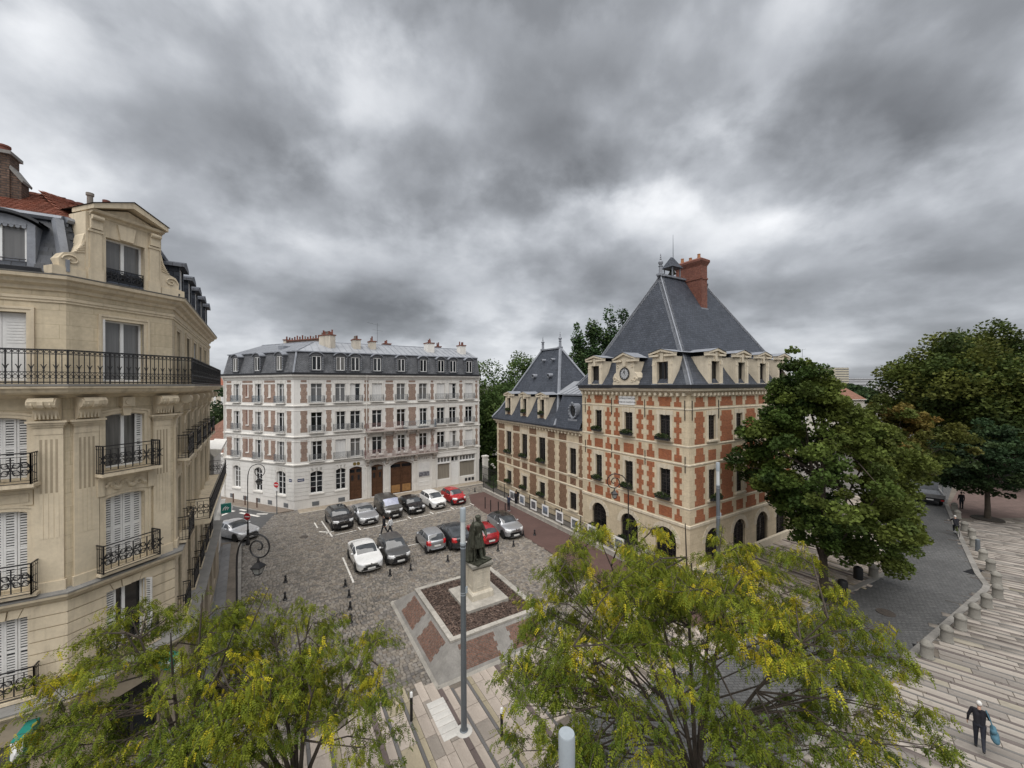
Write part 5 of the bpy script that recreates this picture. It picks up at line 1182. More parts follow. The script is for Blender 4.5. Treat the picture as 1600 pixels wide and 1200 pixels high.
# ------------------------------------------------------------------ flower boxes
def leaf_lump(n, sx, sy, sz, leaf, seed, cols):
    r=np.random.RandomState(seed); d=r.normal(size=(n,3)); d/=np.linalg.norm(d,axis=1)[:,None]; rad=r.uniform(0.55,1.05,n)[:,None]; C=d*rad*np.array([sx,sy,sz]); C[:,2]=np.abs(C[:,2])*0.9-0.02
    return leaf_arrays(C, r, leaf, cols[r.choice(len(cols),n)]*r.uniform(0.7,1.3,(n,1)))
def leaf_arrays(C, r, size, cols, up=0.4):
    n=len(C); t=r.normal(size=(n,3)); t[:,2]*=0.6; t/=np.linalg.norm(t,axis=1)[:,None]; q=r.normal(size=(n,3)); q[:,2]+=up*2; nrm=q/np.linalg.norm(q,axis=1)[:,None]
    s=np.cross(nrm,t); s/=np.maximum(np.linalg.norm(s,axis=1),1e-6)[:,None]; t=np.cross(s,nrm)
    L=(size*r.uniform(0.7,1.3,n))[:,None]; W=L*0.42
    V=np.stack([C-t*L*0.5, C+s*W+nrm*L*0.06, C+t*L*0.5-nrm*L*0.12, C-s*W+nrm*L*0.06],1).reshape(-1,3); F=np.arange(4*n).reshape(-1,4); return V,F,cols
GCOL=np.array([(0.032,0.050,0.017),(0.042,0.066,0.022),(0.022,0.038,0.015),(0.060,0.075,0.03)])
def flower_box(F,xa,xb,z,label,seed,flowers=True,dep=0.30):
    xc=(xa+xb)/2; w_=xb-xa+0.25; t=thing('flower_box',label,'flower box',M=TH.matrix_basis@F@T(xc,-0.16-dep/2,z),group='flower boxes on the town hall')
    b=MB(); b.frus(-w_/2,-0.11,w_/2,0.11,0,-w_/2-0.02,-0.13,w_/2+0.02,0.13,0.22); b.build('trough',M_GUTTER,t)
    V,Fc,c=leaf_lump(260,w_/2+0.10,0.24,0.36,0.13,seed,GCOL); V[:,2]+=0.16; raw_mesh('foliage',V,Fc,M_LEAF,t,c)
    if flowers:
        V,Fc,c=leaf_lump(26,w_/2,0.25,0.36,0.07,seed+50,np.array([(0.55,0.5,0.45),(0.5,0.35,0.33),(0.42,0.40,0.16)])); V[:,2]+=0.17; raw_mesh('blossoms',V,Fc,M_LEAF,t,c)
cn=['beside the wing','below the clock','next to the corner']
for i,(a,c) in enumerate(lcols):
    flower_box(FL_,a,c,Z3[0]-0.02,'flower box on the top floor sill of the clock front, '+cn[i],10+i); flower_box(FL_,a,c,Z2[0]-0.02,'flower box on the first floor sill of the clock front, '+cn[i],20+i)
for i,(a,c,z0,z1,r_) in enumerate(arch_ops(lcols)[:2]): flower_box(FL_,a+0.2,c-0.2,0.75,'leafy planter before the arched window '+('nearest the wing' if i==0 else 'in the middle of the clock front'),30+i,False,0.5)
wn=['at the far end of the wing','second from the far end of the wing','third from the far end of the wing']
for i in range(3):
    a,c,z0,z1=up[i]; flower_box(FW,a,c,z0-0.02,'flower box on the tall upper window '+wn[i],40+i); a,c,z0,z1=lo[i]; flower_box(FW,a,c,z0-0.02,'flower box on the small lower window '+wn[i],50+i)
    flower_box(FW,(-23.7,-20.3,-16.95)[i]-0.25,(-23.7,-20.3,-16.95)[i]+0.25,9.88,'small flower box in the roof dormer '+wn[i],60+i,True,0.05)
flower_box(FR_,rcols[0][0],rcols[0][1],Z2[0]-0.02,'flower box on the road front window right of the corner',70)
# ------------------------------------------------------------------ cream limestone corner house (left)
LB = thing('limestone_house', 'cream limestone corner house with black iron balconies, stone dormer and slate mansard', 'building', (-13.15,15.0,0))
GC = frame(-13.996+13.15,12.162-15.0,16.6); GL = frame(-13.996+13.15,12.162-15.0,60.0); GS = frame(0,0,-33.4)
LC = 2.96; LST = 14.2; LLF = 9.0; MB_,MC_ = 0.398,0.466
WZ1=(4.0,6.08); WZ2=(6.95,9.3); WZ3=(10.25,12.10); WZ4=(13.2,15.28)
cw=(0.93,2.03); lw=[(-1.93,-0.83),(-4.6,-3.5)]; sw=[(0.75,1.65),(3.4,4.4),(5.8,6.8),(8.2,9.2),(10.6,11.6)]
def lops(ws): return [(a,c,*WZ1,0) for a,c in ws]+[(a,c,*WZ2,0.10) for a,c in ws]+[(a,c,*WZ3,0.10) for a,c in ws]+[(a,c,*WZ4,0) for a,c in ws]
GF=[(GL,-LLF,0.0,0,MB_,lw),(GC,0.0,LC,MB_,MC_,[cw]),(GS,0.0,LST,MC_,0,sw)]
for F,x0,x1,m0,m1,ws in GF:
    b=MB(F); wall(b,x0,x1,3.4,16.2,lops(ws),rev=0.24); b.build('wall',M_LSTONE,LB)
    b=MB(F); wall(b,x0-0.45*m0,x1+0.45*m1,0,3.4,[(a-0.2,c+0.2,0.6,2.6,0) for a,c in ws],y=-0.45,rev=0.3); b.build('shop_wall',MT('beige_shopfront',(0.34,0.285,0.215),0.8,0.1,1.2,0.1),LB)
    for a,c in ws: window(LB,F,a-0.2,c+0.2,0.6,2.6,-0.25,'plain',M_WINDARK,M_GLASS,'shop_window')
    b=MB(F); cornice(b,x0,x1,[(0.42,3.30),(0.50,3.34),(0.62,3.44),(0.70,3.52),(0.70,3.58),(0,3.60)],m0,m1); b.build('ledge',M_LTRIM,LB)
    b=MB(F); cornice(b,x0,x1,[(0,3.60),(0.72,3.59),(0.72,3.63),(0,3.72)],m0,m1); b.build('ledge_lead',M_LLEDGE,LB)
    b=MB(F); cornice(b,x0,x1,[(0,6.34),(0.05,6.38),(0.10,6.46),(0.26,6.54),(0.28,6.62),(0,6.64)],m0,m1); b.build('ledge',M_LTRIM,LB)
    b=MB(F); cornice(b,x0,x1,[(0,6.64),(0.29,6.63),(0.29,6.67),(0,6.74)],m0,m1); b.build('ledge_lead',M_LLEDGE,LB)
    b=MB(F); cornice(b,x0,x1,[(0,15.62),(0.04,15.64),(0.04,15.70),(0.07,15.72),(0.07,15.80),(0,15.82)],m0,m1); b.build('string_course',M_LTRIM,LB)
    b=MB(F); cornice(b,x0,x1,[(0,15.98),(0.06,16.0),(0.10,16.10),(0.24,16.18),(0.28,16.28),(0.40,16.32),(0.42,16.42),(0,16.44)],m0,m1); b.build('cornice',M_LTRIM,LB)
    b=MB(F); cornice(b,x0,x1,[(0,16.43),(0.43,16.43),(0.44,16.46),(0,16.50)],m0,m1); b.build('cornice_lead',M_LLEDGE,LB)
    # balcony slab of the fourth floor
    b=MB(F); cornice(b,x0,x1,[(0,12.66),(0.10,12.68),(0.20,12.76),(0.50,12.80),(0.58,12.86),(0.62,12.96),(0.70,12.98),(0.70,13.04),(0,13.05)],m0,m1); b.build('balcony_slab',M_LTRIM,LB)
    b=MB(F); cornice(b,x0,x1,[(0,13.05),(0.72,13.045),(0.72,13.10),(0,13.11)],m0,m1); b.build('balcony_floor',M_LLEDGE,LB)
    # rusticated floor: one stone course after another
    zs=[3.74+0.37*k for k in range(8)]
    b=MB(F)
    for k in range(7):
        za,zb=zs[k]+0.034,zs[k+1]; xx=x0-(0.04*m0)
        for a,c in sorted(ws)+[(x1+0.04*m1,None)]:
            xa,xb=xx,(a-0.0 if c is not None else a)
            if xb-xa>0.05:
                if c is not None and zb>WZ1[1]: xb+=0
                MB(F).box(xa,-0.04,za,xb,0.05,min(zb,6.33)).build('stone_course',M_LTRIM,LB)
            if c is not None:
                if za>=WZ1[1]-0.01: pass
                xx=c
    for a,c in ws:
        b=MB(F); xc=(a+c)/2; n=5                                     # flat arch of wedge stones over first-floor windows
        for k in range(n):
            u0=-1+2*k/n+0.015; u1=-1+2*(k+1)/n-0.015; h=(c-a)/2+0.06
            b.xz([(xc+u0*h,6.08),(xc+u1*h,6.08),(xc+u1*h*1.28,6.335),(xc+u0*h*1.28,6.335)],-0.045-0.03*(k==2),0.02)
        b.build('flat_arch',M_LTRIM,LB)
        # moulded surrounds of floors two to four
        for z0,z1,rise in ((6.75,9.3,0.10),(9.95,12.10,0.10),(13.1,15.28,0)):
            b=MB(F)
            for g0,g1,yy in ((0.0,0.10,-0.03),(0.10,0.17,-0.055)):
                b.box(a-g1,yy,z0,a-g0,0.02,z1+g0); b.box(c+g0,yy,z0,c+g1,0.02,z1+g0)
                if rise: 
                    o_p=arc_pts(a-g1,c+g1,z1+g0-rise+0.0,rise+(g1-g0)*0+0.0,8); 
                    for (p,q),(r_,s) in zip(o_p[:-1],o_p[1:]): b.xz([(p,q+0.01),(r_,s+0.01),(r_,s+0.01+(g1-g0)),(p,q+0.01+(g1-g0))],yy-0.002,0.02)
                else: b.box(a-g1,yy-0.002,z1+g0,c+g1,0.02,z1+g1)
            b.build('window_surround',M_LTRIM,LB)
# windows and shutters
def lwin(F,a,c,Z,kind,y=0.16):
    z0,z1=Z; w_=c-a
    if kind=='shut':
        o=window(LB,F,a,c,z0,z1,y+0.05,'none',M_WFRAME,M_CURT)
        n=4
        for k in range(n): louvre(w_/n-0.008,z1-z0-0.03,26).build('shutter_leaf',M_SHUT,o,M=T(k*w_/n+0.004,-0.06+0.012*(k%2),0.01))
    elif kind=='roller':
        o=window(LB,F,a,c,z0,z1,y+0.05,'none',M_WFRAME,M_CURT)
        for k in range(2):
            q=MB(); q.box(0,0,0,w_/2-0.01,0.03,z1-z0-0.03)
            for j in range(8): q.box(0.08,-0.01,(z1-z0)*0.55+0.09*j,w_/2-0.09,0,(z1-z0)*0.55+0.05+0.09*j)
            q.build('shutter_leaf',M_SHUT,o,M=T(k*w_/2,-0.06,0.01))
    else:
        o=window(LB,F,a,c,z0,z1,y,'plain',M_WFRAME,M_CURT2 if kind=='curt' else M_GLASS)
        if kind=='open':
            for s in (0,1):
                me=louvre(w_*0.27,z1-z0-0.03,24).mesh('shutter',M_SHUT); link('shutter_leaf',me,o,M=T(0.0 if s==0 else w_-0.02,-0.10,0.01)@Matrix.Rotation(R(0 if s==0 else -70),4,'Z'))
        if kind=='curt': MB().box(w_+0.0,-0.16,0.0,w_+0.14,-0.10,z1-z0).build('folded_shutter',M_SHUT,o); MB().box(-0.06,-0.2,0,0,-0.1,z1-z0).build('folded_shutter',M_SHUT,o)
        if kind=='half': louvre(w_*0.20,z1-z0-0.03,24).build('shutter_leaf',M_SHUT,o,M=T(w_*0.80,-0.07,0.01))
lwin(GC,*cw,WZ1,'open'); lwin(GC,*cw,WZ2,'shut'); lwin(GC,*cw,WZ3,'half'); lwin(GC,*cw,WZ4,'curt')
for a,c in lw: lwin(GL,a,c,WZ1,'shut'); lwin(GL,a,c,WZ2,'shut'); lwin(GL,a,c,WZ3,'shut'); lwin(GL,a,c,WZ4,'roller')
for i,(a,c) in enumerate(sw):
    lwin(GS,a,c,WZ1,'glass'); lwin(GS,a,c,WZ2,'shut' if i%2 else 'glass'); lwin(GS,a,c,WZ3,'shut' if i%3==0 else 'glass'); lwin(GS,a,c,WZ4,'curt' if i else 'roller')
# carved frieze between floors two and three
for F,a,c in ((GC,*cw),):
    b=MB(F); xc=(a+c)/2; b.box(a-0.15,-0.05,9.42,c+0.15,0.02,9.92)
    rr=random.Random(4)
    for k in range(26):
        t=k/25; x=a+(c-a)*t; z=9.66+0.10*math.sin(t*17); b.ball((x,-0.07,z),rr.uniform(0.05,0.09),6,4)
    for s in (-1,1):
        b.tube([(xc+s*(0.34+0.14*math.cos(t)*(1-t/16)),-0.07,9.68+0.14*math.sin(t)*(1-t/16)) for t in [q*0.5 for q in range(20)]],0.03,5)
    b.box(a-0.22,-0.16,9.93,c+0.22,0.02,10.02); b.box(a-0.24,-0.10,9.36,a-0.06,0.02,9.95); b.box(c+0.06,-0.10,9.36,c+0.24,0.02,9.95)
    b.build('carved_frieze',M_LTRIM,LB)
for F,ws in ((GL,lw),(GS,sw)):
    for a,c in ws:
        b=MB(F); b.box(a-0.12,-0.03,9.44,c+0.12,0.02,9.90); b.box(a-0.04,-0.05,9.54,c+0.04,0.0,9.80); b.box(a-0.22,-0.16,9.93,c+0.22,0.02,10.02); b.build('apron_panel',M_LTRIM,LB)
# pilasters with flutes, caps and volute consoles
def pilaster(F,x,w_=0.62,two=True):
    h=w_/2; b=MB(F)
    b.box(x-h,-0.07,6.70,x+h,0.02,11.55); b.box(x-h-0.05,-0.11,6.70,x+h+0.05,0.02,7.02); b.box(x-h,-0.085,11.55,x+h,0.02,11.80)
    for z,e,hh in ((11.78,0.03,0.07),(11.85,0.08,0.07),(11.92,0.13,0.06)): b.box(x-h-e,-0.10-e,z,x+h+e,0.02,z+hh)
    p=b.build('pilaster',M_LTRIM,LB)
    b=MB(F); n=4; fw=w_*0.72/n
    for k in range(n):
        xa=x-w_*0.36+k*fw+fw*0.26; b.box(xa,-0.074,9.75,xa+fw*0.48,-0.062,11.40)
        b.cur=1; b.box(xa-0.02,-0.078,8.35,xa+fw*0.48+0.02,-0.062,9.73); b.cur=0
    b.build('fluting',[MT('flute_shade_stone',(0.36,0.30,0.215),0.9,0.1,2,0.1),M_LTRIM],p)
    b=MB(F); k=0.27                                                # console under the balcony: scroll with bead
    prof=[(0.04,11.98),(0.16,12.02),(0.22,12.16),(0.26,12.30),(0.40,12.40),(0.52,12.46),(0.56,12.58),(0.50,12.68),(0.0,12.70)]
    b.yz([(-p_,z) for p_,z in prof],x-k,x+k); b.cyl((x-k-0.035,-0.38,12.52),(x+k+0.035,-0.38,12.52),0.155,n=12); b.cyl((x-0.06,-0.40,12.52),(x+0.06,-0.40,12.52),0.175,n=12)
    b.cyl((x-k+0.06,-0.38,12.52),(x-k+0.10,-0.38,12.52),0.172,n=12); b.cyl((x+k-0.10,-0.38,12.52),(x+k-0.06,-0.38,12.52),0.172,n=12)
    for q in range(6): b.box(x-k+0.04+q*0.085,-0.24,12.04,x-k+0.08+q*0.085,-0.14,12.32)
    b.build('console',M_LTRIM,LB)
pilaster(GL,-0.36); pilaster(GC,0.44,0.60); pilaster(GC,2.56,0.56); pilaster(GS,0.34,0.5)
for x in (2.5,4.9,7.3,9.7,12.2): pilaster(GS,x,0.5)
pilaster(GL,-2.5,0.6)
for F,xc in ((GC,1.48),(GS,1.2),(GS,3.9),(GS,6.3),(GS,8.7),(GS,11.1)):
    b=MB(F); b.box(xc-0.17,-0.22,12.34,xc+0.17,0.02,12.66); b.cyl((xc,-0.25,12.50),(xc,-0.22,12.50),0.11,n=14); b.xz([(xc-0.10,12.02),(xc+0.10,12.02),(xc+0.14,12.36),(xc-0.14,12.36)],-0.12,0.02); b.build('keystone',M_LTRIM,LB)
# window balconies
def balc(F,a,c,z,h,dep=0.42):
    L=c-a+0.54; me=cached(('scr',round(L,1),h),lambda:scroll_rail(round(L,1),h,dep).mesh('railing',M_IRON))
    b=MB(F); b.box(a-0.30,-dep-0.04,z-0.10,c+0.30,0.0,z-0.01); b.build('balcony_sill',M_LTRIM,LB); link('balcony_railing',me,LB,M=F@T(a-0.27,-0.0,z))
for F,ws in ((GL,lw),(GC,[cw]),(GS,sw)):
    for i,(a,c) in enumerate(ws):
        balc(F,a,c,10.14,0.92)
        if not (F is GS and i>0): balc(F,a,c,6.86,0.92,0.30)
        balc(F,a,c,3.80,0.85,0.30)
b=MB(GS); cornice(b,2.7,13.8,[(0,6.75),(0.9,6.75),(0.95,6.85),(0.95,6.95),(0,6.96)]); b.build('long_balcony_slab',M_LTRIM,LB)
scroll_rail(11.0,0.95,0.9).build('balcony_railing',M_IRON,LB,M=GS@T(2.75,0,6.96))
# fourth floor balcony: bars, rosettes and ring frieze, round all three fronts
def long_rail(F,x0,x1,y):
    b=MB(F); H=1.02; z=13.11; n=max(2,int(round((x1-x0)/0.125)))
    for zz,r in ((H,0.028),(H-0.13,0.014),(0.36,0.012),(0.05,0.022)): b.tube([(x0,y,z+zz),(x1,y,z+zz)],r,4)
    for k in range(n+1):
        x=x0+(x1-x0)*k/n; b.tube([(x,y,z),(x,y,z+H)],0.012 if k%8 else 0.020,4,False)
        if k%2==0:
            for s in (-1,1): b.tube([(x,y,z+0.42),(x+s*0.025,y,z+0.52),(x+s*0.06,y,z+0.58)],0.013,4,False)
            b.ball((x,y,z+0.40),0.026,5,4); b.ball((x,y,z+0.16),0.018,5,4)
        if k<n:
            xm=x+(x1-x0)/n/2; b.tube([(xm+0.045*math.cos(t),y,z+H-0.065+0.045*math.sin(t)) for t in [q*math.pi/4 for q in range(9)]],0.010,3,False); b.tube([(xm+0.05*math.cos(t),y,z+0.22+0.06*math.sin(t)) for t in [q*math.pi/4 for q in range(9)]],0.010,3,False)
            b.tube([(xm-0.05,y,z+0.36),(xm,y,z+0.29),(xm+0.05,y,z+0.36)],0.010,3,False)
    b.build('balcony_railing',M_IRON,LB)
pj=0.62
long_rail(GL,-LLF,pj*MB_,-pj); long_rail(GC,-pj*MB_,LC+pj*MC_,-pj); 
b=MB(GS); 
b.build('unused',M_IRON,LB) if False else None
long_rail(GS,-pj*MC_,LST-0.2,-pj)
b=MB(GS); b.box(-pj*MC_+0.02,-pj+0.015,13.13,LST-0.2,-pj+0.03,14.08); b.build('privacy_screen',MT('black_canvas',(0.016,0.016,0.018),0.8,0.2,2,0.1),LB)
# mansard
ZR0,ZR1,inn=16.50,18.40,0.62
def mansard(F,x0,x1,t0,t1,mat=M_SLATE):
    b=MB(F); b.poly([(x0-0.05*t0,-0.05,ZR0),(x1+0.05*t1,-0.05,ZR0),(x1-inn*t1,inn,ZR1),(x0+inn*t0,inn,ZR1)]); return b.build('mansard',mat,LB)
mansard(GL,-LLF,0,0,MB_); mansard(GC,0,LC,MB_,MC_); mansard(GS,0,LST,MC_,0)
sl=math.hypot(inn+0.05,ZR1-ZR0); sa=math.atan2(inn+0.05,ZR1-ZR0)
slate_me=MB().box(0,-0.012,0,0.215,0.0,0.19).mesh('slate',M_SLATEP)
for F,xa,xb in ((GL,-0.78,-0.06),(GC,0.05,0.42),(GL,-3.4,-2.1)):           # single slates where they can be told apart
    for r_ in range(13):
        z=r_*0.15; x=xa+(0.11 if r_%2 else 0)
        while x+0.2<xb:
            link('slate',slate_me,LB,M=F@T(x,-0.05,ZR0)@Matrix.Rotation(-sa,4,'X')@T(0,-0.012,z)@Matrix.Rotation(R(2.5),4,'X')@T(random.uniform(-.004,.004),0,random.uniform(-.006,.006))); x+=0.22
for F,x0,x1,t0,t1 in ((GL,-LLF,0,0,MB_),(GC,0,LC,MB_,MC_),(GS,0,LST,MC_,0)):
    b=MB(F); cornice(b,x0+inn*t0,x1-inn*t1,[(-inn-0.05,18.36),(-inn+0.14,18.34),(-inn+0.20,18.42),(-inn+0.17,18.50),(-inn+0.10,18.53),(-inn-0.1,18.58)]); b.build('zinc_edge',M_LEAD,LB)
    if F is GC: continue
    b=MB(F); cornice(b,x0,x1-(0.45 if F is GL else 0),[(0.02,16.50),(0.20,16.50),(0.24,16.62),(0.20,16.64),(0.14,16.55),(0.02,16.56)]); b.build('gutter',M_GUTTER,LB)
b=MB(GC); b.frus(-0.10,-0.12,0.10,0.1,16.55,-0.02,0.5,0.18,0.7,18.4); b.box(-0.05,-0.14,16.62,0.03,-0.05,17.0); b.build('hip_flashing',M_LEAD,LB)
# slated dormer with a curved lead hood on the left front
def ldormer(F,xc,w_,z0,z1):
    b=MB(F); g=0.18; b.box(xc-w_/2-g,0.02,z0-0.05,xc-w_/2,0.9,z1+0.05); b.box(xc+w_/2,0.02,z0-0.05,xc+w_/2+g,0.9,z1+0.05); ar=arc_pts(xc-w_/2-g,xc+w_/2+g,z1+0.05,0.24,10); b.xz([(xc-w_/2-g,z1+0.05),(xc+w_/2+g,z1+0.05)]+list(reversed(ar))[1:-1],0.02,0.9); d=b.build('dormer',M_LEAD,LB)
    b=MB(F); ar=arc_pts(xc-w_/2-g-0.14,xc+w_/2+g+0.14,z1+0.06,0.26,12)
    for (p,q),(r_,s) in zip(ar[:-1],ar[1:]): b.add([(p,-0.16,q),(r_,-0.16,s),(r_,1.2,s),(p,1.2,q),(p,-0.16,q+0.08),(r_,-0.16,s+0.08),(r_,1.2,s+0.08),(p,1.2,q+0.08)],[(0,1,5,4),(4,5,6,7),(0,3,2,1)])
    b.build('dormer_hood',M_GUTTER,d)
    b=MB(F)
    for k in range(9): b.cyl((xc-w_/2+0.05+k*(w_-0.1)/8,-0.0,z1-0.05),(xc-w_/2+0.05+k*(w_-0.1)/8,0.02,z1-0.05),0.05,n=8)
    b.box(xc-w_/2,0.0,z1-0.02,xc+w_/2,0.06,z1+0.06); b.build('dormer_valance',M_LEAD,d)
    window(LB,F,xc-w_/2,xc+w_/2,z0,z1,0.07,'plain',M_WFRAME,M_CURT2,'dormer_window')
    b=MB(F); b.tube([(xc-w_/2,-0.02,z0+0.22),(xc+w_/2,-0.02,z0+0.22)],0.018,5); b.build('dormer_bar',M_IRON,d)
ldormer(GL,-1.38,1.10,16.66,17.92); ldormer(GL,-4.2,1.1,16.66,17.92)
for xc in (1.9,4.4,6.8,9.2,11.6):
    b=MB(GS); b.box(xc-0.55,-0.05,16.7,xc-0.42,0.9,18.0); b.box(xc+0.42,-0.05,16.7,xc+0.55,0.9,18.0); b.box(xc-0.42,-0.05,16.6,xc+0.42,0.6,16.75); b.xz([(xc-0.70,18.0),(xc+0.70,18.0),(xc+0.66,18.14),(xc,18.34),(xc-0.66,18.14)],-0.22,0.9); d=b.build('dormer',M_SLATE,LB)
    window(LB,GS,xc-0.42,xc+0.42,16.75,18.0,0.0,'plain',M_WFRAME,M_GLASS,'dormer_window')
# stone aedicule dormer on the cut corner
b=MB(GC); y=-0.10; xa,xb=0.93,2.03
b.box(0.42,y,16.50,xa,0.75,18.72); b.box(xb,y,16.50,2.54,0.75,18.72); b.box(xa,y,18.06,xb,0.75,18.72); b.box(xa,y+0.1,16.50,xb,0.6,16.60)
ae=b.build('stone_dormer',M_LTRIM,LB)
b=MB(GC)
for xc in (0.66,2.30):
    b.box(xc-0.20,y-0.06,16.50,xc+0.20,y,16.90); b.box(xc-0.15,y-0.04,16.90,xc+0.15,y,18.10); b.box(xc-0.19,y-0.07,18.10,xc+0.19,y,18.18); b.box(xc-0.15,y-0.10,18.20,xc+0.15,y,18.62); b.cyl((xc-0.15,y-0.12,18.56),(xc+0.15,y-0.12,18.56),0.08,n=10); b.box(xc-0.12,y-0.075,18.24,xc+0.12,y,18.46)
b.xz([(1.30,18.08),(1.66,18.08),(1.74,18.58),(1.22,18.58)],y-0.06,y+0.02); b.build('dormer_pilasters',M_LTRIM,ae)
for s,xo in ((-1,0.42),(1,2.54)):                                  # side volutes
    b=MB(GC)
    pts=[(0,16.50),(0.72,16.50),(0.72,16.78),(0.60,16.80),(0.62,17.02),(0.50,17.22),(0.32,17.28),(0.20,17.36),(0.10,17.60),(0.03,17.95),(0,18.0)]
    P=[(xo+s*x,z) for x,z in pts]; b.xz(P if s>0 else P[::-1],y+0.02,0.4)
    b.tube([(xo+s*(0.33+(0.22-0.013*q)*math.cos(q*0.55)),y+0.0,17.02+(0.22-0.013*q)*math.sin(q*0.55)*0.8) for q in range(16)],0.022,5)
    for k in range(5): b.tube([(xo+s*0.02,y+0.0,17.38+0.09*k),(xo+s*(0.26-0.04*k),y+0.0,17.32+0.06*k)],0.018,4)
    b.box(min(xo,xo+s*0.78),y-0.02,16.50,max(xo,xo+s*0.78),0.3,16.76)
    b.build('volute',M_LTRIM,ae)
b=MB(GC); hw=1.02; pc=1.53                                           # pediment
cornice(b,pc-hw,pc+hw,[(-0.3,18.64),(0.12,18.64),(0.16,18.70),(0.28,18.74),(0.32,18.82),(-0.3,18.84)])
b.xz([(0.62,18.82),(2.44,18.82),(pc,19.14)],y-0.04,0.5)
for s in (-1,1):
    e0=(pc+s*(hw+0.04),18.80); P=[e0,(e0[0],e0[1]+0.15),(pc,19.42),(pc,19.22)]; b.xz(P[::-1] if s>0 else P,y-0.32,0.7)
b.build('pediment',M_LTRIM,ae)
b=MB(GC)
for s in (-1,1): P=[(pc+s*(hw+0.08),-0.46,18.96),(pc,-0.46,19.45),(pc,1.6,19.45),(pc+s*(hw+0.08),1.6,18.96)]; b.poly(P if s>0 else P[::-1])
b.build('pediment_lead',M_LLEDGE,ae)
window(LB,GC,xa,xb,16.62,18.06,0.12,'plain',M_WFRAME,M_CURT2,'dormer_window')
scroll_rail(1.1,0.42,0.03,False).build('dormer_railing',M_IRON,ae,M=GC@T(xa,y+0.12,16.62))
# tiled roof above
def tilefield(F,P0,P1,P2,P3,name):
    """rows of flat tiles between eaves P0-P1 and top P3-P2"""
    P0,P1,P2,P3=map(Vector,(P0,P1,P2,P3)); b=MB(F); n=int((P3-P0).length/0.16); up=((P1-P0).cross(P3-P0)).normalized()
    if up.z<0: up=-up
    for r_ in range(n):
        a=P0.lerp(P3,r_/n); c=P1.lerp(P2,r_/n); a2=P0.lerp(P3,(r_+1.25)/n); c2=P1.lerp(P2,(r_+1.25)/n); L=(c-a).length; k=max(1,int(L/0.17)); of=0.5 if r_%2 else 0
        for j in range(k):
            t0=(j+of+0.03)/k; t1=(j+of+0.97)/k
            if t1>1.02: continue
            h=up*(0.030+random.uniform(0,0.012)); p,q,r2,s=a.lerp(c,t0),a.lerp(c,t1),a2.lerp(c2,t1),a2.lerp(c2,t0); l=up*0.002
            b.add([p+h,q+h,r2+l,s+l,p+l,q+l],[(0,1,2,3),(4,5,1,0)])
    b.poly([P0-up*0.01,P1-up*0.01,P2-up*0.01,P3-up*0.01]); return b.build(name,M_TILE,LB,kind='stuff')
ZQ=18.55
tilefield(GL,(-5.0,inn+0.02,ZQ),(-inn*MB_,inn+0.02,ZQ),(-2.6*MB_-0.6,2.9,19.95),(-5.0,2.9,19.95),'roof_tiles')
tilefield(GC,(inn*MB_,inn+0.02,ZQ),(LC-inn*MC_,inn+0.02,ZQ),(LC-2.6*MC_,2.9,19.95),(2.6*MB_*0.6,2.9,19.95),'roof_tiles')
b=MB(GS); b.poly([(inn*MC_,inn,ZQ),(LST,inn,ZQ),(LST,3.5,19.6),(2.6*MC_,3.5,19.6)]); b.poly([(2.6*MC_,3.5,19.6),(LST,3.5,19.6),(LST,9,18),(0,9,18)]); b.poly([(LST,0,3.4),(LST,9,3.4),(LST,9,18),(LST,3.5,19.6),(LST,inn,ZQ),(LST,0,16.5)]); b.build('roof_back',M_ZINC,LB)
b=MB(GL); b.poly([(-9,inn,ZQ),(-4.9,inn,ZQ),(-4.9,2.9,19.95),(-9,2.9,19.95)]); b.poly([(-9,2.9,19.95),(-1,2.9,19.95),(-1,8,18.5),(-9,8,18.5)]); b.build('roof_back',M_TILE,LB)
# sooty stack at the left edge of the picture
b=MB(GL); b.box(-4.4,1.7,18.6,-1.86,2.25,20.65); ch=b.build('chimney',M_BRICKD,LB)
b=MB(GL); b.xz([(-1.86,19.1),(-1.62,19.1),(-1.62,19.85),(-1.86,20.2)],1.75,2.2); b.build('chimney_shoulder',M_BRICKD,ch)
b=MB(GL); b.box(-4.5,1.62,20.65,-1.80,2.33,20.76); b.xz([(-1.88,20.22),(-1.58,19.80),(-1.56,19.88),(-1.84,20.32)],1.70,2.26); b.build('chimney_cap',M_LLEDGE,ch)
for x,h in ((-3.9,0.4),(-3.3,0.5),(-2.6,0.42),(-2.1,0.26)):
    b=MB(GL); b.lathe([(0.16,0),(0.15,h-0.08),(0.17,h-0.06),(0.17,h)],(x,1.98,20.76),10); b.build('chimney_pot',M_POT,ch,smooth=True)
for F,x,y_,z,h,mm in ((GC,1.80,2.5,19.4,0.92,M_POTG),(GC,1.25,2.5,19.3,0.50,M_POT),(GC,1.52,2.5,19.3,0.52,M_POT),(GC,2.28,2.5,19.4,0.86,M_POT),(GS,1.4,1.3,18.7,0.75,M_POT),(GS,2.5,1.3,18.7,0.65,M_POT)):
    b=MB(F); b.lathe([(0.09,0),(0.085,h-0.12),(0.115,h-0.10),(0.115,h)],(x,y_,z),10); b.build('chimney_pot',mm,LB,smooth=True)
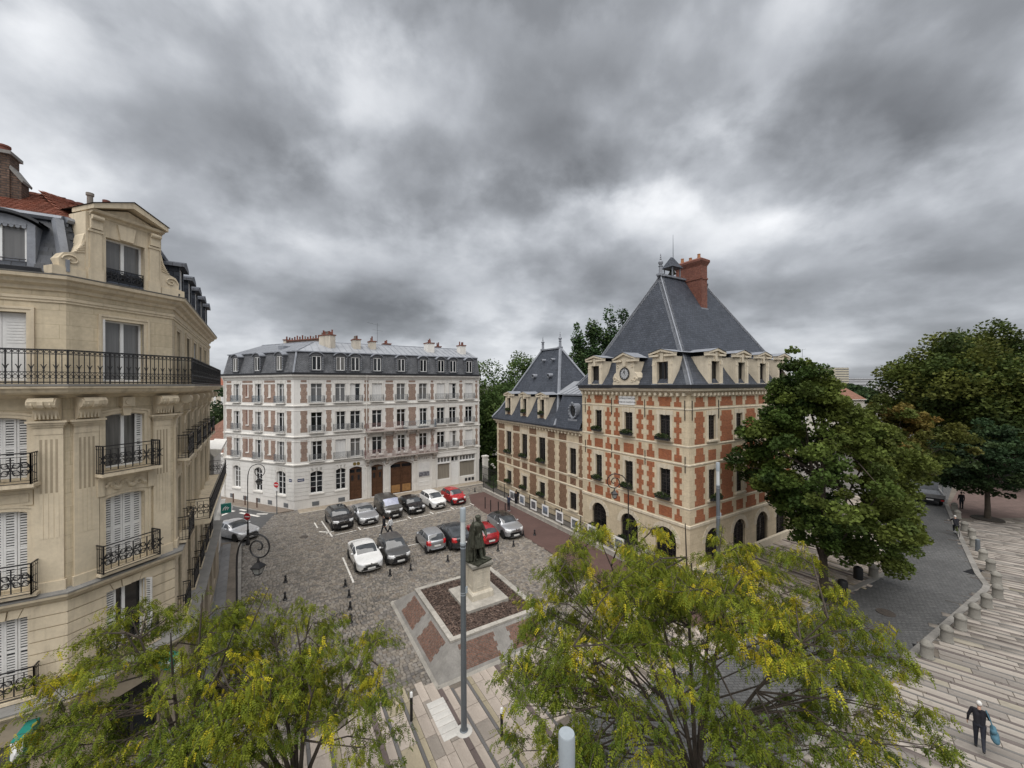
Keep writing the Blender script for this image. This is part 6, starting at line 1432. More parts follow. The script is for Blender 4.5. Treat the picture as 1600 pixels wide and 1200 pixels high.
# teal hanging signs of the ground floor agency
def teal_sign(P,az,w_,h,label,z):
    t=thing('hanging_sign',label,'sign',M=frame(P[0],P[1],az,z))
    b=MB(); b.box(0,-0.13,0,w_,0.13,h); b.build('sign_case',M_GREEN,t)
    b=MB(); b.add([(w_,-0.12,0.02),(w_+0.10,0,h*0.5),(w_,0.12,0.02),(w_,-0.12,h-0.02),(w_,0.12,h-0.02)],[(0,2,1),(0,1,3),(1,2,4),(1,4,3)]); b.build('sign_edge',M_WSIGN,t)
    for s in (-1,1):
        b=MB(); yy=0.135*s
        for k in range(3): b.tube([(w_*(0.18+0.22*k),yy,h*0.30),(w_*(0.30+0.20*k),yy,h*0.55),(w_*(0.52+0.14*k),yy,h*(0.78-0.10*k))],[0.02,0.045,0.012],5)
        b.build('sign_emblem',M_WSIGN,t)
def lbp(F,x,y): p=LB.matrix_basis@F@Vector((x,y,0)); return (p.x,p.y)
teal_sign(lbp(GL,-0.55,-0.45),150,0.85,0.62,'teal hanging sign with white emblem on the cut corner wall, nearest the left edge',2.55)
teal_sign(lbp(GC,2.3,-0.46),106.6,0.8,0.55,'teal hanging sign half hidden by leaves left of the street lamp',2.75)
teal_sign(lbp(GS,15.6,-0.5),56.6,0.62,0.66,'teal hanging sign with white emblem above the silver coupe',3.75)
# lower white neighbour beyond the limestone house
NB = thing('low_white_house', 'low white house wall joined to the far end of the limestone house', 'building', LB.location)
b=MB(GS); wall(b,LST+0.02,20.5,0,8.6,[(15.2,16.1,4.4,6.2,0),(17.6,18.5,4.4,6.2,0),(15.2,16.2,1.0,2.8,0),(17.6,18.7,0.1,2.8,0)],y=-0.2); b.poly([(20.5,-0.2,0),(20.5,8,0),(20.5,8,8.6),(20.5,-0.2,8.6)]); b.poly([(14.22,-0.2,8.6),(20.5,-0.2,8.6),(20.5,8,8.6),(14.22,8,8.6)]); b.build('wall',M_WHITE,NB)
b=MB(GS); cornice(b,LST+0.02,20.6,[(0.2,8.1),(0.42,8.2),(0.62,8.4),(0.62,8.6),(-0.2,8.7)]); cornice(b,LST+0.02,20.6,[(0.2,3.3),(0.5,3.4),(0.5,3.6),(0.2,3.62)]); b.build('cornice',M_WSTONE,NB)
for a,c,z0,z1 in ((15.2,16.1,4.4,6.2),(17.6,18.5,4.4,6.2),(15.2,16.2,1.0,2.8)): window(NB,GS,a,c,z0,z1,0.0,'cas',M_WFRAME,M_GLASS)
b=MB(GS); b.box(17.6,-0.1,0.1,18.7,0.0,2.8); b.build('door',M_DOOR,NB)
# ------------------------------------------------------------------ sloped planter with statue
PT = thing('statue_planter', 'square stone planter with sloping sides, brick panels and bark mulch round the statue', 'planter', M=Matrix.Translation((-2.18,21.75,0))@Matrix.Rotation(R(90-AZA),4,'Z'))
bx,by_,tx,ty,hz=3.62,3.9,2.5,2.7,1.0          # half sizes base / top, local x along A, y along B
def slope_face(side):
    """frame of one sloping side: x along the side, z up the slope, -y outwards"""
    if side==0: c,rz,L,lt,hb,ht=(0,-by_),0,bx,tx,by_,ty
    elif side==1: c,rz,L,lt,hb,ht=(bx,0),90,by_,ty,bx,tx
    elif side==2: c,rz,L,lt,hb,ht=(0,by_),180,bx,tx,by_,ty
    else: c,rz,L,lt,hb,ht=(-bx,0),270,by_,ty,bx,tx
    run=hb-ht; ang=math.atan2(run,hz); F=Matrix.Translation((c[0],c[1],0))@Matrix.Rotation(R(rz),4,'Z')@Matrix.Rotation(-ang,4,'X'); return F,L,lt,math.hypot(run,hz)
for s in range(4):
    F,L,lt,sl_=slope_face(s); b=MB(F); b.add([(-L,0,0),(L,0,0),(lt,0,sl_),(-lt,0,sl_)],[(0,1,2,3)]); b.build('sloping_side',M_CONC,PT)
    if s in (0,3,1):
        for k in (-1,1):                                            # two toothed brick panels
            xa,xb=(0.28*L*0.35,L*0.62) if k>0 else (-L*0.62,-0.28*L*0.35)
            b=MB(F); z0,z1=0.28,sl_-0.22; n=5; h=(z1-z0)/n
            for r_ in range(n):
                t=0.10*(r_%2)+ (0.0); b.box(xa+t,-0.012,z0+r_*h,xb-t,0.03,z0+(r_+1)*h)
            b.build('brick_panel',M_PBRICK,PT)
    b=MB(F); b.box(-L,-0.05,-0.04,L,0.12,0.13); b.build('base_kerb',M_CONCL,PT)
for s in range(4):
    n=4; half=(tx,ty)[s%2]; o=(ty,tx)[s%2]
    for k in range(n):
        L0=-half-0.06+(2*half+0.12)*k/n+0.006; L1=-half-0.06+(2*half+0.12)*(k+1)/n-0.006
        b=MB(Matrix.Rotation(R((0,90,180,270)[s]),4,'Z')); b.box(L0,-o-0.06,hz-0.03,L1,-o+0.20,hz+0.07+random.uniform(-.006,.006)); b.build('rim_stone',M_CONCL,PT)
V=[];rsb=np.random.RandomState(5); nx,ny=50,54
gx=np.linspace(-tx+0.1,tx-0.1,nx); gy=np.linspace(-ty+0.1,ty-0.1,ny); GX,GY=np.meshgrid(gx,gy); GZ=hz-0.02+rsb.uniform(-0.03,0.035,GX.shape)+0.03*np.sin(GX*2.2)*np.cos(GY*1.7)
V=np.stack([GX.ravel(),GY.ravel(),GZ.ravel()],1); idx=np.arange(nx*ny).reshape(ny,nx); Fq=np.stack([idx[:-1,:-1],idx[:-1,1:],idx[1:,1:],idx[1:,:-1]],-1).reshape(-1,4)
raw_mesh('bark_bed',V,Fq,M_BARK,PT)
n=4200; C=np.stack([rsb.uniform(-tx+.12,tx-.12,n),rsb.uniform(-ty+.12,ty-.12,n),hz+0.01+rsb.uniform(0,0.04,n)],1); a=rsb.uniform(0,math.pi,n); t=np.stack([np.cos(a),np.sin(a),rsb.normal(0,.25,n)],1); s_=np.stack([-np.sin(a),np.cos(a),rsb.normal(0,.3,n)],1); L=rsb.uniform(.04,.10,n)[:,None]; W=rsb.uniform(.012,.03,n)[:,None]
V=np.stack([C-t*L-s_*W,C+t*L-s_*W,C+t*L+s_*W,C-t*L+s_*W],1).reshape(-1,3); pal=np.array([(0.075,0.050,0.040),(0.11,0.074,0.058),(0.055,0.040,0.034),(0.14,0.10,0.08)])
raw_mesh('bark_chips',V,np.arange(4*n).reshape(-1,4),M_COB,PT,pal[rsb.choice(4,n)],'stuff')
b=MB(); b.box(-1.22,-1.30,hz-0.05,1.22,1.30,hz+0.16); 
SX,SY=0.30,0.15
b.M=T(SX,SY,0); b.v=[]; b.f=[]; b.mi=[]; b.box(-1.25,-1.32,hz-0.05,1.25,1.32,hz+0.17); b.build('stone_slab',M_CONCL,PT)
# pedestal
PD = thing('pedestal', 'pale square stone pedestal with carved panel under the bronze statue', 'pedestal', M=PT.matrix_basis@T(SX,SY,hz+0.17))
b=MB(); b.box(-0.66,-0.66,0,0.66,0.66,0.30); b.frus(-0.66,-0.66,0.66,0.66,0.30,-0.60,-0.60,0.60,0.60,0.40); b.build('plinth',M_PED,PD)
b=MB(); b.box(-0.52,-0.52,0.40,0.52,0.52,1.62); die=b.build('die',M_PED,PD)
for k in range(4):
    b=MB(Matrix.Rotation(R(90*k),4,'Z'))
    for (x0,z0,x1,z1) in ((-0.36,0.60,0.36,0.63),(-0.36,1.41,0.36,1.44),(-0.36,0.63,-0.33,1.41),(0.33,0.63,0.36,1.41)): b.box(x0,-0.54,z0,x1,-0.51,z1)
    for q in range(5): b.box(-0.22,-0.525,0.80+0.11*q,0.22,-0.518,0.84+0.11*q)
    b.build('carved_panel',M_PED,die)
b=MB(); b.frus(-0.54,-0.54,0.54,0.54,1.62,-0.64,-0.64,0.64,0.64,1.76); b.box(-0.66,-0.66,1.76,0.66,0.66,1.88); b.build('cap',MT('stained_cap',(0.20,0.19,0.165),0.9,0.25,3,0.25,streak=0.6),PD)

# ------------------------------------------------------------------ body builder: tapered limbs fused into one skin
def fuse(name, caps, mats, voxel, pick, parent=None, balls=(), smooth_it=6, **props):
    """caps = [(p,q,r0,r1,material)], balls=[(c,(rx,ry,rz),material)] -> one remeshed surface"""
    b=MB()
    for p,q,r0,r1,_ in caps:
        p=Vector(p);q=Vector(q); b.cyl(p,q,r0,r1,10)
        for c,r in ((p,r0),(q,r1)): b.ball(c,r,10,7)
    for c,rr,_ in balls:
        n,k=12,8; vs=[];o=len(b.v)
        pr=[(math.sin(math.pi*i/k),-math.cos(math.pi*i/k)) for i in range(k+1)]
        b.add([(c[0]+rr[0]*max(r,1e-3)*math.cos(2*math.pi*j/n),c[1]+rr[1]*max(r,1e-3)*math.sin(2*math.pi*j/n),c[2]+rr[2]*z) for r,z in pr for j in range(n)],[(i*n+j,i*n+(j+1)%n,(i+1)*n+(j+1)%n,(i+1)*n+j) for i in range(k) for j in range(n)]+[tuple(range(n-1,-1,-1)),tuple(range(k*n,(k+1)*n))])
    me=bpy.data.meshes.new('tmp'); me.from_pydata(b.v,[],b.f); o=bpy.data.objects.new('tmp',me); COL.objects.link(o)
    rm=o.modifiers.new('r','REMESH'); rm.mode='VOXEL'; rm.voxel_size=voxel; rm.use_smooth_shade=True
    sm=o.modifiers.new('s','SMOOTH'); sm.iterations=smooth_it; sm.factor=0.4
    dg=bpy.context.evaluated_depsgraph_get(); nm=bpy.data.meshes.new_from_object(o.evaluated_get(dg)); bpy.data.objects.remove(o); nm.name=name
    nm.materials.clear()
    for mm in mats: nm.materials.append(mm)
    if len(mats)>1:
        nf=len(nm.polygons); ce=np.empty(nf*3,'f'); nm.polygons.foreach_get('center',ce); ce=ce.reshape(-1,3); best=np.full(nf,1e9); mi=np.zeros(nf,'i')
        for p,q,r0,r1,k in caps:
            p=np.array(p);q=np.array(q);d=q-p;L=max((d*d).sum(),1e-9);t=np.clip(((ce-p)@d)/L,0,1);dist=np.linalg.norm(ce-p-t[:,None]*d,axis=1)-(r0+(r1-r0)*t); u=dist<best; best[u]=dist[u]; mi[u]=k
        for c,rr,k in balls:
            dist=(np.linalg.norm((ce-np.array(c))/np.array(rr),axis=1)-1)*min(rr); u=dist<best; best[u]=dist[u]; mi[u]=k
        nm.polygons.foreach_set('material_index',mi)
    nm.polygons.foreach_set('use_smooth',np.ones(len(nm.polygons),bool)); return link(name,nm,parent,**props)
def hand(caps, wr, d, side, mat, s=1.0, curl=0.35):
    """palm and five fingers from the wrist along d; side = thumb direction"""
    wr=Vector(wr); d=Vector(d).normalized(); sd=Vector(side).normalized(); sd=(sd-d*sd.dot(d)).normalized(); nr=d.cross(sd)
    pe=wr+d*0.085*s
    for k in (-1,0,1): caps.append((tuple(wr+sd*0.014*k*s),tuple(pe+sd*0.024*k*s),0.017*s,0.014*s,mat))
    for k,(off,L) in enumerate(((0.032,0.070),(0.011,0.080),(-0.011,0.074),(-0.032,0.058))):
        b0=pe+sd*off*s; b1=b0+(d+nr*curl*0.5).normalized()*L*0.5*s; b2=b1+(d+nr*curl*1.6).normalized()*L*0.5*s
        caps.append((tuple(b0),tuple(b1),0.0095*s,0.0085*s,mat)); caps.append((tuple(b1),tuple(b2),0.0085*s,0.007*s,mat))
    t0=wr+d*0.03*s+sd*0.03*s; t1=t0+(d*0.6+sd*0.8).normalized()*0.035*s; t2=t1+(d*0.9+sd*0.25+nr*0.2).normalized()*0.032*s
    caps.append((tuple(t0),tuple(t1),0.012*s,0.010*s,mat)); caps.append((tuple(t1),tuple(t2),0.010*s,0.008*s,mat))

# bronze figure: robed man holding a standard, cloak to the ground
ST = thing('statue', 'dark bronze statue of a cloaked standing figure with a furled standard', 'statue', M=PD.matrix_basis@T(0,0,1.88)@Matrix.Rotation(R(20),4,'Z')@Matrix.Diagonal((1.35,1.35,1.16,1)))
b=MB(); b.box(-0.42,-0.42,0,0.42,0.42,0.08); b.build('base',M_BRONZE,ST)
cp=[]; bl=[]
z0=0.10
cp+=[((0.10,-0.16,z0+0.04),(0.11,-0.02,z0+0.55),0.075,0.10,0),((0.11,-0.02,z0+0.55),(0.08,0.0,z0+1.0),0.10,0.14,0),((-0.12,0.06,z0+0.04),(-0.11,0.06,z0+0.55),0.075,0.10,0),((-0.11,0.06,z0+0.55),(-0.08,0.02,z0+1.0),0.10,0.14,0)]
cp+=[((0.10,-0.16,z0+0.03),(0.13,-0.33,z0+0.03),0.06,0.045,0),((-0.12,0.06,z0+0.03),(-0.16,-0.12,z0+0.03),0.06,0.045,0)]
cp+=[((0,0.02,z0+1.0),(0,0.02,z0+1.30),0.20,0.19,0),((0,0.02,z0+1.30),(0,0.0,z0+1.62),0.20,0.22,0),((-0.16,0,z0+1.66),(0.16,0,z0+1.66),0.10,0.10,0),((0,0,z0+1.68),(0,-0.02,z0+1.84),0.075,0.065,0)]
bl+=[((0,-0.04,z0+1.96),(0.105,0.125,0.15),0),((0,-0.02,z0+2.04),(0.125,0.14,0.09),0),((0,-0.155,z0+1.95),(0.025,0.04,0.035),0),((0,-0.11,z0+1.84),(0.07,0.07,0.08),0)]
# tunic skirt folds
for k in range(14):
    a=2*math.pi*k/14; cp.append(((0.17*math.cos(a),0.02+0.15*math.sin(a),z0+1.12),(0.27*math.cos(a),0.02+0.25*math.sin(a),z0+0.62),0.05,0.06,0))
# cloak from the shoulders to the base, behind and to the sides
for k in range(15):
    a=R(-15+210*k/14); r0,r1=0.25,0.43+0.05*math.sin(k*2.1); cp.append(((0.22*math.cos(a),0.10+0.14*math.sin(a),z0+1.60),((r0+.06)*math.cos(a),0.10+0.24*math.sin(a),z0+0.85),0.07,0.065,0)); cp.append((((r0+.06)*math.cos(a),0.10+0.24*math.sin(a),z0+0.85),(r1*math.cos(a),0.10+(r1-.02)*math.sin(a),z0+0.05),0.065,0.07,0))
cp+=[((0.24,0,z0+1.60),(0.34,-0.10,z0+1.25),0.085,0.07,0),((0.34,-0.10,z0+1.25),(0.22,-0.30,z0+1.12),0.065,0.05,0),((-0.24,0,z0+1.60),(-0.38,-0.05,z0+1.28),0.085,0.07,0),((-0.38,-0.05,z0+1.28),(-0.40,-0.20,z0+1.50),0.062,0.045,0)]
cp+=[((-0.42,-0.22,z0+0.02),(-0.44,-0.20,z0+2.15),0.028,0.020,0)]
for k in range(7): cp.append(((-0.43+0.02*math.sin(k),-0.16+0.03*k%0.09,z0+1.95-0.03*k),(-0.40+0.05*math.sin(k*1.7),-0.10+0.04*math.cos(k),z0+0.9-0.05*k),0.030,0.075,0))
cp+=[((0.16,-0.12,z0+1.50),(-0.14,-0.20,z0+1.10),0.035,0.035,0),((0.22,-0.18,z0+1.05),(0.30,0.28,z0+0.55),0.022,0.016,0)]
hand(cp,(0.22,-0.30,z0+1.12),(-0.5,-0.3,-0.2),(0,0,1),0,1.15); hand(cp,(-0.40,-0.20,z0+1.50),(-0.15,-0.1,0.3),(0.3,-1,0),0,1.15,1.4)
fuse('bronze_figure',cp,[M_BRONZE],0.016,None,ST,bl,4)

# ------------------------------------------------------------------ street furniture
def modern_lamp(x,y,label,h=8.37):
    t=thing('lamp_column',label,'street lamp',(x,y,0.03),group='plain grey lamp columns')
    b=MB(); b.lathe([(0.16,0),(0.16,0.03),(0.112,0.05),(0.104,h*0.6),(0.098,h-1.35)],(0,0,0),20); b.build('pole',M_STEEL,t,smooth=True)
    b=MB(); b.lathe([(0.095,h-1.35),(0.095,h-0.5)],(0,0,0),20); b.build('diffuser',M_POLET,t,smooth=True)
    b=MB(); b.lathe([(0.108,h-0.5),(0.110,h-0.02),(0.100,h),(0.012,h)],(0,0,0),24); b.lathe([(0.112,h-1.38),(0.112,h-1.30)],(0,0,0),20); b.build('lamp_cap',M_POLEC,t,smooth=True)
    b=MB(); 
    for zz in (h*0.82,h*0.62,h*0.61): b.lathe([(0.108,zz),(0.108,zz+0.03)],(0,0,0),16)
    b.box(0.08,-0.05,h*0.62,0.16,0.05,h*0.62+0.22); b.build('clamp_band',M_POLEC,t)
modern_lamp(-1.87,14.55,'tall plain grey lamp column in front of the statue'); modern_lamp(0.70,5.12,'grey lamp column whose round cap shows at the bottom edge'); modern_lamp(12.1,22.8,'grey lamp column before the corner of the town hall')
b=MB(); b.lathe([(0.32,0),(0.28,0.012),(0.14,0.03)],(-1.87,14.55,0.03),16); b.build('mortar_patch',M_SLABW,None,label='pale mortar patch round the foot of the tall lamp column',category='mortar')
def swan_lamp(x,y,rz,label,h=6.6,th=1.0):
    t=thing('swan_neck_lamp',label,'street lamp',(x,y,0.03),R(rz),'black swan-neck street lamps')
    cx,cz=0.98,h-0.56; pts=[(0,0,0.9),(0,0,h-1.4),(0.02,0,h-0.95),(0.09,0,h-0.60),(0.22,0,h-0.32),(0.42,0,h-0.12),(0.70,0,h-0.02)]
    for k in range(30):
        a=R(95-19*k); rr=0.52*(1-k/29)**0.8+0.06; pts.append((cx+rr*math.cos(a),0,cz+rr*math.sin(a)))
    b=MB(); b.tube(pts,[0.05*th]*3+[0.042*th]*(len(pts)-3),8); b.build('swan_neck',M_IRON,t,smooth=True)
    b=MB(); b.lathe([(0.15,0),(0.15,0.25),(0.10,0.32),(0.085,1.1),(0.10,1.15),(0.06,1.25),(0.055,1.9)],(0,0,0),12); b.build('post_base',M_IRON,t,smooth=True)
    lx=0.98; K=0.62*(0.5+0.5*th); LM_=T(lx,0,h-1.06)@Matrix.Diagonal((K,K,K,1)); b=MB(LM_); b.tube([(0,0,0.12),(0,0,-0.1)],0.04,6); b.ball((0,0,-0.04),0.09,8,5)
    b.frus(-0.10,-0.10,0.10,0.10,-0.28,-0.04,-0.04,0.04,0.04,-0.08); b.frus(-0.36,-0.36,0.36,0.36,-0.56,-0.14,-0.14,0.14,0.14,-0.27); b.box(-0.38,-0.38,-0.64,0.38,0.38,-0.56)
    for sx in (-1,1):
        for sy in (-1,1): b.tube([(sx*0.32,sy*0.32,-0.62),(sx*0.18,sy*0.18,-1.14)],0.024,5)
    b.box(-0.20,-0.20,-1.18,0.20,0.20,-1.12); b.ball((0,0,-1.22),0.07,8,5); b.build('lantern',M_IRON,t)
    b=MB(LM_); b.frus(-0.16,-0.16,0.16,0.16,-1.11,-0.29,-0.29,0.29,0.29,-0.65); b.build('lantern_glass',GLASS('lantern_pane',(0.30,0.31,0.30),0.15,0.5,0),t)
    return t
swan_lamp(-11.95,16.75,-4,'black swan-neck street lamp with hanging lantern on the near kerb',th=0.8); swan_lamp(-21.75,31.8,-4,'black swan-neck street lamp carrying a no entry sign at the side street',th=0.65); swan_lamp(8.25,27.6,178,'black swan-neck street lamp in front of the town hall railings',th=0.8)
def no_entry(x,y,zc,face_az,label,post=True,dia=0.60):
    t=thing('no_entry_sign',label,'traffic sign',M=frame(x,y,face_az,0.0))
    if post: b=MB(); b.cyl((0,0,0),(0,0,zc+0.32),0.04,n=10); b.build('post',M_STEEL,t)
    Fd=T(0,-0.075,zc)@STAND; r=dia/2
    b=MB(Fd); b.lathe([(r,-0.012),(r,0.0),(0.01,0.001)],(0,0,0),28); b.build('sign_disc',M_WSIGN,t)
    b=MB(Fd); b.lathe([(r*0.94,0.0015),(r*0.94,0.005),(0.01,0.0052)],(0,0,0),28); b.build('red_disc',M_RSIGN,t)
    b=MB(Fd); b.box(-r*0.70,-r*0.15,0.006,r*0.70,r*0.15,0.010); b.build('white_bar',M_WSIGN,t)
    if post: b=MB(); b.box(-0.2,-0.075,zc-0.62,0.2,-0.06,zc-0.36); b.build('sub_plate',M_WSIGN,t)
no_entry(-23.9,39.25,3.05-0.0,100,'no entry sign on a post at the corner of the white house'); no_entry(-21.75,31.8,2.35,95,'no entry sign fixed to the far swan-neck lamp',False)
p=gpt(1473,770); no_entry(p.x,p.y,4.0,110,'no entry sign beyond the parked truck under the chestnut trees',True,0.75)
# stone bollards
bm=MB(); bm.lathe([(0.30,0),(0.30,0.06),(0.265,0.10),(0.25,0.55),(0.285,0.58),(0.285,0.66),(0.25,0.70),(0.22,0.76),(0.12,0.84),(0.01,0.865)],(0,0,0),18); bme=bm.mesh('stone_bollard',M_BOLL,True)
SB=[(17.68,17.63),(19.53,18.5),(21.75,19.64),(23.53,20.58),(25.46,21.57),(27.36,22.58),(29.23,23.56),(31.15,25.15),(33.02,26.96),(34.41,28.53),(36.61,30.95),(38.52,32.69),(39.75,34.27),(42.71,37.37),(44.98,39.63)]
ordn=['nearest the locust tree','second','third','fourth','fifth','sixth','seventh, at the bend','eighth','ninth','tenth','eleventh','twelfth','thirteenth, beside the cyclist','fourteenth','last, near the truck']
for i,(x,y) in enumerate(SB): link('stone_bollard',bme,None,loc=(x+0.1,y-0.12,0.0),sc=(0.88,0.88,0.95),label='squat stone bollard along the east kerb, '+ordn[i]+(' from the locust tree' if ordn[i].isalpha() else ''),category='bollard',group='stone bollards on the east kerb')
for i,(x,y) in enumerate([(26.26,27.22),(24.27,26.06)]): link('stone_bollard',bme,None,loc=(x,y,0.0),label='squat stone bollard under the maple on the west kerb, '+('farther one' if i==0 else 'nearer one'),category='bollard',group='stone bollards on the west kerb')
b=MB(); b.lathe([(0.26,0),(0.26,0.7),(0.2,0.82),(0.05,0.88)],(0,0,0),14); dm=b.mesh('dark_bollard',M_BLACK,True)
for i,(x,y) in enumerate([(22.94,25.73),(20.45,24.01),(18.57,23.1)]): link('dark_bollard',dm,None,loc=(x,y,0.0),label='black round bollard under the maple on the west kerb, '+('farthest','middle','nearest')[i]+' of three',category='bollard',group='black bollards on the west kerb')
link('thin_post',MB().lathe([(0.14,0),(0.13,0.9),(0.04,0.95)],(0,0,0),12).mesh('thin_post',M_STEEL),None,loc=(35.9,29.9,0),label='thin dark post standing among the east kerb stone bollards',category='post')
# little cast iron bollards in the square
b=MB(); b.lathe([(0.17,0),(0.17,0.05),(0.11,0.10),(0.085,0.30),(0.10,0.33),(0.065,0.37),(0.06,0.44),(0.09,0.48),(0.09,0.54),(0.045,0.62),(0.01,0.64)],(0,0,0),12); cm=b.mesh('iron_bollard',M_IRON,True)
CB=[(-10.88,25.12,'first in the row below the white convertible'),(-10.1,23.85,'second in the row below the white convertible'),(-9.49,22.55,'third in the row below the white convertible'),(-8.95,21.3,'last in the row below the white convertible'),(-8.41,26.49,'right in front of the white convertible'),(-7.2,27.24,'in front of the grey hatchback'),(-4.81,28.62,'behind the small silver car'),(-1.17,30.42,'behind the red hatchback'),(0.06,31.27,'in front of the silver crossover'),(-5.75,16.46,'alone beside the planter foot'),(-15.1,25.7,'west edge of the square, farther'),(-13.9,23.6,'west edge of the square, nearer'),(1.9,33.6,'on the red path near the railings'),(0.9,33.4,'at the edge of the red path'),(-4.6,47.3,'farther one by the gate'),(-6.6,46.0,'behind the red city car')]
for x,y,l in CB: link('iron_bollard',cm,None,loc=(x,y,0.0),sc=(0.8,0.8,0.78),label='small black cast iron bollard '+l,category='bollard',group='small cast iron bollards')
b=MB(); b.cyl((0,0,0),(0,0,0.92),0.055,n=12); sp=b.mesh('post',M_BLACK,True); b=MB(); b.lathe([(0.057,0.92),(0.057,1.06),(0.04,1.10),(0.01,1.11)],(0,0,0),12); sc_=b.mesh('post_cap',M_WSIGN,True)
for x,y,l in ((-3.96,15.0,'left of the tall lamp column'),(-0.44,14.25,'right of the tall lamp column, among leaves')):
    t=thing('slim_bollard','slim black bollard with white cap '+l,'bollard',(x,y,0.03),group='white-capped slim bollards'); link('post',sp,t); link('post_cap',sc_,t)
b=MB(); b.cyl((0,0,0),(0,0,1.15),0.05,n=10); b.ball((0,0,1.17),0.05,8,4); tp=b.mesh('thin_post',M_BLACK,True)
for i,(x,y) in enumerate([(-2.9,40.9),(-2.26,39.92),(-1.45,39.3),(-0.74,38.7)]): link('footpath_post',tp,None,loc=(x,y,0),label='slim dark post on the red footpath, '+('first','second','third','fourth')[i]+' from the gate',category='post',group='slim posts on the red footpath')
b=MB(); b.cyl((0,0,0),(0,0,0.95),0.06,n=10); b.ball((0,0,0.97),0.06,8,4); tp2=b.mesh('brown_post',MT('brown_post',(0.10,0.055,0.04),0.6,0.1,3,0),True)
for i,(u,v) in enumerate([(364.5,786),(383,790),(401.5,794)]): p=gpt(u,v); link('pavement_post',tp2,None,loc=(p.x,p.y,0.07),label='brown pavement post beside the white house side wall, '+('farthest','middle','nearest')[i],category='post',group='brown pavement posts')
# railings before the town hall, with picture panels
FR = thing('iron_fence','black iron railings on a low stone wall before the town hall','fence',M=frame(-3.6,47.8,180-31.6))
LF=31.0
b=MB(); b.box(0,-0.16,-0.05,LF,0.16,0.30); b.box(0,-0.19,0.30,LF,0.19,0.40); b.build('low_wall',M_CONCL,FR)
b=MB(); nb=int(LF/0.125)
for k in range(nb): x=(k+0.5)*LF/nb; b.tube([(x,0,0.42),(x,0,1.62),(x,0,1.72)],[0.011,0.011,0.002],4,False)
for z in (0.55,1.45): b.box(0,-0.015,z,LF,0.015,z+0.03)
b.build('railing_bars',M_IRON,FR,kind='stuff')
for k in range(13): b=MB(); x=min(LF-0.03,0.03+k*LF/12.2); b.box(x-0.03,-0.03,0.4,x+0.03,0.03,1.85); b.ball((x,0,1.9),0.05,6,4); b.build('fence_post',M_IRON,FR)
PM=[MT('photo_print_%d'%k,c,0.4,0.75,3.0+k*0.6,0.0) for k,c in enumerate(((0.13,0.14,0.15),(0.16,0.18,0.20),(0.10,0.10,0.11),(0.15,0.18,0.24),(0.12,0.12,0.13),(0.11,0.12,0.12)))]
for i,s in enumerate((6.9,8.85,10.95,12.9,15.05,17.15,19.25,22.1,25.0)):
    M_=FR.matrix_basis@T(s,-0.06,0.62); t=thing('picture_panel','white framed photo panel on the railings, '+('first','second','third','fourth','fifth','sixth','seventh','eighth','ninth')[i]+' from the gate','picture panel',M=M_,group='photo panels on the railings')
    w_=1.02; h=0.98; b=MB(); b.box(-w_/2,-0.03,0,w_/2,0.0,h); b.build('panel_board',M_WSIGN,t)
    b=MB(); b.box(-w_/2+0.15,-0.034,0.16,w_/2-0.15,-0.03,h-0.16); pr_=b.build('photo_print',PM[i%6],t)
    b=MB(); rr=random.Random(i)
    for q in range(9): x=-0.3+0.07*q; hh=rr.uniform(0.12,0.4); b.box(x,-0.037,0.20,x+0.055,-0.034,0.20+hh)
    b.build('picture_shapes',PM[(i+2)%6],pr_)
# gate and pier beside the white house
GT = thing('garden_gate','dark iron gate and tall posts between the white house and the town hall wing','gate',M=frame(-4.5,52.6,146))
b=MB(); L=5.6
for k in range(44): x=(k+0.5)*L/44; b.tube([(x,0,0.1),(x,0,2.1+0.25*math.sin(math.pi*(k%22)/22))],0.014,4,False)
for z in (0.2,1.2,2.0): b.box(0,-0.02,z,L,0.02,z+0.04)
b.build('gate_bars',M_IRON,GT,kind='stuff')
for x in (0.05,2.8,5.55): b=MB(); b.cyl((x,0,0),(x,0,3.0 if x<5 else 4.6),0.06,n=10); b.build('gate_post',M_IRON,GT)
b=MB(); b.box(0.25,0.3,0,0.85,0.9,3.3); b.box(0.18,0.23,3.3,0.92,0.97,3.5); b.build('stone_pier',M_WSTONE,GT)
# ------------------------------------------------------------------ cars
def pchip(xk, yk, x):
    xk=np.array(xk,float); yk=np.array(yk,float); h=np.diff(xk); d=np.diff(yk)/h; n=len(xk); m_=np.zeros(n)
    for i in range(1,n-1):
        if d[i-1]*d[i]>0: w1=2*h[i]+h[i-1]; w2=h[i]+2*h[i-1]; m_[i]=(w1+w2)/(w1/d[i-1]+w2/d[i])
    m_[0]=d[0]; m_[-1]=d[-1]
    k=np.clip(np.searchsorted(xk,x)-1,0,n-2); t=(x-xk[k])/h[k]
    return yk[k]*(2*t**3-3*t**2+1)+h[k]*m_[k]*(t**3-2*t**2+t)+yk[k+1]*(-2*t**3+3*t**2)+h[k]*m_[k+1]*(t**3-t**2)
CARDEF=dict(L=4.0,W=1.74,H=1.48,hood=0.78,cowlz=0.98,cowl=1.05,rf=1.75,rr=3.25,deck=3.75,deckz=1.02,tailz=0.92,wb=(0.78,3.25),r=0.31,belt=0.98,tumble=0.76,roofmat=None)
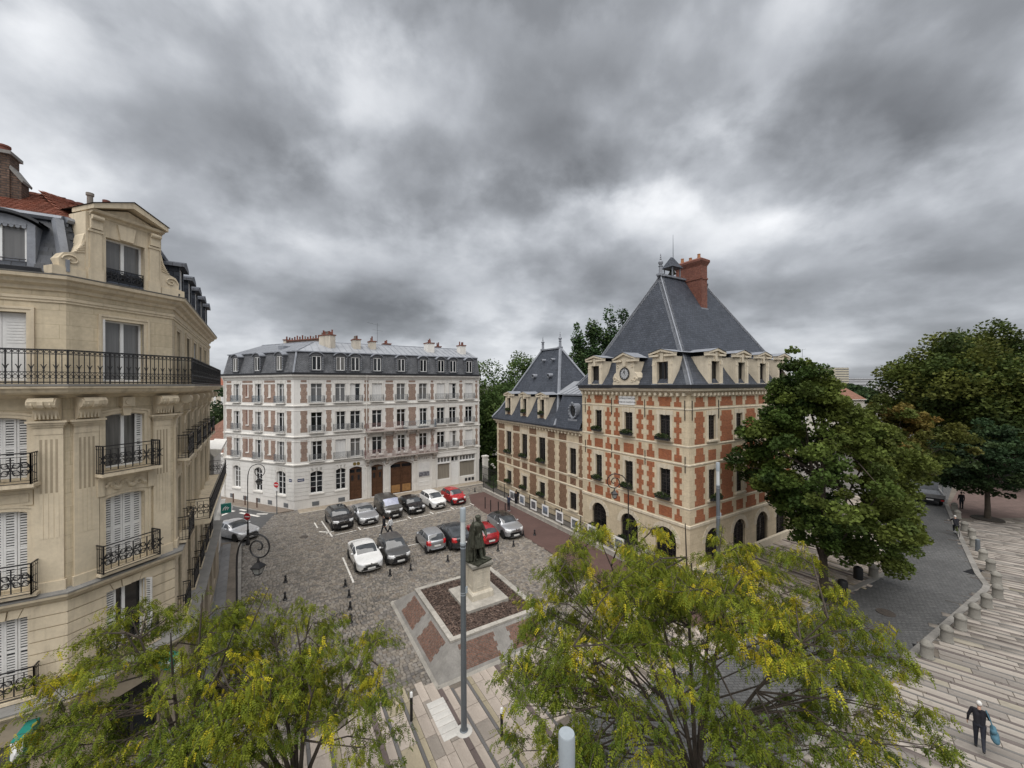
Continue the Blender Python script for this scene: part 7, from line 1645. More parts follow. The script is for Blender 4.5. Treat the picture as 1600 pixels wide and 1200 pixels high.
def car(label, paint, x, y, az, **kw):
    """az = bearing of travel; x,y = middle of the car on the ground"""
    c=dict(CARDEF); c.update(kw); L,W,H=c['L'],c['W']/2,c['H']
    root=thing('parked_car',label,'car',M=frame(x,y,az,0.0)@T(L/2,0,0)@Matrix.Rotation(math.pi,4,'Z'),group='cars parked in the square')
    # local: x from nose (0) to tail (L), z up
    hz,cz,dk,tz,be=c['hood'],c['cowlz'],c['deckz'],c['tailz'],c['belt']; xc,xf,xr,xd=c['cowl'],c['rf'],c['rr'],c['deck']; tu=c['tumble']
    st=[ # x, half width, z low, belt z, top z, half width roof edge, roof edge z
     (0.00,0.60,0.32,hz-0.20,hz-0.14,0.45,hz-0.16),(0.05,0.80,0.24,hz-0.12,hz-0.06,0.62,hz-0.07),(0.22,0.93,0.20,hz-0.06,hz+0.00,0.72,hz-0.01),(0.55,0.985,0.19,hz+0.0,hz+0.07,0.78,hz+0.05),
     (xc-0.12,1.0,0.18,cz-0.07,cz-0.01,0.80,cz-0.03),(xc,1.0,0.18,cz-0.05,cz+0.03,0.80,cz+0.0),((xc+xf)/2,1.0,0.18,be-0.02,(cz+H)/2+0.06,0.80,(cz+H)/2-0.02),(xf,1.0,0.18,be,H-0.03,tu+0.01,H-0.11),
     ((xf+xr)/2,1.0,0.18,be+0.01,H,tu+0.02,H-0.08),(xr,0.99,0.18,be+0.03,H-0.05,tu,H-0.13),((xr+xd)/2,0.975,0.19,be+0.03,(H+dk)/2+0.02,tu+0.02,(H+dk)/2-0.06),(xd,0.95,0.20,min(be+0.03,dk-0.02),dk+0.02,0.76,dk)]
    if L-xd>0.5: st+=[(xd+(L-xd)*0.5,0.94,0.21,dk-0.08,dk+0.01,0.76,dk-0.02)]
    st+=[(L-0.10,0.90,0.24,tz-0.10,tz,0.74,tz-0.02),(L-0.03,0.84,0.30,tz-0.22,tz-0.10,0.66,tz-0.12),(L,0.72,0.36,tz-0.32,tz-0.24,0.55,tz-0.26)]
    st=sorted(st); xs=[s[0] for s in st]; NS=76; X=np.unique(np.concatenate([np.linspace(0,0.3,8),np.linspace(0.3,L-0.25,NS),np.linspace(L-0.25,L,7)]))
    P={k:pchip(xs,[s[k] for s in st],X) for k in range(1,7)}
    w_=P[1]*W; zl=P[2]; zb=P[3]; zt=P[4]; wt=np.minimum(P[5]*W,w_*0.97); ze=np.minimum(P[6],zt-0.005)
    zm=zl+(zb-zl)*0.55
    rows=[(0*w_,zl),(w_*0.80,zl),(w_*0.965,zl+0.10),(w_,zm),(w_*0.985,zb),(wt,ze),(wt*0.66,ze+(zt-ze)*0.75),(0*w_,zt)]
    sub=5; R_=np.linspace(0,7,7*sub+1); G=np.zeros((len(X),len(R_),3)); 
    RY=np.stack([r[0] for r in rows],1); RZ=np.stack([r[1] for r in rows],1)
    for i in range(len(X)):
        # rounded interpolation: linear with corner softening
        yy=np.interp(R_,range(8),RY[i]); zz=np.interp(R_,range(8),RZ[i]); ys=pchip(range(8),RY[i],R_); zs_=pchip(range(8),RZ[i],R_)
        G[i,:,0]=X[i]; G[i,:,1]=0.45*yy+0.55*ys; G[i,:,2]=0.45*zz+0.55*zs_
    # bow the nose and tail in plan
    G[:,:,0]+= np.where(X[:,None]<0.6,(0.6-X[:,None])/0.6*0.22*(G[:,:,1]/W)**2,0) - np.where(X[:,None]>L-0.5,(X[:,None]-L+0.5)/0.5*0.14*(G[:,:,1]/W)**2,0)
    nr=len(R_); nx=len(X); parts={}
    wr=c['r']; wx=c['wb']
    for side in (1,-1):
        for i in range(nx-1):
            xm=(X[i]+X[i+1])/2
            for j in range(nr-1):
                rm=(R_[j]+R_[j+1])/2; q=G[i:i+2,j:j+2].mean((0,1)); k='body'
                if rm<4.6 and rm>1 and any((q[0]-a)**2+(q[2]-wr)**2<(wr+0.055)**2 for a in wx): continue
                fi=(xm-xc)/(xf-xc)
                if 5.15<rm and 0.10<fi<0.97: k='windshield'
                elif 5.15<rm and xr+0.06<xm<xd-0.05: k='rear_window'
                elif 4.18<rm<4.92 and xc+0.30<xm<xr+(xd-xr)*(0.62 if not c.get('coupe') else 0.2):
                    pill=xc+(xr-xc)*0.60
                    if abs(xm-pill)<0.05: k='body'
                    elif c.get('van') and xm>pill: k='body'
                    else: k='side_window_%d_%d'%(side,0 if xm<pill else 1)
                elif c.get('roofmat') and rm>5.0 and xf-0.05<xm<xr+0.05: k='roof_panel'
                elif c.get('sunroof') and rm>5.9 and xf+0.1<xm<xr-0.1: k='roof_panel'
                elif xm<0.42 and hz-0.24<q[2]<hz-0.03 and abs(q[1])>W*0.50: k='headlight_%d'%side
                elif xm<0.14 and hz-0.22<q[2]<hz-0.12 and abs(q[1])<W*0.48: k='grille'
                elif xm<0.16 and 0.30<q[2]<0.47 and abs(q[1])<W*0.66: k='grille'
                elif xm>L-0.30 and tz-0.30<q[2]<tz+0.02 and abs(q[1])>W*0.60: k='tail_light_%d'%side
                elif xm>L-0.16 and 0.20<q[2]<0.42 and abs(q[1])<W*0.8: k='rear_bumper_insert'
                elif c.get('suv') and q[2]<0.36 and rm>1: k='sill_cladding'
                parts.setdefault(k,[]).append([G[i,j]*(1,side,1),G[i+1,j]*(1,side,1),G[i+1,j+1]*(1,side,1),G[i,j+1]*(1,side,1)][::side])
    for i,(rev) in ((0,1),(nx-1,-1)):
        for j in range(nr-1): parts.setdefault('grille' if (i==0 and 0.36<G[i,j:j+2,2].mean()<hz-0.30) else 'body',[]).append([G[i,j]*(1,-1,1),G[i,j],G[i,j+1],G[i,j+1]*(1,-1,1)][::rev])
    MATS={'body':paint,'grille':M_BLACK,'rear_bumper_insert':M_BLACK,'sill_cladding':M_BLACK,'roof_panel':c.get('roofmat') or M_CGLASS}
    for k,fl in parts.items():
        V=np.array(fl).reshape(-1,3); q,inv=np.unique(np.round(V,5),axis=0,return_inverse=True); F=inv.reshape(-1,4)
        ok=np.array([len(set(f))==4 for f in F]); F4=F[ok]
        me=bpy.data.meshes.new(k); me.from_pydata([tuple(v) for v in q],[],[tuple(dict.fromkeys(int(a) for a in f)) for f in F if len(set(f))>=3])
        mt=MATS.get(k) or (M_CGLASS if 'window' in k or k=='windshield' else M_HEADL if 'head' in k else M_TAILL)
        if k=='windshield' and c.get('screen'): mt=c['screen']
        me.materials.append(mt); me.polygons.foreach_set('use_smooth',[True]*len(me.polygons))
        nm='side_window' if k.startswith('side_') else 'headlight' if k.startswith('head') else 'tail_light' if k.startswith('tail') else k
        link(nm,me,root)
    # wheels
    wm=cached(('tyre',wr),lambda:MB(Matrix.Rotation(R(90),4,'X')).lathe([(wr*0.62,-0.09),(wr*0.94,-0.10),(wr,-0.07),(wr,0.07),(wr*0.94,0.10),(wr*0.62,0.09)],(0,0,0),20).mesh('tyre',M_TYRE,True))
    def rimf():
        b=MB(Matrix.Rotation(R(90),4,'X')); b.lathe([(wr*0.64,-0.08),(wr*0.64,0.075),(wr*0.58,0.085),(wr*0.55,0.05),(0.02,0.045)],(0,0,0),20)
        for k in range(5):
            a=2*math.pi*k/5; d=Vector((math.cos(a),math.sin(a),0)); n=Vector((-d.y,d.x,0)); p=d*0.03;q=d*wr*0.57; b.add([p-n*0.03+Vector((0,0,.085)),q-n*0.045+Vector((0,0,.082)),q+n*0.045+Vector((0,0,.082)),p+n*0.03+Vector((0,0,.085)),p-n*0.03+Vector((0,0,.05)),q-n*0.045+Vector((0,0,.05)),q+n*0.045+Vector((0,0,.05)),p+n*0.03+Vector((0,0,.05))],[(0,1,2,3),(0,4,5,1),(2,6,7,3),(1,5,6,2)])
        b.cur=1; b.lathe([(wr*0.54,0.046),(0.02,0.047)],(0,0,0),16); return b.mesh('rim',[M_RIM,M_BLACK],True)
    rmm=cached(('rim',wr),rimf)
    for a in wx:
        for s in (-1,1):
            wl=link('wheel',wm,root,M=T(a,s*(W-0.10),wr)@Matrix.Rotation(0 if s<0 else math.pi,4,'Z')); link('rim',rmm,wl)
    b=MB(); b.box(0.45,-W+0.22,0.2,L-0.4,W-0.22,0.72)
    for a in wx:
        for s in (-1,1): b.cyl((a,s*(W-0.25),wr),(a,s*(W-0.02),wr),wr+0.05,n=18,caps=True) if False else b.box(a-wr-0.03,min(s*(W-0.28),s*(W-0.24)),0.15,a+wr+0.03,max(s*(W-0.28),s*(W-0.24)),wr*2+0.04)
    b.build('underbody',M_BLACK,root)
    # mirrors, plates, badge, handles, wipers
    for s in (-1,1):
        b=MB(); b.ball((xc+0.42,s*(W+0.07),be+0.05),0.10,8,6,0.72); b.tube([(xc+0.42,s*(W-0.04),be+0.0),(xc+0.42,s*(W+0.06),be+0.03)],0.03,5); b.build('wing_mirror',c.get('mirror',paint),root,smooth=True)
        b=MB()
        for hx in (xc+(xr-xc)*0.50,xc+(xr-xc)*0.98): b.box(hx-0.09,s*(W*0.995)-0.012,be-0.13,hx+0.09,s*(W*0.995)+0.012,be-0.10)
        b.build('door_handle',paint,root)
    b=MB(); b.xz([(-0.02,0.34),(0.10,0.34),(0.10,0.53),(0.0,0.53)],-W*0.56,W*0.56); b.build('grille',M_BLACK,root); b=MB(); b.box(-0.045,-0.26,0.38,0.0,0.26,0.49); b.build('licence_plate',M_PLATE,root); b=MB(); b.box(L-0.04,-0.26,tz-0.42,L+0.02,0.26,tz-0.31); b.build('licence_plate',M_PLATE,root)
    zb_=hz-0.10; b=MB()
    if c.get('lozenge'): b.add([(-0.02,0,zb_-0.10),(-0.02,0.065,zb_),(-0.02,0,zb_+0.10),(-0.02,-0.065,zb_),(0.06,0,zb_-0.10),(0.06,0.065,zb_),(0.06,0,zb_+0.10),(0.06,-0.065,zb_)],[(0,3,2,1),(0,1,5,4),(1,2,6,5),(2,3,7,6),(3,0,4,7)])
    else: b.cyl((-0.015,0,zb_),(0.05,0,zb_),0.055,n=12)
    b.build('badge',M_CHROME,root)
    b=MB(); b.box(-0.012,-W*0.45,hz-0.205,0.03,W*0.45,hz-0.185); b.box(0.0,-W*0.5,0.44,0.04,W*0.5,0.455); b.build('grille_trim',M_CHROME if c.get('lozenge') else M_BLACK,root)
    if c.get('round_lights'):
        for s in (-1,1): b=MB(Matrix.Translation((0.14,s*W*0.66,hz-0.08))@Matrix.Rotation(R(-90),4,'Y')); b.lathe([(0.13,-0.1),(0.13,0.10),(0.10,0.13),(0.01,0.14)],(0,0,0),16); b.build('headlight',M_HEADL,root,smooth=True)
    if c.get('rails'):
        for s in (-1,1): b=MB(); b.tube([(xf+0.15,s*W*0.70,H-0.06),(xf+0.3,s*W*0.71,H+0.03),(xr-0.2,s*W*0.71,H+0.02),(xr,s*W*0.68,H-0.07)],0.018,5); b.build('roof_rail',M_CHROME,root)
    return root
P_BLACK=PAINT('black_paint',(0.012,0.012,0.014)); P_SILV=PAINT('silver_paint',(0.40,0.41,0.43),0.6,0.32); P_GREY=PAINT('grey_paint',(0.105,0.105,0.105),0.5,0.33); P_DGREY=PAINT('dark_grey_paint',(0.035,0.038,0.042),0.4,0.3)
P_WHITE=PAINT('white_paint',(0.72,0.72,0.71)); P_RED=PAINT('red_paint',(0.36,0.010,0.014)); P_RED2=PAINT('dark_red_paint',(0.27,0.010,0.016)); P_VAN=PAINT('van_grey_paint',(0.085,0.082,0.078),0.4,0.35)
AZC=143.8; AZF=148.0
def nose_at(px,back,az,L): d=Vector((math.sin(R(az)),math.cos(R(az)))); return px-d*(L/2) if not back else px+d*(L/2)
def slot(i): return f0+fd*(14.23*(i+0.5)/6)+fn*0.35
def park(label,paint,i,L,az=AZC,off=(0,0),**kw):
    p=slot(i)+fd*off[0]+fn*off[1]; d=Vector((math.sin(R(az)),math.cos(R(az)))); q=p-d*(L/2); return car(label,paint,q.x,q.y,az,L=L,**kw)
park('black crossover with diamond badge, leftmost of the back row',P_BLACK,0,4.40,off=(-0.05,0.15),W=1.83,H=1.60,hood=0.98,cowlz=1.12,belt=1.08,deckz=1.12,tailz=1.05,cowl=1.10,rf=1.85,rr=3.55,deck=4.15,r=0.36,wb=(0.88,3.53),sunroof=True,lozenge=True,suv=True)
park('silver saloon with low nose in the back row',P_SILV,1,4.62,off=(-0.15,0.0),W=1.82,H=1.42,hood=0.80,cowlz=0.95,belt=0.96,deckz=1.02,tailz=0.98,cowl=1.35,rf=2.10,rr=3.25,deck=4.0,r=0.33,wb=(0.92,3.62))
VANS=MT('sun_shade',(0.30,0.32,0.42),0.35,0.25,2.5,0.0,coat=0.8)
park('tall dark grey van with sunshade in its windscreen',P_VAN,2,4.36,off=(-0.1,0.25),W=1.81,H=1.80,hood=0.98,cowlz=1.16,belt=1.10,deckz=1.25,tailz=1.15,cowl=0.85,rf=1.55,rr=4.05,deck=4.25,tumble=0.86,r=0.32,wb=(0.88,3.60),van=True,screen=VANS,mirror=M_BLACK,suv=True)
park('small black car with round headlights in the back row',P_BLACK,3,3.80,off=(-0.1,0.2),W=1.72,H=1.41,hood=0.84,cowlz=0.98,belt=0.98,cowl=1.12,rf=1.62,rr=3.15,deck=3.62,deckz=1.02,tailz=0.95,tumble=0.82,r=0.31,wb=(0.66,3.15),round_lights=True)
park('white hatchback in the back row beside the red car',P_WHITE,4,4.03,off=(0.0,0.3),W=1.70,H=1.49,hood=0.86,wb=(0.83,3.34),r=0.31,cowl=0.98,rf=1.72,rr=3.45,deck=3.85)
park('red city car, rightmost of the back row',P_RED,5,3.60,off=(0.05,0.35),W=1.66,H=1.47,hood=0.88,cowl=0.86,rf=1.50,rr=3.0,deck=3.45,wb=(0.62,2.99),r=0.29,lozenge=True)
def park2(label,paint,u,v,L,back,az=AZF,d0=(0,0),**kw):
    g_=gpt(u,v); d=Vector((math.sin(R(az)),math.cos(R(az)))); q=g_-d*(L/2-0.12); q=q+Vector(d0); return car(label,paint,q.x,q.y,az+(180 if back else 0),L=L,**kw)
park2('white folding-roof coupe at the left end of the front row',P_WHITE,569,898,4.40,False,147,d0=(0.42,0.2),W=1.82,H=1.42,hood=0.80,cowlz=0.95,belt=0.97,cowl=1.20,rf=2.05,rr=3.05,deck=3.75,deckz=1.05,tailz=1.0,wb=(0.93,3.54),r=0.33,coupe=True)
park2('grey hatchback in the front row beside the white coupe',P_GREY,626,884,3.94,False,147,W=1.71,H=1.49,hood=0.86,wb=(0.80,3.32))
park2('small silver car parked tail first with red side lamps',P_SILV,683,864,3.45,True,149,W=1.62,H=1.46,hood=0.84,cowl=0.82,rf=1.48,rr=3.0,deck=3.36,deckz=0.98,tailz=0.98,wb=(0.60,2.94),r=0.28)
park2('dark grey fastback parked behind the lamp column',P_DGREY,724,861,4.45,True,150,W=1.82,H=1.55,hood=0.92,cowlz=1.05,belt=1.05,cowl=1.12,rf=1.85,rr=2.75,deck=4.15,deckz=1.12,tailz=1.08,wb=(0.90,3.58),r=0.35,suv=True)
park2('red hatchback parked tail first behind the statue',P_RED2,768,855,3.84,True,150,W=1.67,H=1.43,hood=0.82,wb=(0.72,3.16),r=0.30,cowl=0.95,rf=1.65,rr=3.15,deck=3.68)
park2('silver crossover with black roof beside the red footpath',P_SILV,806,843,4.22,False,150,W=1.80,H=1.57,hood=0.95,cowlz=1.08,belt=1.06,deckz=1.12,tailz=1.05,cowl=1.05,rf=1.80,rr=3.40,deck=3.98,r=0.35,wb=(0.85,3.48),roofmat=P_BLACK,lozenge=True,suv=True)
bm_=car('silver coupe with dark bonnet vents leaving the side street',PAINT('pale_silver_paint',(0.50,0.51,0.53),0.5,0.3),-24.1,33.6,112,L=4.45,W=1.84,H=1.41,hood=0.80,cowlz=0.94,belt=0.96,cowl=1.40,rf=2.15,rr=3.05,deck=3.85,deckz=1.03,tailz=1.0,wb=(0.86,3.55),r=0.34,coupe=True); bm_['group']='cars in the side street'
# dark flatbed truck with slatted load bed on the far road
tp_=gpt(1453,790)
TK=thing('flatbed_truck','dark flatbed truck with empty slatted loading bed seen from behind','truck',M=frame(tp_.x,tp_.y,42,0.0)@Matrix.Rotation(R(-90),4,'Z'))
# local: y forward, x right
b=MB(); b.box(-1.05,0,0.55,1.05,4.2,0.80); b.build('chassis',M_BLACK,TK)
b=MB(); b.box(-1.12,0.0,0.86,1.12,0.10,1.25); b.box(-1.12,0.1,0.86,-1.02,4.2,1.20); b.box(1.02,0.1,0.86,1.12,4.2,1.20); b.build('bed_side',MT('bed_grey',(0.20,0.20,0.20),0.6,0.2,3,0.1),TK)
for k in range(12): b=MB(); b.box(-1.02,0.14+k*0.34,0.84,1.02,0.34+k*0.34,0.90); b.build('bed_slat',M_RAILG,TK)
b=MB(); b.add([(-0.95,4.4,0.55),(0.95,4.4,0.55),(0.95,6.1,0.55),(-0.95,6.1,0.55),(-0.92,4.4,2.15),(0.92,4.4,2.15),(0.90,5.4,2.15),(-0.90,5.4,2.15),(0.93,6.1,1.25),(-0.93,6.1,1.25)],[(0,1,5,4),(4,5,6,7),(1,2,8,6,5),(3,0,4,7,9),(6,8,9,7),(2,3,9,8),(0,3,2,1)]); b.build('cab',P_VAN,TK)
b=MB(); b.box(-0.75,4.37,1.45,0.75,4.40,2.0); b.build('rear_window',M_CGLASS,TK); b=MB(); b.box(-1.05,4.25,0.85,1.05,4.33,1.9); b.box(-1.05,4.2,2.2,1.05,4.36,2.28); b.build('headboard',M_RAILG,TK)
for s in (-1,1): b=MB(); b.box(s*0.9-0.12,-0.03,0.62,s*0.9+0.12,0.0,0.74); b.build('tail_light',M_TAILL,TK)
b=MB(); b.box(-0.26,-0.035,0.60,0.26,-0.005,0.71); b.build('licence_plate',M_PLATE,TK)
wm=MB(Matrix.Rotation(R(90),4,'Y')).lathe([(0.22,-0.13),(0.37,-0.13),(0.40,-0.08),(0.40,0.08),(0.37,0.13),(0.22,0.13),(0.02,0.10)],(0,0,0),18).mesh('tyre',M_TYRE,True)
for yy in (1.0,5.1):
    for s in (-1,1): link('wheel',wm,TK,M=T(s*0.88,yy,0.40))
# ------------------------------------------------------------------ people
M_SKIN=MT('skin',(0.42,0.26,0.19),0.55,0.08,8,0.0); M_NAVY=MT('black_cloth',(0.010,0.010,0.014),0.9,0.2,12,0.1,60); M_TROU=MT('dark_trousers',(0.016,0.018,0.026),0.9,0.2,12,0.1,60)
M_SHIRTW=MT('white_cloth',(0.66,0.67,0.68),0.85,0.1,10,0.1,60); M_SHOEW=MT('white_trainer',(0.6,0.6,0.6),0.7,0.1,10,0); M_SHOEB=MT('black_shoe',(0.012,0.012,0.012),0.5,0.1,10,0)
M_HAIRD=MT('dark_hair',(0.015,0.011,0.009),0.6,0.3,20,0.3,80); M_HAIRG=MT('white_hair',(0.55,0.54,0.52),0.7,0.2,20,0.3,80); M_BLUEC=MT('dark_blue_cloth',(0.022,0.028,0.055),0.9,0.2,10,0.1,60); M_SCARF=MT('printed_scarf',(0.30,0.25,0.18),0.9,0.5,25,0)
M_BAG=MT('blue_bag_cloth',(0.055,0.13,0.175),0.8,0.15,8,0.2,40)
def person(label, x, y, face, pose, top, bottom, shoes, hair, h=1.70, inner=None, group=None, bald=False, z=0.0):
    """face = bearing the person faces; pose gives joints for each side: hip swing, knee, arm swing, elbow (deg), lean (deg)"""
    s=h/1.72; t=thing('person',label,'person',M=frame(x,y,face+90,z)@Matrix.Rotation(math.pi,4,'Z'),group=group)
    # local: facing +y... x to the person's left after the turn; fore = +y
    cp=[];bl=[]; lean=R(pose.get('lean',0)); MAT=[M_SKIN,top,bottom,shoes,hair,inner or top]
    def rot(v,a): v=Vector(v); return Vector((v.x, v.y*math.cos(a)+v.z*math.sin(a), -v.y*math.sin(a)+v.z*math.cos(a)))
    hipz=0.90*s; low=1e9; feet={}
    for sd,k in ((-1,'R'),(1,'L')):
        a=R(pose.get('leg'+k,0)); kn=R(pose.get('knee'+k,0)); hp=Vector((sd*0.09*s,0,hipz)); kp=hp+Vector((0,math.sin(a),-math.cos(a)))*0.43*s; ap=kp+Vector((0,math.sin(a-kn),-math.cos(a-kn)))*0.42*s; feet[k]=(hp,kp,ap,a-kn); low=min(low,ap.z-0.06*s)
    dz=-low+0.012; pel=Vector((0,0,hipz+dz))
    for k,(hp,kp,ap,sa) in feet.items():
        hp,kp,ap=[v+Vector((0,0,dz)) for v in (hp,kp,ap)]; cp+= [(hp,kp,0.092*s,0.066*s,2),(kp,ap,0.064*s,0.045*s,2)]
        fd_=Vector((0,math.cos(sa*0.6),math.sin(sa*0.6))); cp+=[(ap+Vector((0,-0.03*s,-0.03*s)),ap+fd_*0.08*s+Vector((0,0,-0.038*s)),0.040*s,0.038*s,3),(ap+fd_*0.08*s+Vector((0,0,-0.038*s)),ap+fd_*0.17*s+Vector((0,0,-0.045*s)),0.038*s,0.028*s,3)]
    up=lambda d:pel+rot((0,0,d),lean)
    sp1,sp2,sh,nk,hd=up(0.14*s),up(0.34*s),up(0.50*s),up(0.60*s),up(0.70*s)+rot((0,0.02,0),lean)
    cp+=[(pel+Vector((-0.06*s,0,0)),pel+Vector((0.06*s,0,0)),0.105*s,0.105*s,2)]
    for sx in (-1,1): cp+=[(pel+Vector((sx*0.055*s,0,0.05*s)),sp2+Vector((sx*0.07*s,0,0)),0.098*s,0.105*s,1),(sp2+Vector((sx*0.07*s,0,0)),sh+Vector((sx*0.10*s,0,-0.02)),0.105*s,0.080*s,1)]
    cp+=[(sh+Vector((-0.16*s,0,0)),sh+Vector((0.16*s,0,0)),0.062*s,0.062*s,1),(sh,nk,0.052*s,0.050*s,0)]
    if inner: cp+=[(sh+rot((0,0.085*s,-0.03),lean),pel+rot((0,0.10*s,0.10),lean),0.035*s,0.045*s,5)]
    hn=hd+rot((0,0,0.02),lean); bl+=[(tuple(hn),(0.074*s,0.092*s,0.112*s),0),(tuple(hn+rot((0,0.09*s,-0.01),lean)),(0.014*s,0.022*s,0.020*s),0),(tuple(hn+rot((0,0.05*s,-0.07*s),lean)),(0.045*s,0.045*s,0.04*s),0)]
    for sx in (-1,1): bl.append((tuple(hn+Vector((sx*0.078*s,-0.005,0))),(0.012*s,0.022*s,0.030*s),0))
    for sx in (-1,1): bl.append((tuple(hn+rot((sx*0.030*s,0.084*s,0.012*s),lean)),(0.011*s,0.010*s,0.008*s),4))
    bl+=[(tuple(hn+rot((0,-0.022*s,0.035*s),lean)),(0.084*s,0.098*s,0.100*s),4)]
    for sd,k in ((-1,'R'),(1,'L')):
        a=R(pose.get('arm'+k,0)); e_=R(pose.get('elbow'+k,15)); o=R(pose.get('out'+k,8)); S=sh+Vector((sd*0.185*s,0,-0.01)); d1=Vector((sd*math.sin(o),math.sin(a),-math.cos(a)*math.cos(o))).normalized(); E=S+d1*0.29*s; d2=Vector((sd*math.sin(o)*0.3-sd*pose.get('in'+k,0),math.sin(a+e_),-math.cos(a+e_))).normalized(); Wp=E+d2*0.245*s
        cp+=[(S,E,0.056*s,0.045*s,1),(E,Wp,0.043*s,0.031*s,1 if pose.get('sleeve',1) else 0)]; hand(cp,tuple(Wp),tuple(d2),(-sd*0.3,1,0.1),0,s)
    cp=[(tuple(a),tuple(b_),r0,r1,k) for a,b_,r0,r1,k in cp]
    fuse('body',cp,MAT,0.0105,None,t,bl,3); return t
person('person in black walking beside the white-shirted one, between the car rows',-11.22,33.78,98,dict(legR=20,kneeR=8,legL=-16,kneeL=22,armR=-18,armL=16),M_NAVY,M_TROU,M_SHOEW,M_HAIRD,1.76,group='pair walking between the car rows')
person('person in white shirt and black trousers striding between the car rows',-10.62,33.62,98,dict(legR=-22,kneeR=25,legL=26,kneeL=6,armR=20,armL=-18,elbowR=25),M_SHIRTW,M_TROU,M_SHOEB,M_HAIRD,1.72,group='pair walking between the car rows')
person('person in dark clothes and white trainers standing by the railings',-0.40,39.95,215,dict(armR=25,elbowR=75,inR=0.4,armL=20,elbowL=80,inL=0.4),M_BLUEC,M_TROU,M_SHOEW,M_HAIRD,1.70)
person('person in black next to the railings, half behind the dark-clothed one',0.38,41.2,205,dict(armR=8,armL=-6),M_NAVY,M_NAVY,M_SHOEB,M_HAIRD,1.76)
wk=person('person with white hair in black carrying a blue shoulder bag across the striped plaza',16.54,13.75,228,dict(legR=6,kneeR=4,legL=-14,kneeL=30,lean=12,armR=-6,elbowR=15,outR=18,armL=24,elbowL=80,inL=0.5,outL=14),M_NAVY,M_TROU,M_SHOEB,M_HAIRG,1.58,inner=M_SCARF,z=0.02)
bag=thing('shoulder_bag','blue cloth bag hanging at the hip of the white-haired walker','bag',M=wk.matrix_basis)
fuse('bag_body',[((0.34,-0.16,0.66),(0.34,0.18,0.66),0.11,0.11,0),((0.31,-0.12,0.86),(0.31,0.13,0.86),0.085,0.085,0),((0.36,-0.20,0.60),(0.36,0.20,0.60),0.09,0.10,0)],[M_BAG],0.02,None,bag,(),8)
b=MB(); b.tube([(0.30,-0.12,0.96),(0.22,-0.08,1.25),(0.14,-0.02,1.46),(0.16,0.06,1.40),(0.29,0.10,0.96)],0.016,6); b.build('bag_strap',M_BAG,bag)
# cyclist
bp=gpt(1494.5,837)
BK=thing('bicycle','bicycle ridden along the kerb of the sett road','bicycle',M=frame(bp.x,bp.y,218+90,0)@Matrix.Rotation(math.pi,4,'Z'))
for yy in (-0.52,0.52):
    b=MB(); b.tube([(0,yy+0.33*math.cos(t),0.34+0.33*math.sin(t)) for t in [math.pi*q/12 for q in range(25)]],0.018,6)
    b.build('wheel',M_TYRE,BK); b=MB()
    for k in range(12): a=math.pi*k/6; b.tube([(0,yy,0.34),(0,yy+0.32*math.cos(a),0.34+0.32*math.sin(a))],0.003,3)
    b.build('spokes',M_RIM,BK)
b=MB(); P_=dict(bb=(0,-0.05,0.30),st=(0,-0.22,0.86),hd=(0,0.38,0.90),rh=(0,-0.52,0.34),fh=(0,0.52,0.34))
for a,c in (('bb','st'),('st','hd'),('bb','hd'),('bb','rh'),('st','rh'),('hd','fh')): b.tube([P_[a],P_[c]],0.018,6)
b.build('frame',MT('bike_frame',(0.10,0.12,0.03),0.4,0.1,3,0),BK)
b=MB(); b.tube([(0,0.38,0.90),(0,0.36,1.02)],0.016,6); b.tube([(-0.28,0.30,1.03),(0,0.40,1.02),(0.28,0.30,1.03)],0.014,6); b.build('handlebar',M_BLACK,BK)
b=MB(); b.ball((0,-0.24,0.93),0.12,8,5,0.35); b.build('saddle',M_BLACK,BK)
b=MB(); b.cyl((-0.10,-0.05,0.30),(0.10,-0.05,0.30),0.07,n=10); b.build('crank',M_RIM,BK)
person('cyclist in black with pale cap riding on the sett road',bp.x-0.0,bp.y+0.0,218,dict(legR=62,kneeR=72,legL=40,kneeL=62,lean=34,armR=52,elbowR=20,armL=52,elbowL=20),M_NAVY,M_TROU,M_SHOEW,M_HAIRG,1.74,z=0.10)
p1=gpt(1497,800); person('distant person standing on the forecourt beside the dark lime tree',p1.x+1.5,p1.y+1.0,200,dict(armR=4,armL=-4),M_NAVY,M_TROU,M_SHOEB,M_HAIRD,1.72)
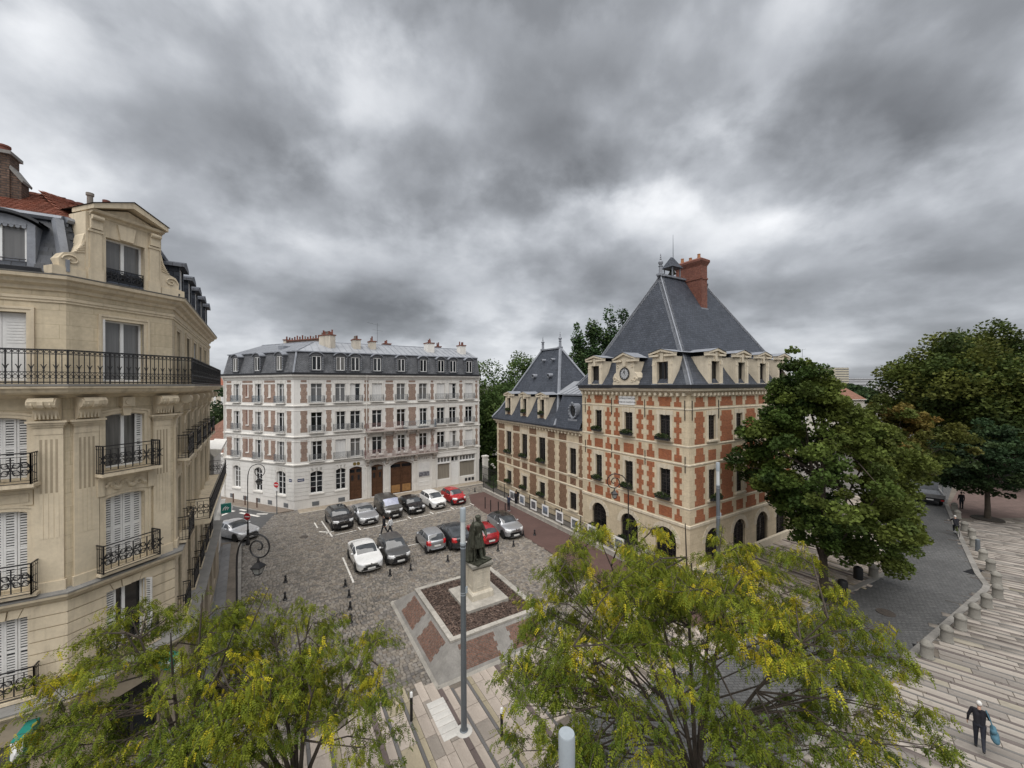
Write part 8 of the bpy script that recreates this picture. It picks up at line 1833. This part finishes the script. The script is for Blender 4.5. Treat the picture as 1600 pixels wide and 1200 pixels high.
# ------------------------------------------------------------------ trees
def frond_template(npair=6, L=0.24, lw=0.017, ll=0.055, droop=0.35):
    V=[];F=[]
    for k in range(npair):
        t=(k+0.6)/npair; x=L*t; z=-droop*L*t*t
        for s in (-1,1):
            l=ll*(1-0.35*abs(t-0.45)); o=len(V); dx=0.010+0.012*t
            V+=[(x,0,z),(x+dx+lw*0.5,s*l*0.55,z-0.006-lw*0.2),(x+dx+0.004,s*l,z-l*0.35),(x-lw*0.75+dx*0.5,s*l*0.55,z-0.012)]; F.append((o,o+1,o+2,o+3) if s>0 else (o+3,o+2,o+1,o))
    o=len(V); V+=[(0,-0.003,0),(L*0.5,-0.003,-droop*L*0.25),(L*0.5,0.003,-droop*L*0.25),(0,0.003,0)]; F.append((o,o+1,o+2,o+3))
    return np.array(V),np.array(F)
def place(tmplV,tmplF,C,D,S,roll,cols):
    """copies of a template: position C, direction D (x axis), scale S"""
    n=len(C); D=D/np.linalg.norm(D,axis=1)[:,None]; up=np.tile(np.array([0,0,1.0]),(n,1)); Y=np.cross(up,D); ny=np.linalg.norm(Y,axis=1); Y[ny<1e-3]=(0,1,0); Y/=np.maximum(np.linalg.norm(Y,axis=1),1e-6)[:,None]; Z=np.cross(D,Y)
    c,s=np.cos(roll)[:,None],np.sin(roll)[:,None]; Y2=Y*c+Z*s; Z2=Z*c-Y*s
    V=C[:,None,:]+S[:,None,None]*(tmplV[None,:,0,None]*D[:,None,:]+tmplV[None,:,1,None]*Y2[:,None,:]+tmplV[None,:,2,None]*Z2[:,None,:])
    F=tmplF[None]+(np.arange(n)*len(tmplV))[:,None,None]
    return V.reshape(-1,3),F.reshape(-1,tmplF.shape[1]),np.repeat(cols,len(tmplF),axis=0)
def locust(label,x,y,z0,top,rx,ry,fork,seed,nclus,fronds,off=(0,0)):
    """vase of limbs reaching clusters spread through a dome; hanging sprays of pinnate leaves on the twigs"""
    r=np.random.RandomState(seed); t=thing('honey_locust',label,'tree',(x,y,0.02),group='young honey locust trees in the foreground')
    b=MB(); fk=Vector((off[0]*0.2,off[1]*0.2,fork)); b.tube([(0,0,0),(0.05,0.03,fork*0.5),fk],[0.17,0.13,0.115],9)
    d=r.normal(size=(nclus*3,3)); d/=np.linalg.norm(d,axis=1)[:,None]; d=d[d[:,2]>-0.12][:nclus]; nclus=len(d); rad=r.uniform(0.35,1.0,nclus)**0.55
    lob=1+0.14*np.sin(d[:,0]*4+seed)+0.12*np.cos(d[:,1]*5+seed*2); C=d*np.minimum(rad*lob,0.97)[:,None]*np.array([rx,ry,top-z0]); C[:,2]+=z0; C[:,:2]+=np.array(off)*np.clip((C[:,2:]-fork)/(top-fork),0,1)
    nl=8; tips=[]; limbs=[]
    for i in range(nl):
        a=2*math.pi*(i+r.uniform(-.3,.3))/nl; k=0.0 if i==0 else r.uniform(0.35,0.8); q=Vector((math.cos(a)*rx*k+off[0],math.sin(a)*ry*k+off[1],z0+(top-z0)*math.sqrt(max(0.05,1-k*k))*0.92)); mid=fk.lerp(q,0.5)+Vector((-0.10*(q.x-fk.x),-0.10*(q.y-fk.y),0.25))+Vector(r.normal(0,0.15,3))
        pts=[fk.lerp(mid,u).lerp(mid.lerp(q,u),u) for u in [k_/7 for k_ in range(8)]]; b.tube(pts,[0.062*(1-0.80*k_/7) for k_ in range(8)],6,False); limbs.append(np.array(pts))
    LP=np.concatenate(limbs); tw=[]
    for c in C:
        below=LP[LP[:,2]<c[2]+0.1]; below=below if len(below) else LP[:3]; p=Vector(below[np.argmin(((below-c)**2).sum(1))]); q=Vector(c); mid=p.lerp(q,0.55)+Vector(r.normal(0,0.12,3))+Vector((0,0,0.12))
        b.tube([p,p.lerp(mid,0.5),mid,mid.lerp(q,0.6),q],[0.024,0.020,0.016,0.011,0.007],4,False); br=(q-p).normalized()
        for k in range(7):
            dd=(br*0.6+Vector(r.normal(0,0.75,3))); dd.z=abs(dd.z)*0.40; dd.normalize(); L=r.uniform(0.35,0.85); s0=q if k<3 else mid.lerp(q,r.rand()); e1=s0+dd*L*0.6+Vector((0,0,0.06)); e2=s0+dd*L+Vector((0,0,-0.22*L)); b.tube([s0,e1,e2],[0.008,0.006,0.003],3,False)
            for u in (0.25,0.5,0.75,1.0): tw.append((tuple(s0.lerp(e1,u).lerp(e1.lerp(e2,u),u)),tuple(dd),u))
    b.build('trunk_and_branches',M_WOOD,t,smooth=True)
    TP=np.array([a for a,_,_ in tw]); TD=np.array([a for _,a,_ in tw]); TU=np.array([a for _,_,a in tw])
    idx=r.choice(len(tw),fronds); P=TP[idx]+r.normal(0,0.06,(fronds,3)); Dr=TD[idx]*0.55+r.normal(0,0.55,(fronds,3)); Dr[:,2]=-0.25-np.abs(r.normal(0,0.45,fronds))
    hgt=(P[:,2]-z0)/(top-z0); cell=np.floor(P[:,0]*1.5)*7.13+np.floor(P[:,1]*1.5)*3.71+np.floor(P[:,2]*1.5)*5.39; ch=np.abs(np.sin(cell*12.9898)*43758.5453)%1.0
    yel=np.clip(0.05+0.58*np.clip((ch-0.45)/0.55,0,1)+0.34*hgt+r.normal(0,0.15,fronds),0,1)
    g=np.array([0.062,0.098,0.012]); yg=np.array([0.185,0.205,0.018]); ye=np.array([0.46,0.37,0.022])
    col=np.where(yel[:,None]<0.6,g+(yg-g)*(yel[:,None]/0.6),yg+(ye-yg)*((yel[:,None]-0.6)/0.4)); col*=r.uniform(0.70,1.28,(fronds,1))
    TV,TF=frond_template(4,0.17,0.024,0.048,0.5); V,F,cc=place(TV,TF,P,Dr,r.uniform(0.5,1.1,fronds),r.normal(0,0.6,fronds),col)
    raw_mesh('crown',V,F,M_LEAF,t,cc); return t
locust('yellowing honey locust filling the lower right foreground',4.6,9.6,4.2,9.8,4.9,3.9,2.9,11,215,42000,(-0.1,0.5))
locust('yellowing honey locust at the lower left in front of the limestone house',-8.3,9.8,3.6,7.9,3.7,3.2,2.8,23,95,17000,(0.2,0.3))
locust('yellowing honey locust beside the lower left one, nearer the plaza stripes',-5.3,9.5,3.8,7.2,2.7,2.7,2.8,37,52,9000,(-0.2,0.3))

def broadleaf(label,name,x,y,zbot,ztop,rx,ry,seed,nclump,nleaf,leaf,pal,trunk_r=0.25,group=None,clump=0.9,flat=0.6,lobes=0.25,cat='tree',ptip=None,trunk=True,shear=0.0,profile=1.0):
    r=np.random.RandomState(seed); t=thing(name,label,cat,(x,y,0.0),group=group); cz=(zbot+ztop)/2; rz=(ztop-zbot)/2
    d=r.normal(size=(nclump,3)); d/=np.linalg.norm(d,axis=1)[:,None]; rad=r.uniform(0.25,1.0,nclump)**0.45
    lob=1+lobes*np.sin(d[:,0]*3.1+seed)*np.cos(d[:,1]*2.7+seed*0.7)+lobes*0.6*np.sin(d[:,2]*5.3+d[:,0]*4+seed*1.3)
    C=d*(rad*lob)[:,None]*np.array([rx,ry,rz])
    if profile!=1.0: k=np.clip((C[:,2]/rz+1)/2,0,1); f=np.where(k>0.4,1-(k-0.4)*profile,1.0); C[:,0]*=f; C[:,1]*=f
    C[:,0]-=shear*C[:,2]/rz*0.5
    C[:,2]+=cz; C[:,2]=np.maximum(C[:,2],zbot*0.9)
    cs=clump*r.uniform(0.6,1.35,nclump)
    k=r.choice(nclump,nleaf,p=(cs**2)/(cs**2).sum()); off=r.normal(size=(nleaf,3)); off/=np.linalg.norm(off,axis=1)[:,None]; off*=(r.uniform(0.15,1.0,nleaf)**0.5)[:,None]
    P=C[k]+off*cs[k][:,None]*np.array([1,1,flat]); P[:,2]-=0.25*cs[k]*(off[:,0]**2+off[:,1]**2)
    pc=pal[r.choice(len(pal),nclump)]*r.uniform(0.75,1.25,(nclump,1))
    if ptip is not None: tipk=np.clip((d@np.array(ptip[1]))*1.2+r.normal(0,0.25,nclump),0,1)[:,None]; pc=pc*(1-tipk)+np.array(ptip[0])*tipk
    col=pc[k]*r.uniform(0.7,1.3,(nleaf,1))
    V,F,cc=leaf_arrays(P,r,leaf,col,0.55); raw_mesh('crown',V,F,M_LEAF,t,cc)
    if trunk:
        b=MB(); fk=Vector((0,0,max(zbot*0.95,1.2))); topc=Vector((0,0,cz+rz*0.5)); b.tube([(0,0,0),(0.03,0,fk.z*0.5),fk,topc],[trunk_r*1.25,trunk_r,trunk_r*0.9,trunk_r*0.25],9)
        sel=r.choice(nclump,min(nclump,26),replace=False)
        for i in sel:
            q=Vector(C[i]); s0=fk.lerp(topc,r.uniform(0,0.85)); mid=s0.lerp(q,0.5)+Vector((0,0,0.25*rz*r.uniform(-.1,.4))); b.tube([s0,mid,q],[trunk_r*0.38,trunk_r*0.22,trunk_r*0.06],5,False)
        b.build('trunk',M_WOOD,t,smooth=True)
    return t
GM=np.array([(0.058,0.096,0.020),(0.044,0.078,0.017),(0.082,0.124,0.026),(0.034,0.060,0.015),(0.105,0.138,0.028)])
GD=np.array([(0.022,0.042,0.017),(0.030,0.052,0.020),(0.018,0.034,0.015),(0.038,0.058,0.022)])
GC_=np.array([(0.045,0.064,0.015),(0.062,0.080,0.018),(0.032,0.048,0.013),(0.085,0.096,0.022)])
GO=np.array([(0.11,0.098,0.022),(0.12,0.088,0.022),(0.09,0.092,0.02),(0.07,0.088,0.02),(0.125,0.082,0.022)])
GP=np.array([(0.060,0.095,0.028),(0.045,0.075,0.024),(0.080,0.115,0.034)])
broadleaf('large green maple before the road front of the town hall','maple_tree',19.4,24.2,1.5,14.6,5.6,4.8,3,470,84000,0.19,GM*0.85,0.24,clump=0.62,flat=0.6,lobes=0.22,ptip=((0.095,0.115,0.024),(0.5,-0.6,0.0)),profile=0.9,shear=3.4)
broadleaf('orange-tinted tree behind the maple beside the road','autumn_tree',34.0,34.5,4.0,11.2,4.2,3.6,8,200,24000,0.24,GO,0.2,clump=0.62,lobes=0.22,ptip=((0.075,0.10,0.025),(0.3,-0.5,-0.6)))
CH=[(61.5,54,3,18.6,7.3,8,31),(71,57,3,20.8,8.6,8,32),(83,60,3,20.0,9.0,8,33),(64,47,4,15.5,6.5,6,34),(76,50,4,17.5,7.5,7,35),(92,62,3,20,9,8,36)]
lab=['tall dark chestnut at the left of the tree mass','tallest dark chestnut in the middle of the tree mass','dark chestnut right of the tallest one','lower chestnut bulging in front of the tall ones','lower chestnut at the right edge behind the lime','chestnut at the far right of the tree mass']
for (x,y,zb,zt,rx,ry,sd),l in zip(CH,lab): broadleaf(l,'chestnut_tree',x,y,zb,zt,rx,ry,sd,260,36000,0.40,GC_*1.25,0.45,'chestnut trees beyond the road',clump=1.5,flat=0.8,lobes=0.16)
broadleaf('dark compact lime tree on the east plaza','lime_tree',45.25,36.9,2.3,9.3,5.0,4.2,41,200,22000,0.24,GD*1.15,0.2,clump=0.7,flat=0.55,lobes=0.12,profile=0.75)
b=MB(); b.lathe([(1.1,0),(1.05,0.10),(0.02,0.14)],(45.25,36.9,0.0),16); b.build('tree_pit',MT('pit_soil',(0.03,0.025,0.02),0.95,0.3,6,0.6,20),None,label='dark earth pit round the foot of the lime tree',category='tree pit')
# trees behind the square, between and behind the buildings
for i,(x,y,zb,zt,rx,sd) in enumerate([(-5.5,66,2,16.5,5.5,51),(2.5,70,2,17.2,5.5,52),(8.0,74,2,18.0,5.0,53),(-1.5,62,1,12.0,4.0,54)]): broadleaf('bright green tree behind the garden gate, '+('leftmost','middle','rightmost','lowest and nearest')[i],'garden_tree',x,y,zb,zt,rx,rx,sd,110,21000,0.36,GP*1.25,0.3,'trees behind the garden gate',clump=1.8,flat=0.8)
for i,(x,y,zt,sd) in enumerate([(10.0,58,22.0,61),(12.4,58.5,23.2,62),(14.6,59,23.6,63),(17.2,60,24.2,64)]): broadleaf('slender poplar behind the wing roof, '+('first','second','third','fourth')[i]+' from the left','poplar_tree',x,y,3.0,zt,1.25,1.1,sd,80,9500,0.34,GD*1.9,0.2,'poplars behind the wing',clump=0.85,flat=1.5,lobes=0.1)
broadleaf('dark hedge tree beyond the low white house','garden_tree',-47,64,1.0,11.5,5.0,4,71,50,7000,0.4,GD*1.2,0.25,clump=1.5)
# hydrangea bushes and shrubs behind the gate
for i,(x,y,h,sd) in enumerate([(-3.0,56.5,2.6,81),(-1.6,58.5,3.4,82),(-2.4,60,4.6,83),(0.6,57.5,2.2,84)]):
    t=thing('hydrangea_bush','hydrangea bush with pale flower heads behind the gate, '+('nearest','second','tallest','rightmost')[i],'bush',(x,y,0),group='hydrangea bushes'); r=np.random.RandomState(sd)
    V,F,c=leaf_lump(1500,1.2,1.1,h,0.24,sd,GM); raw_mesh('foliage',V,F,M_LEAF,t,c)
    b=MB()
    for k in range(12): a=r.uniform(0,2*math.pi); zz=r.uniform(0.4,1.0)*h*0.9; b.ball((1.1*math.cos(a),-0.6-0.5*abs(math.sin(a)),zz),r.uniform(0.14,0.24),8,5,0.8)
    b.build('flower_heads',MT('pale_blossom',(0.50,0.48,0.44),0.9,0.3,14,0.8,30),t,smooth=True)
n=5000; r=np.random.RandomState(9); P=np.stack([r.uniform(-6,4,n),r.uniform(52.5,66,n),np.zeros(n)],1); P=P[P[:,0]>-4.2]; V,F,c=leaf_arrays(P+np.array([0,0,0.06]),r,0.3,np.array([(0.055,0.10,0.025)])*r.uniform(0.7,1.3,(len(P),1)),0.2); raw_mesh('lawn_grass',V,F,M_LEAF,None,c,'stuff',label='green grass of the garden behind the gate',category='grass')
# ------------------------------------------------------------------ background buildings
def house(name,label,x,y,az,L,D,H,wallm,roofm,ridge,wins,group=None,hip=0.0,cat='building'):
    t=thing(name,label,cat,M=frame(x,y,az,0.0),group=group); b=MB(); b.box(0,0,0,L,D,H); b.build('wall',wallm,t); o=0.25
    b=MB(); b.add([(-o,-o,H),(L+o,-o,H),(L+o,D+o,H),(-o,D+o,H),(hip-o,D/2,H+ridge),(L-hip+o,D/2,H+ridge)],[(0,1,5,4),(2,3,4,5),(1,2,5),(3,0,4)]); b.build('roof',roofm,t)
    b=MB(); b.box(-o,-o-0.05,H-0.12,L+o,D+o+0.05,H); b.build('eaves',M_WSTONE,t)
    for (xa,xb,za,zb,side) in wins:
        F=Matrix.Identity(4) if side==0 else (T(L,0,0)@Matrix.Rotation(R(90),4,'Z') if side==1 else T(0,D,0)@Matrix.Rotation(R(-90),4,'Z'))
        o_=window(t,F,xa,xb,za,zb,-0.03,'cas',M_WFRAME,M_GLASS); q=MB()
        q.box(-0.45,-0.02,0,-0.03,0.01,zb-za); q.box(xb-xa+0.03,-0.02,0,xb-xa+0.45,0.01,zb-za); q.build('shutter_leaf',M_SHUT,o_)
    return t
M_BEIGE=MT('beige_render',(0.46,0.41,0.33),0.9,0.1,0.6,0.1,streak=0.3); M_PALE=MT('pale_render',(0.58,0.55,0.49),0.9,0.08,0.6,0.1,streak=0.25); M_FAR=MT('far_white_block',(0.50,0.51,0.53),0.9,0.08,0.1,0.0); M_FARB=MT('far_yellow_tower',(0.50,0.46,0.36),0.9,0.05,0.1,0.0); M_FARG=MT('far_grey_roof',(0.16,0.17,0.20),0.9,0.1,0.1,0.0)
def gp(u,d): return ((u-800)/605*d,d)
# right: white house with shutters and chimney, houses behind
x,y=gp(1236,62); hh=house('white_town_house','white town house with shutters and chimney behind the maple',x,y,90,6.2,9,14.0,M_PALE,M_ZINC,0.9,[(1.0,2.0,10.4,12.6,0),(4.2,5.2,10.4,12.6,0),(1.0,2.0,6.8,8.8,0),(4.2,5.2,6.8,8.8,0)],hip=2)
b=MB(); b.box(4.1,2.2,14.2,5.1,3.0,16.0); b.box(4.0,2.1,16.0,5.2,3.1,16.15); c=b.build('chimney',M_PALE,hh)
for k in range(3): b=MB(); b.lathe([(0.14,0),(0.12,0.5 if k!=1 else 1.2),(0.14,0.55 if k!=1 else 1.25)],(4.3+0.3*k,2.6,16.15),8); b.build('chimney_pot',M_POTG,c)
b=MB(); b.tube([(3.7,2.5,14.3),(3.7,2.5,18.8)],0.03,5); b.tube([(3.2,2.5,18.5),(4.3,2.5,18.8)],0.022,4); b.tube([(3.4,2.5,17.6),(4.2,2.5,17.6)],0.018,4); b.build('tv_aerial',M_RAILG,hh)
x,y=gp(1298,76); house('brown_roof_house','pale house with brown tiled roof right of the white town house',x,y,90,6.6,9,9.9,M_PALE,M_TILEB,2.2,[(1.2,2.2,6.5,8.3,0)],hip=0)
x,y=gp(1296,95); house('slate_roof_house','grey slate-roofed house behind the brown roof',x,y,58,8,9,13.0,M_PALE,M_SLATE,2.0,[])
for u,d,w_,h,mm,rl,lb in ((1305,800,38,58,M_FARB,1,'pale yellow tower block on the horizon'),(1318,900,110,36,M_FAR,0,'long white apartment block on the horizon'),(1336,760,60,24,M_FAR,0,'low white block on the horizon right of the tower')):
    x,y=gp(u,d); t=thing('apartment_block',lb,'building',M=frame(x,y,75,-12.0)); b=MB(); b.box(0,0,0,w_,22,h); b.build('wall',mm,t)
    n=max(3,int(h/5)); 
    for k in range(n): b=MB(); b.box(0.5,-0.5,4+k*h/n*0.95,w_-0.5,-0.1,5.6+k*h/n*0.95); b.build('window_band',M_CURT2,t)
    b=MB(); b.box(-0.5,-0.5,h,w_+0.5,22.5,h+1); b.build('roof',M_FAR,t)
for i,(u,d,h,w_) in enumerate(((1318,330,8,26),(1335,260,6,18),(1300,380,10,30))):
    x,y=gp(u,d); r=np.random.RandomState(90+i); V,F,c=leaf_lump(2500,w_,10,h+6,2.6,90+i,GD*1.3); t=thing('distant_grove','distant dark grove below the horizon blocks, '+('middle','nearest','farthest')[i],'trees',(x,y,0)); raw_mesh('crown',V,F,M_LEAF,t,c)
# left: annex and houses seen through the street gap
W2=WB.location; d2=Vector((math.sin(R(-65.7)),math.cos(R(-65.7)))); e2=Vector((W2.x,W2.y))+d2*12.15
AN=thing('white_annex','low white annex with brown tiled roof left of the white apartment house','building',M=frame(e2.x+d2.x*9,e2.y+d2.y*9,180-65.7,0.0))
b=MB(); wall(b,0,9,0,5.0,[(7.0,8.1,2.0,4.0,0.3),(3.0,4.1,2.0,4.0,0.3)]); b.build('wall',M_WHITE,AN)
for xa in (7.0,3.0): window(AN,Matrix.Identity(4),xa,xa+1.1,2.0,4.0,0.18,'cas',M_WFRAME,M_CURT2)
b=MB(); cornice(b,-0.1,9.0,[(0,4.8),(0.2,4.9),(0.3,5.1),(0,5.2)]); cornice(b,-0.1,9.0,[(0,4.2),(0.06,4.22),(0.06,4.3),(0,4.32)]); b.build('cornice',M_WSTONE,AN)
b=MB(); n=22
for k in range(n):
    y0=k*0.25; z0=5.15+k*0.16; b.add([(-0.2,y0,z0+0.05),(9,y0,z0+0.05),(9,y0+0.3,z0+0.20),(-0.2,y0+0.3,z0+0.20),(-0.2,y0,z0-0.02),(9,y0,z0-0.02)],[(0,1,2,3),(4,5,1,0)])
b.build('roof',M_TILEB,AN)
house('beige_house','beige house with red roof seen in the gap beyond the limestone house',-58,72,100,12,8,13.2,M_BEIGE,M_TILE,2.0,[(2,3,9.8,11.8,0),(5,6,9.8,11.8,0),(8,9,9.8,11.8,0),(10.3,11.2,9.8,11.8,0)])
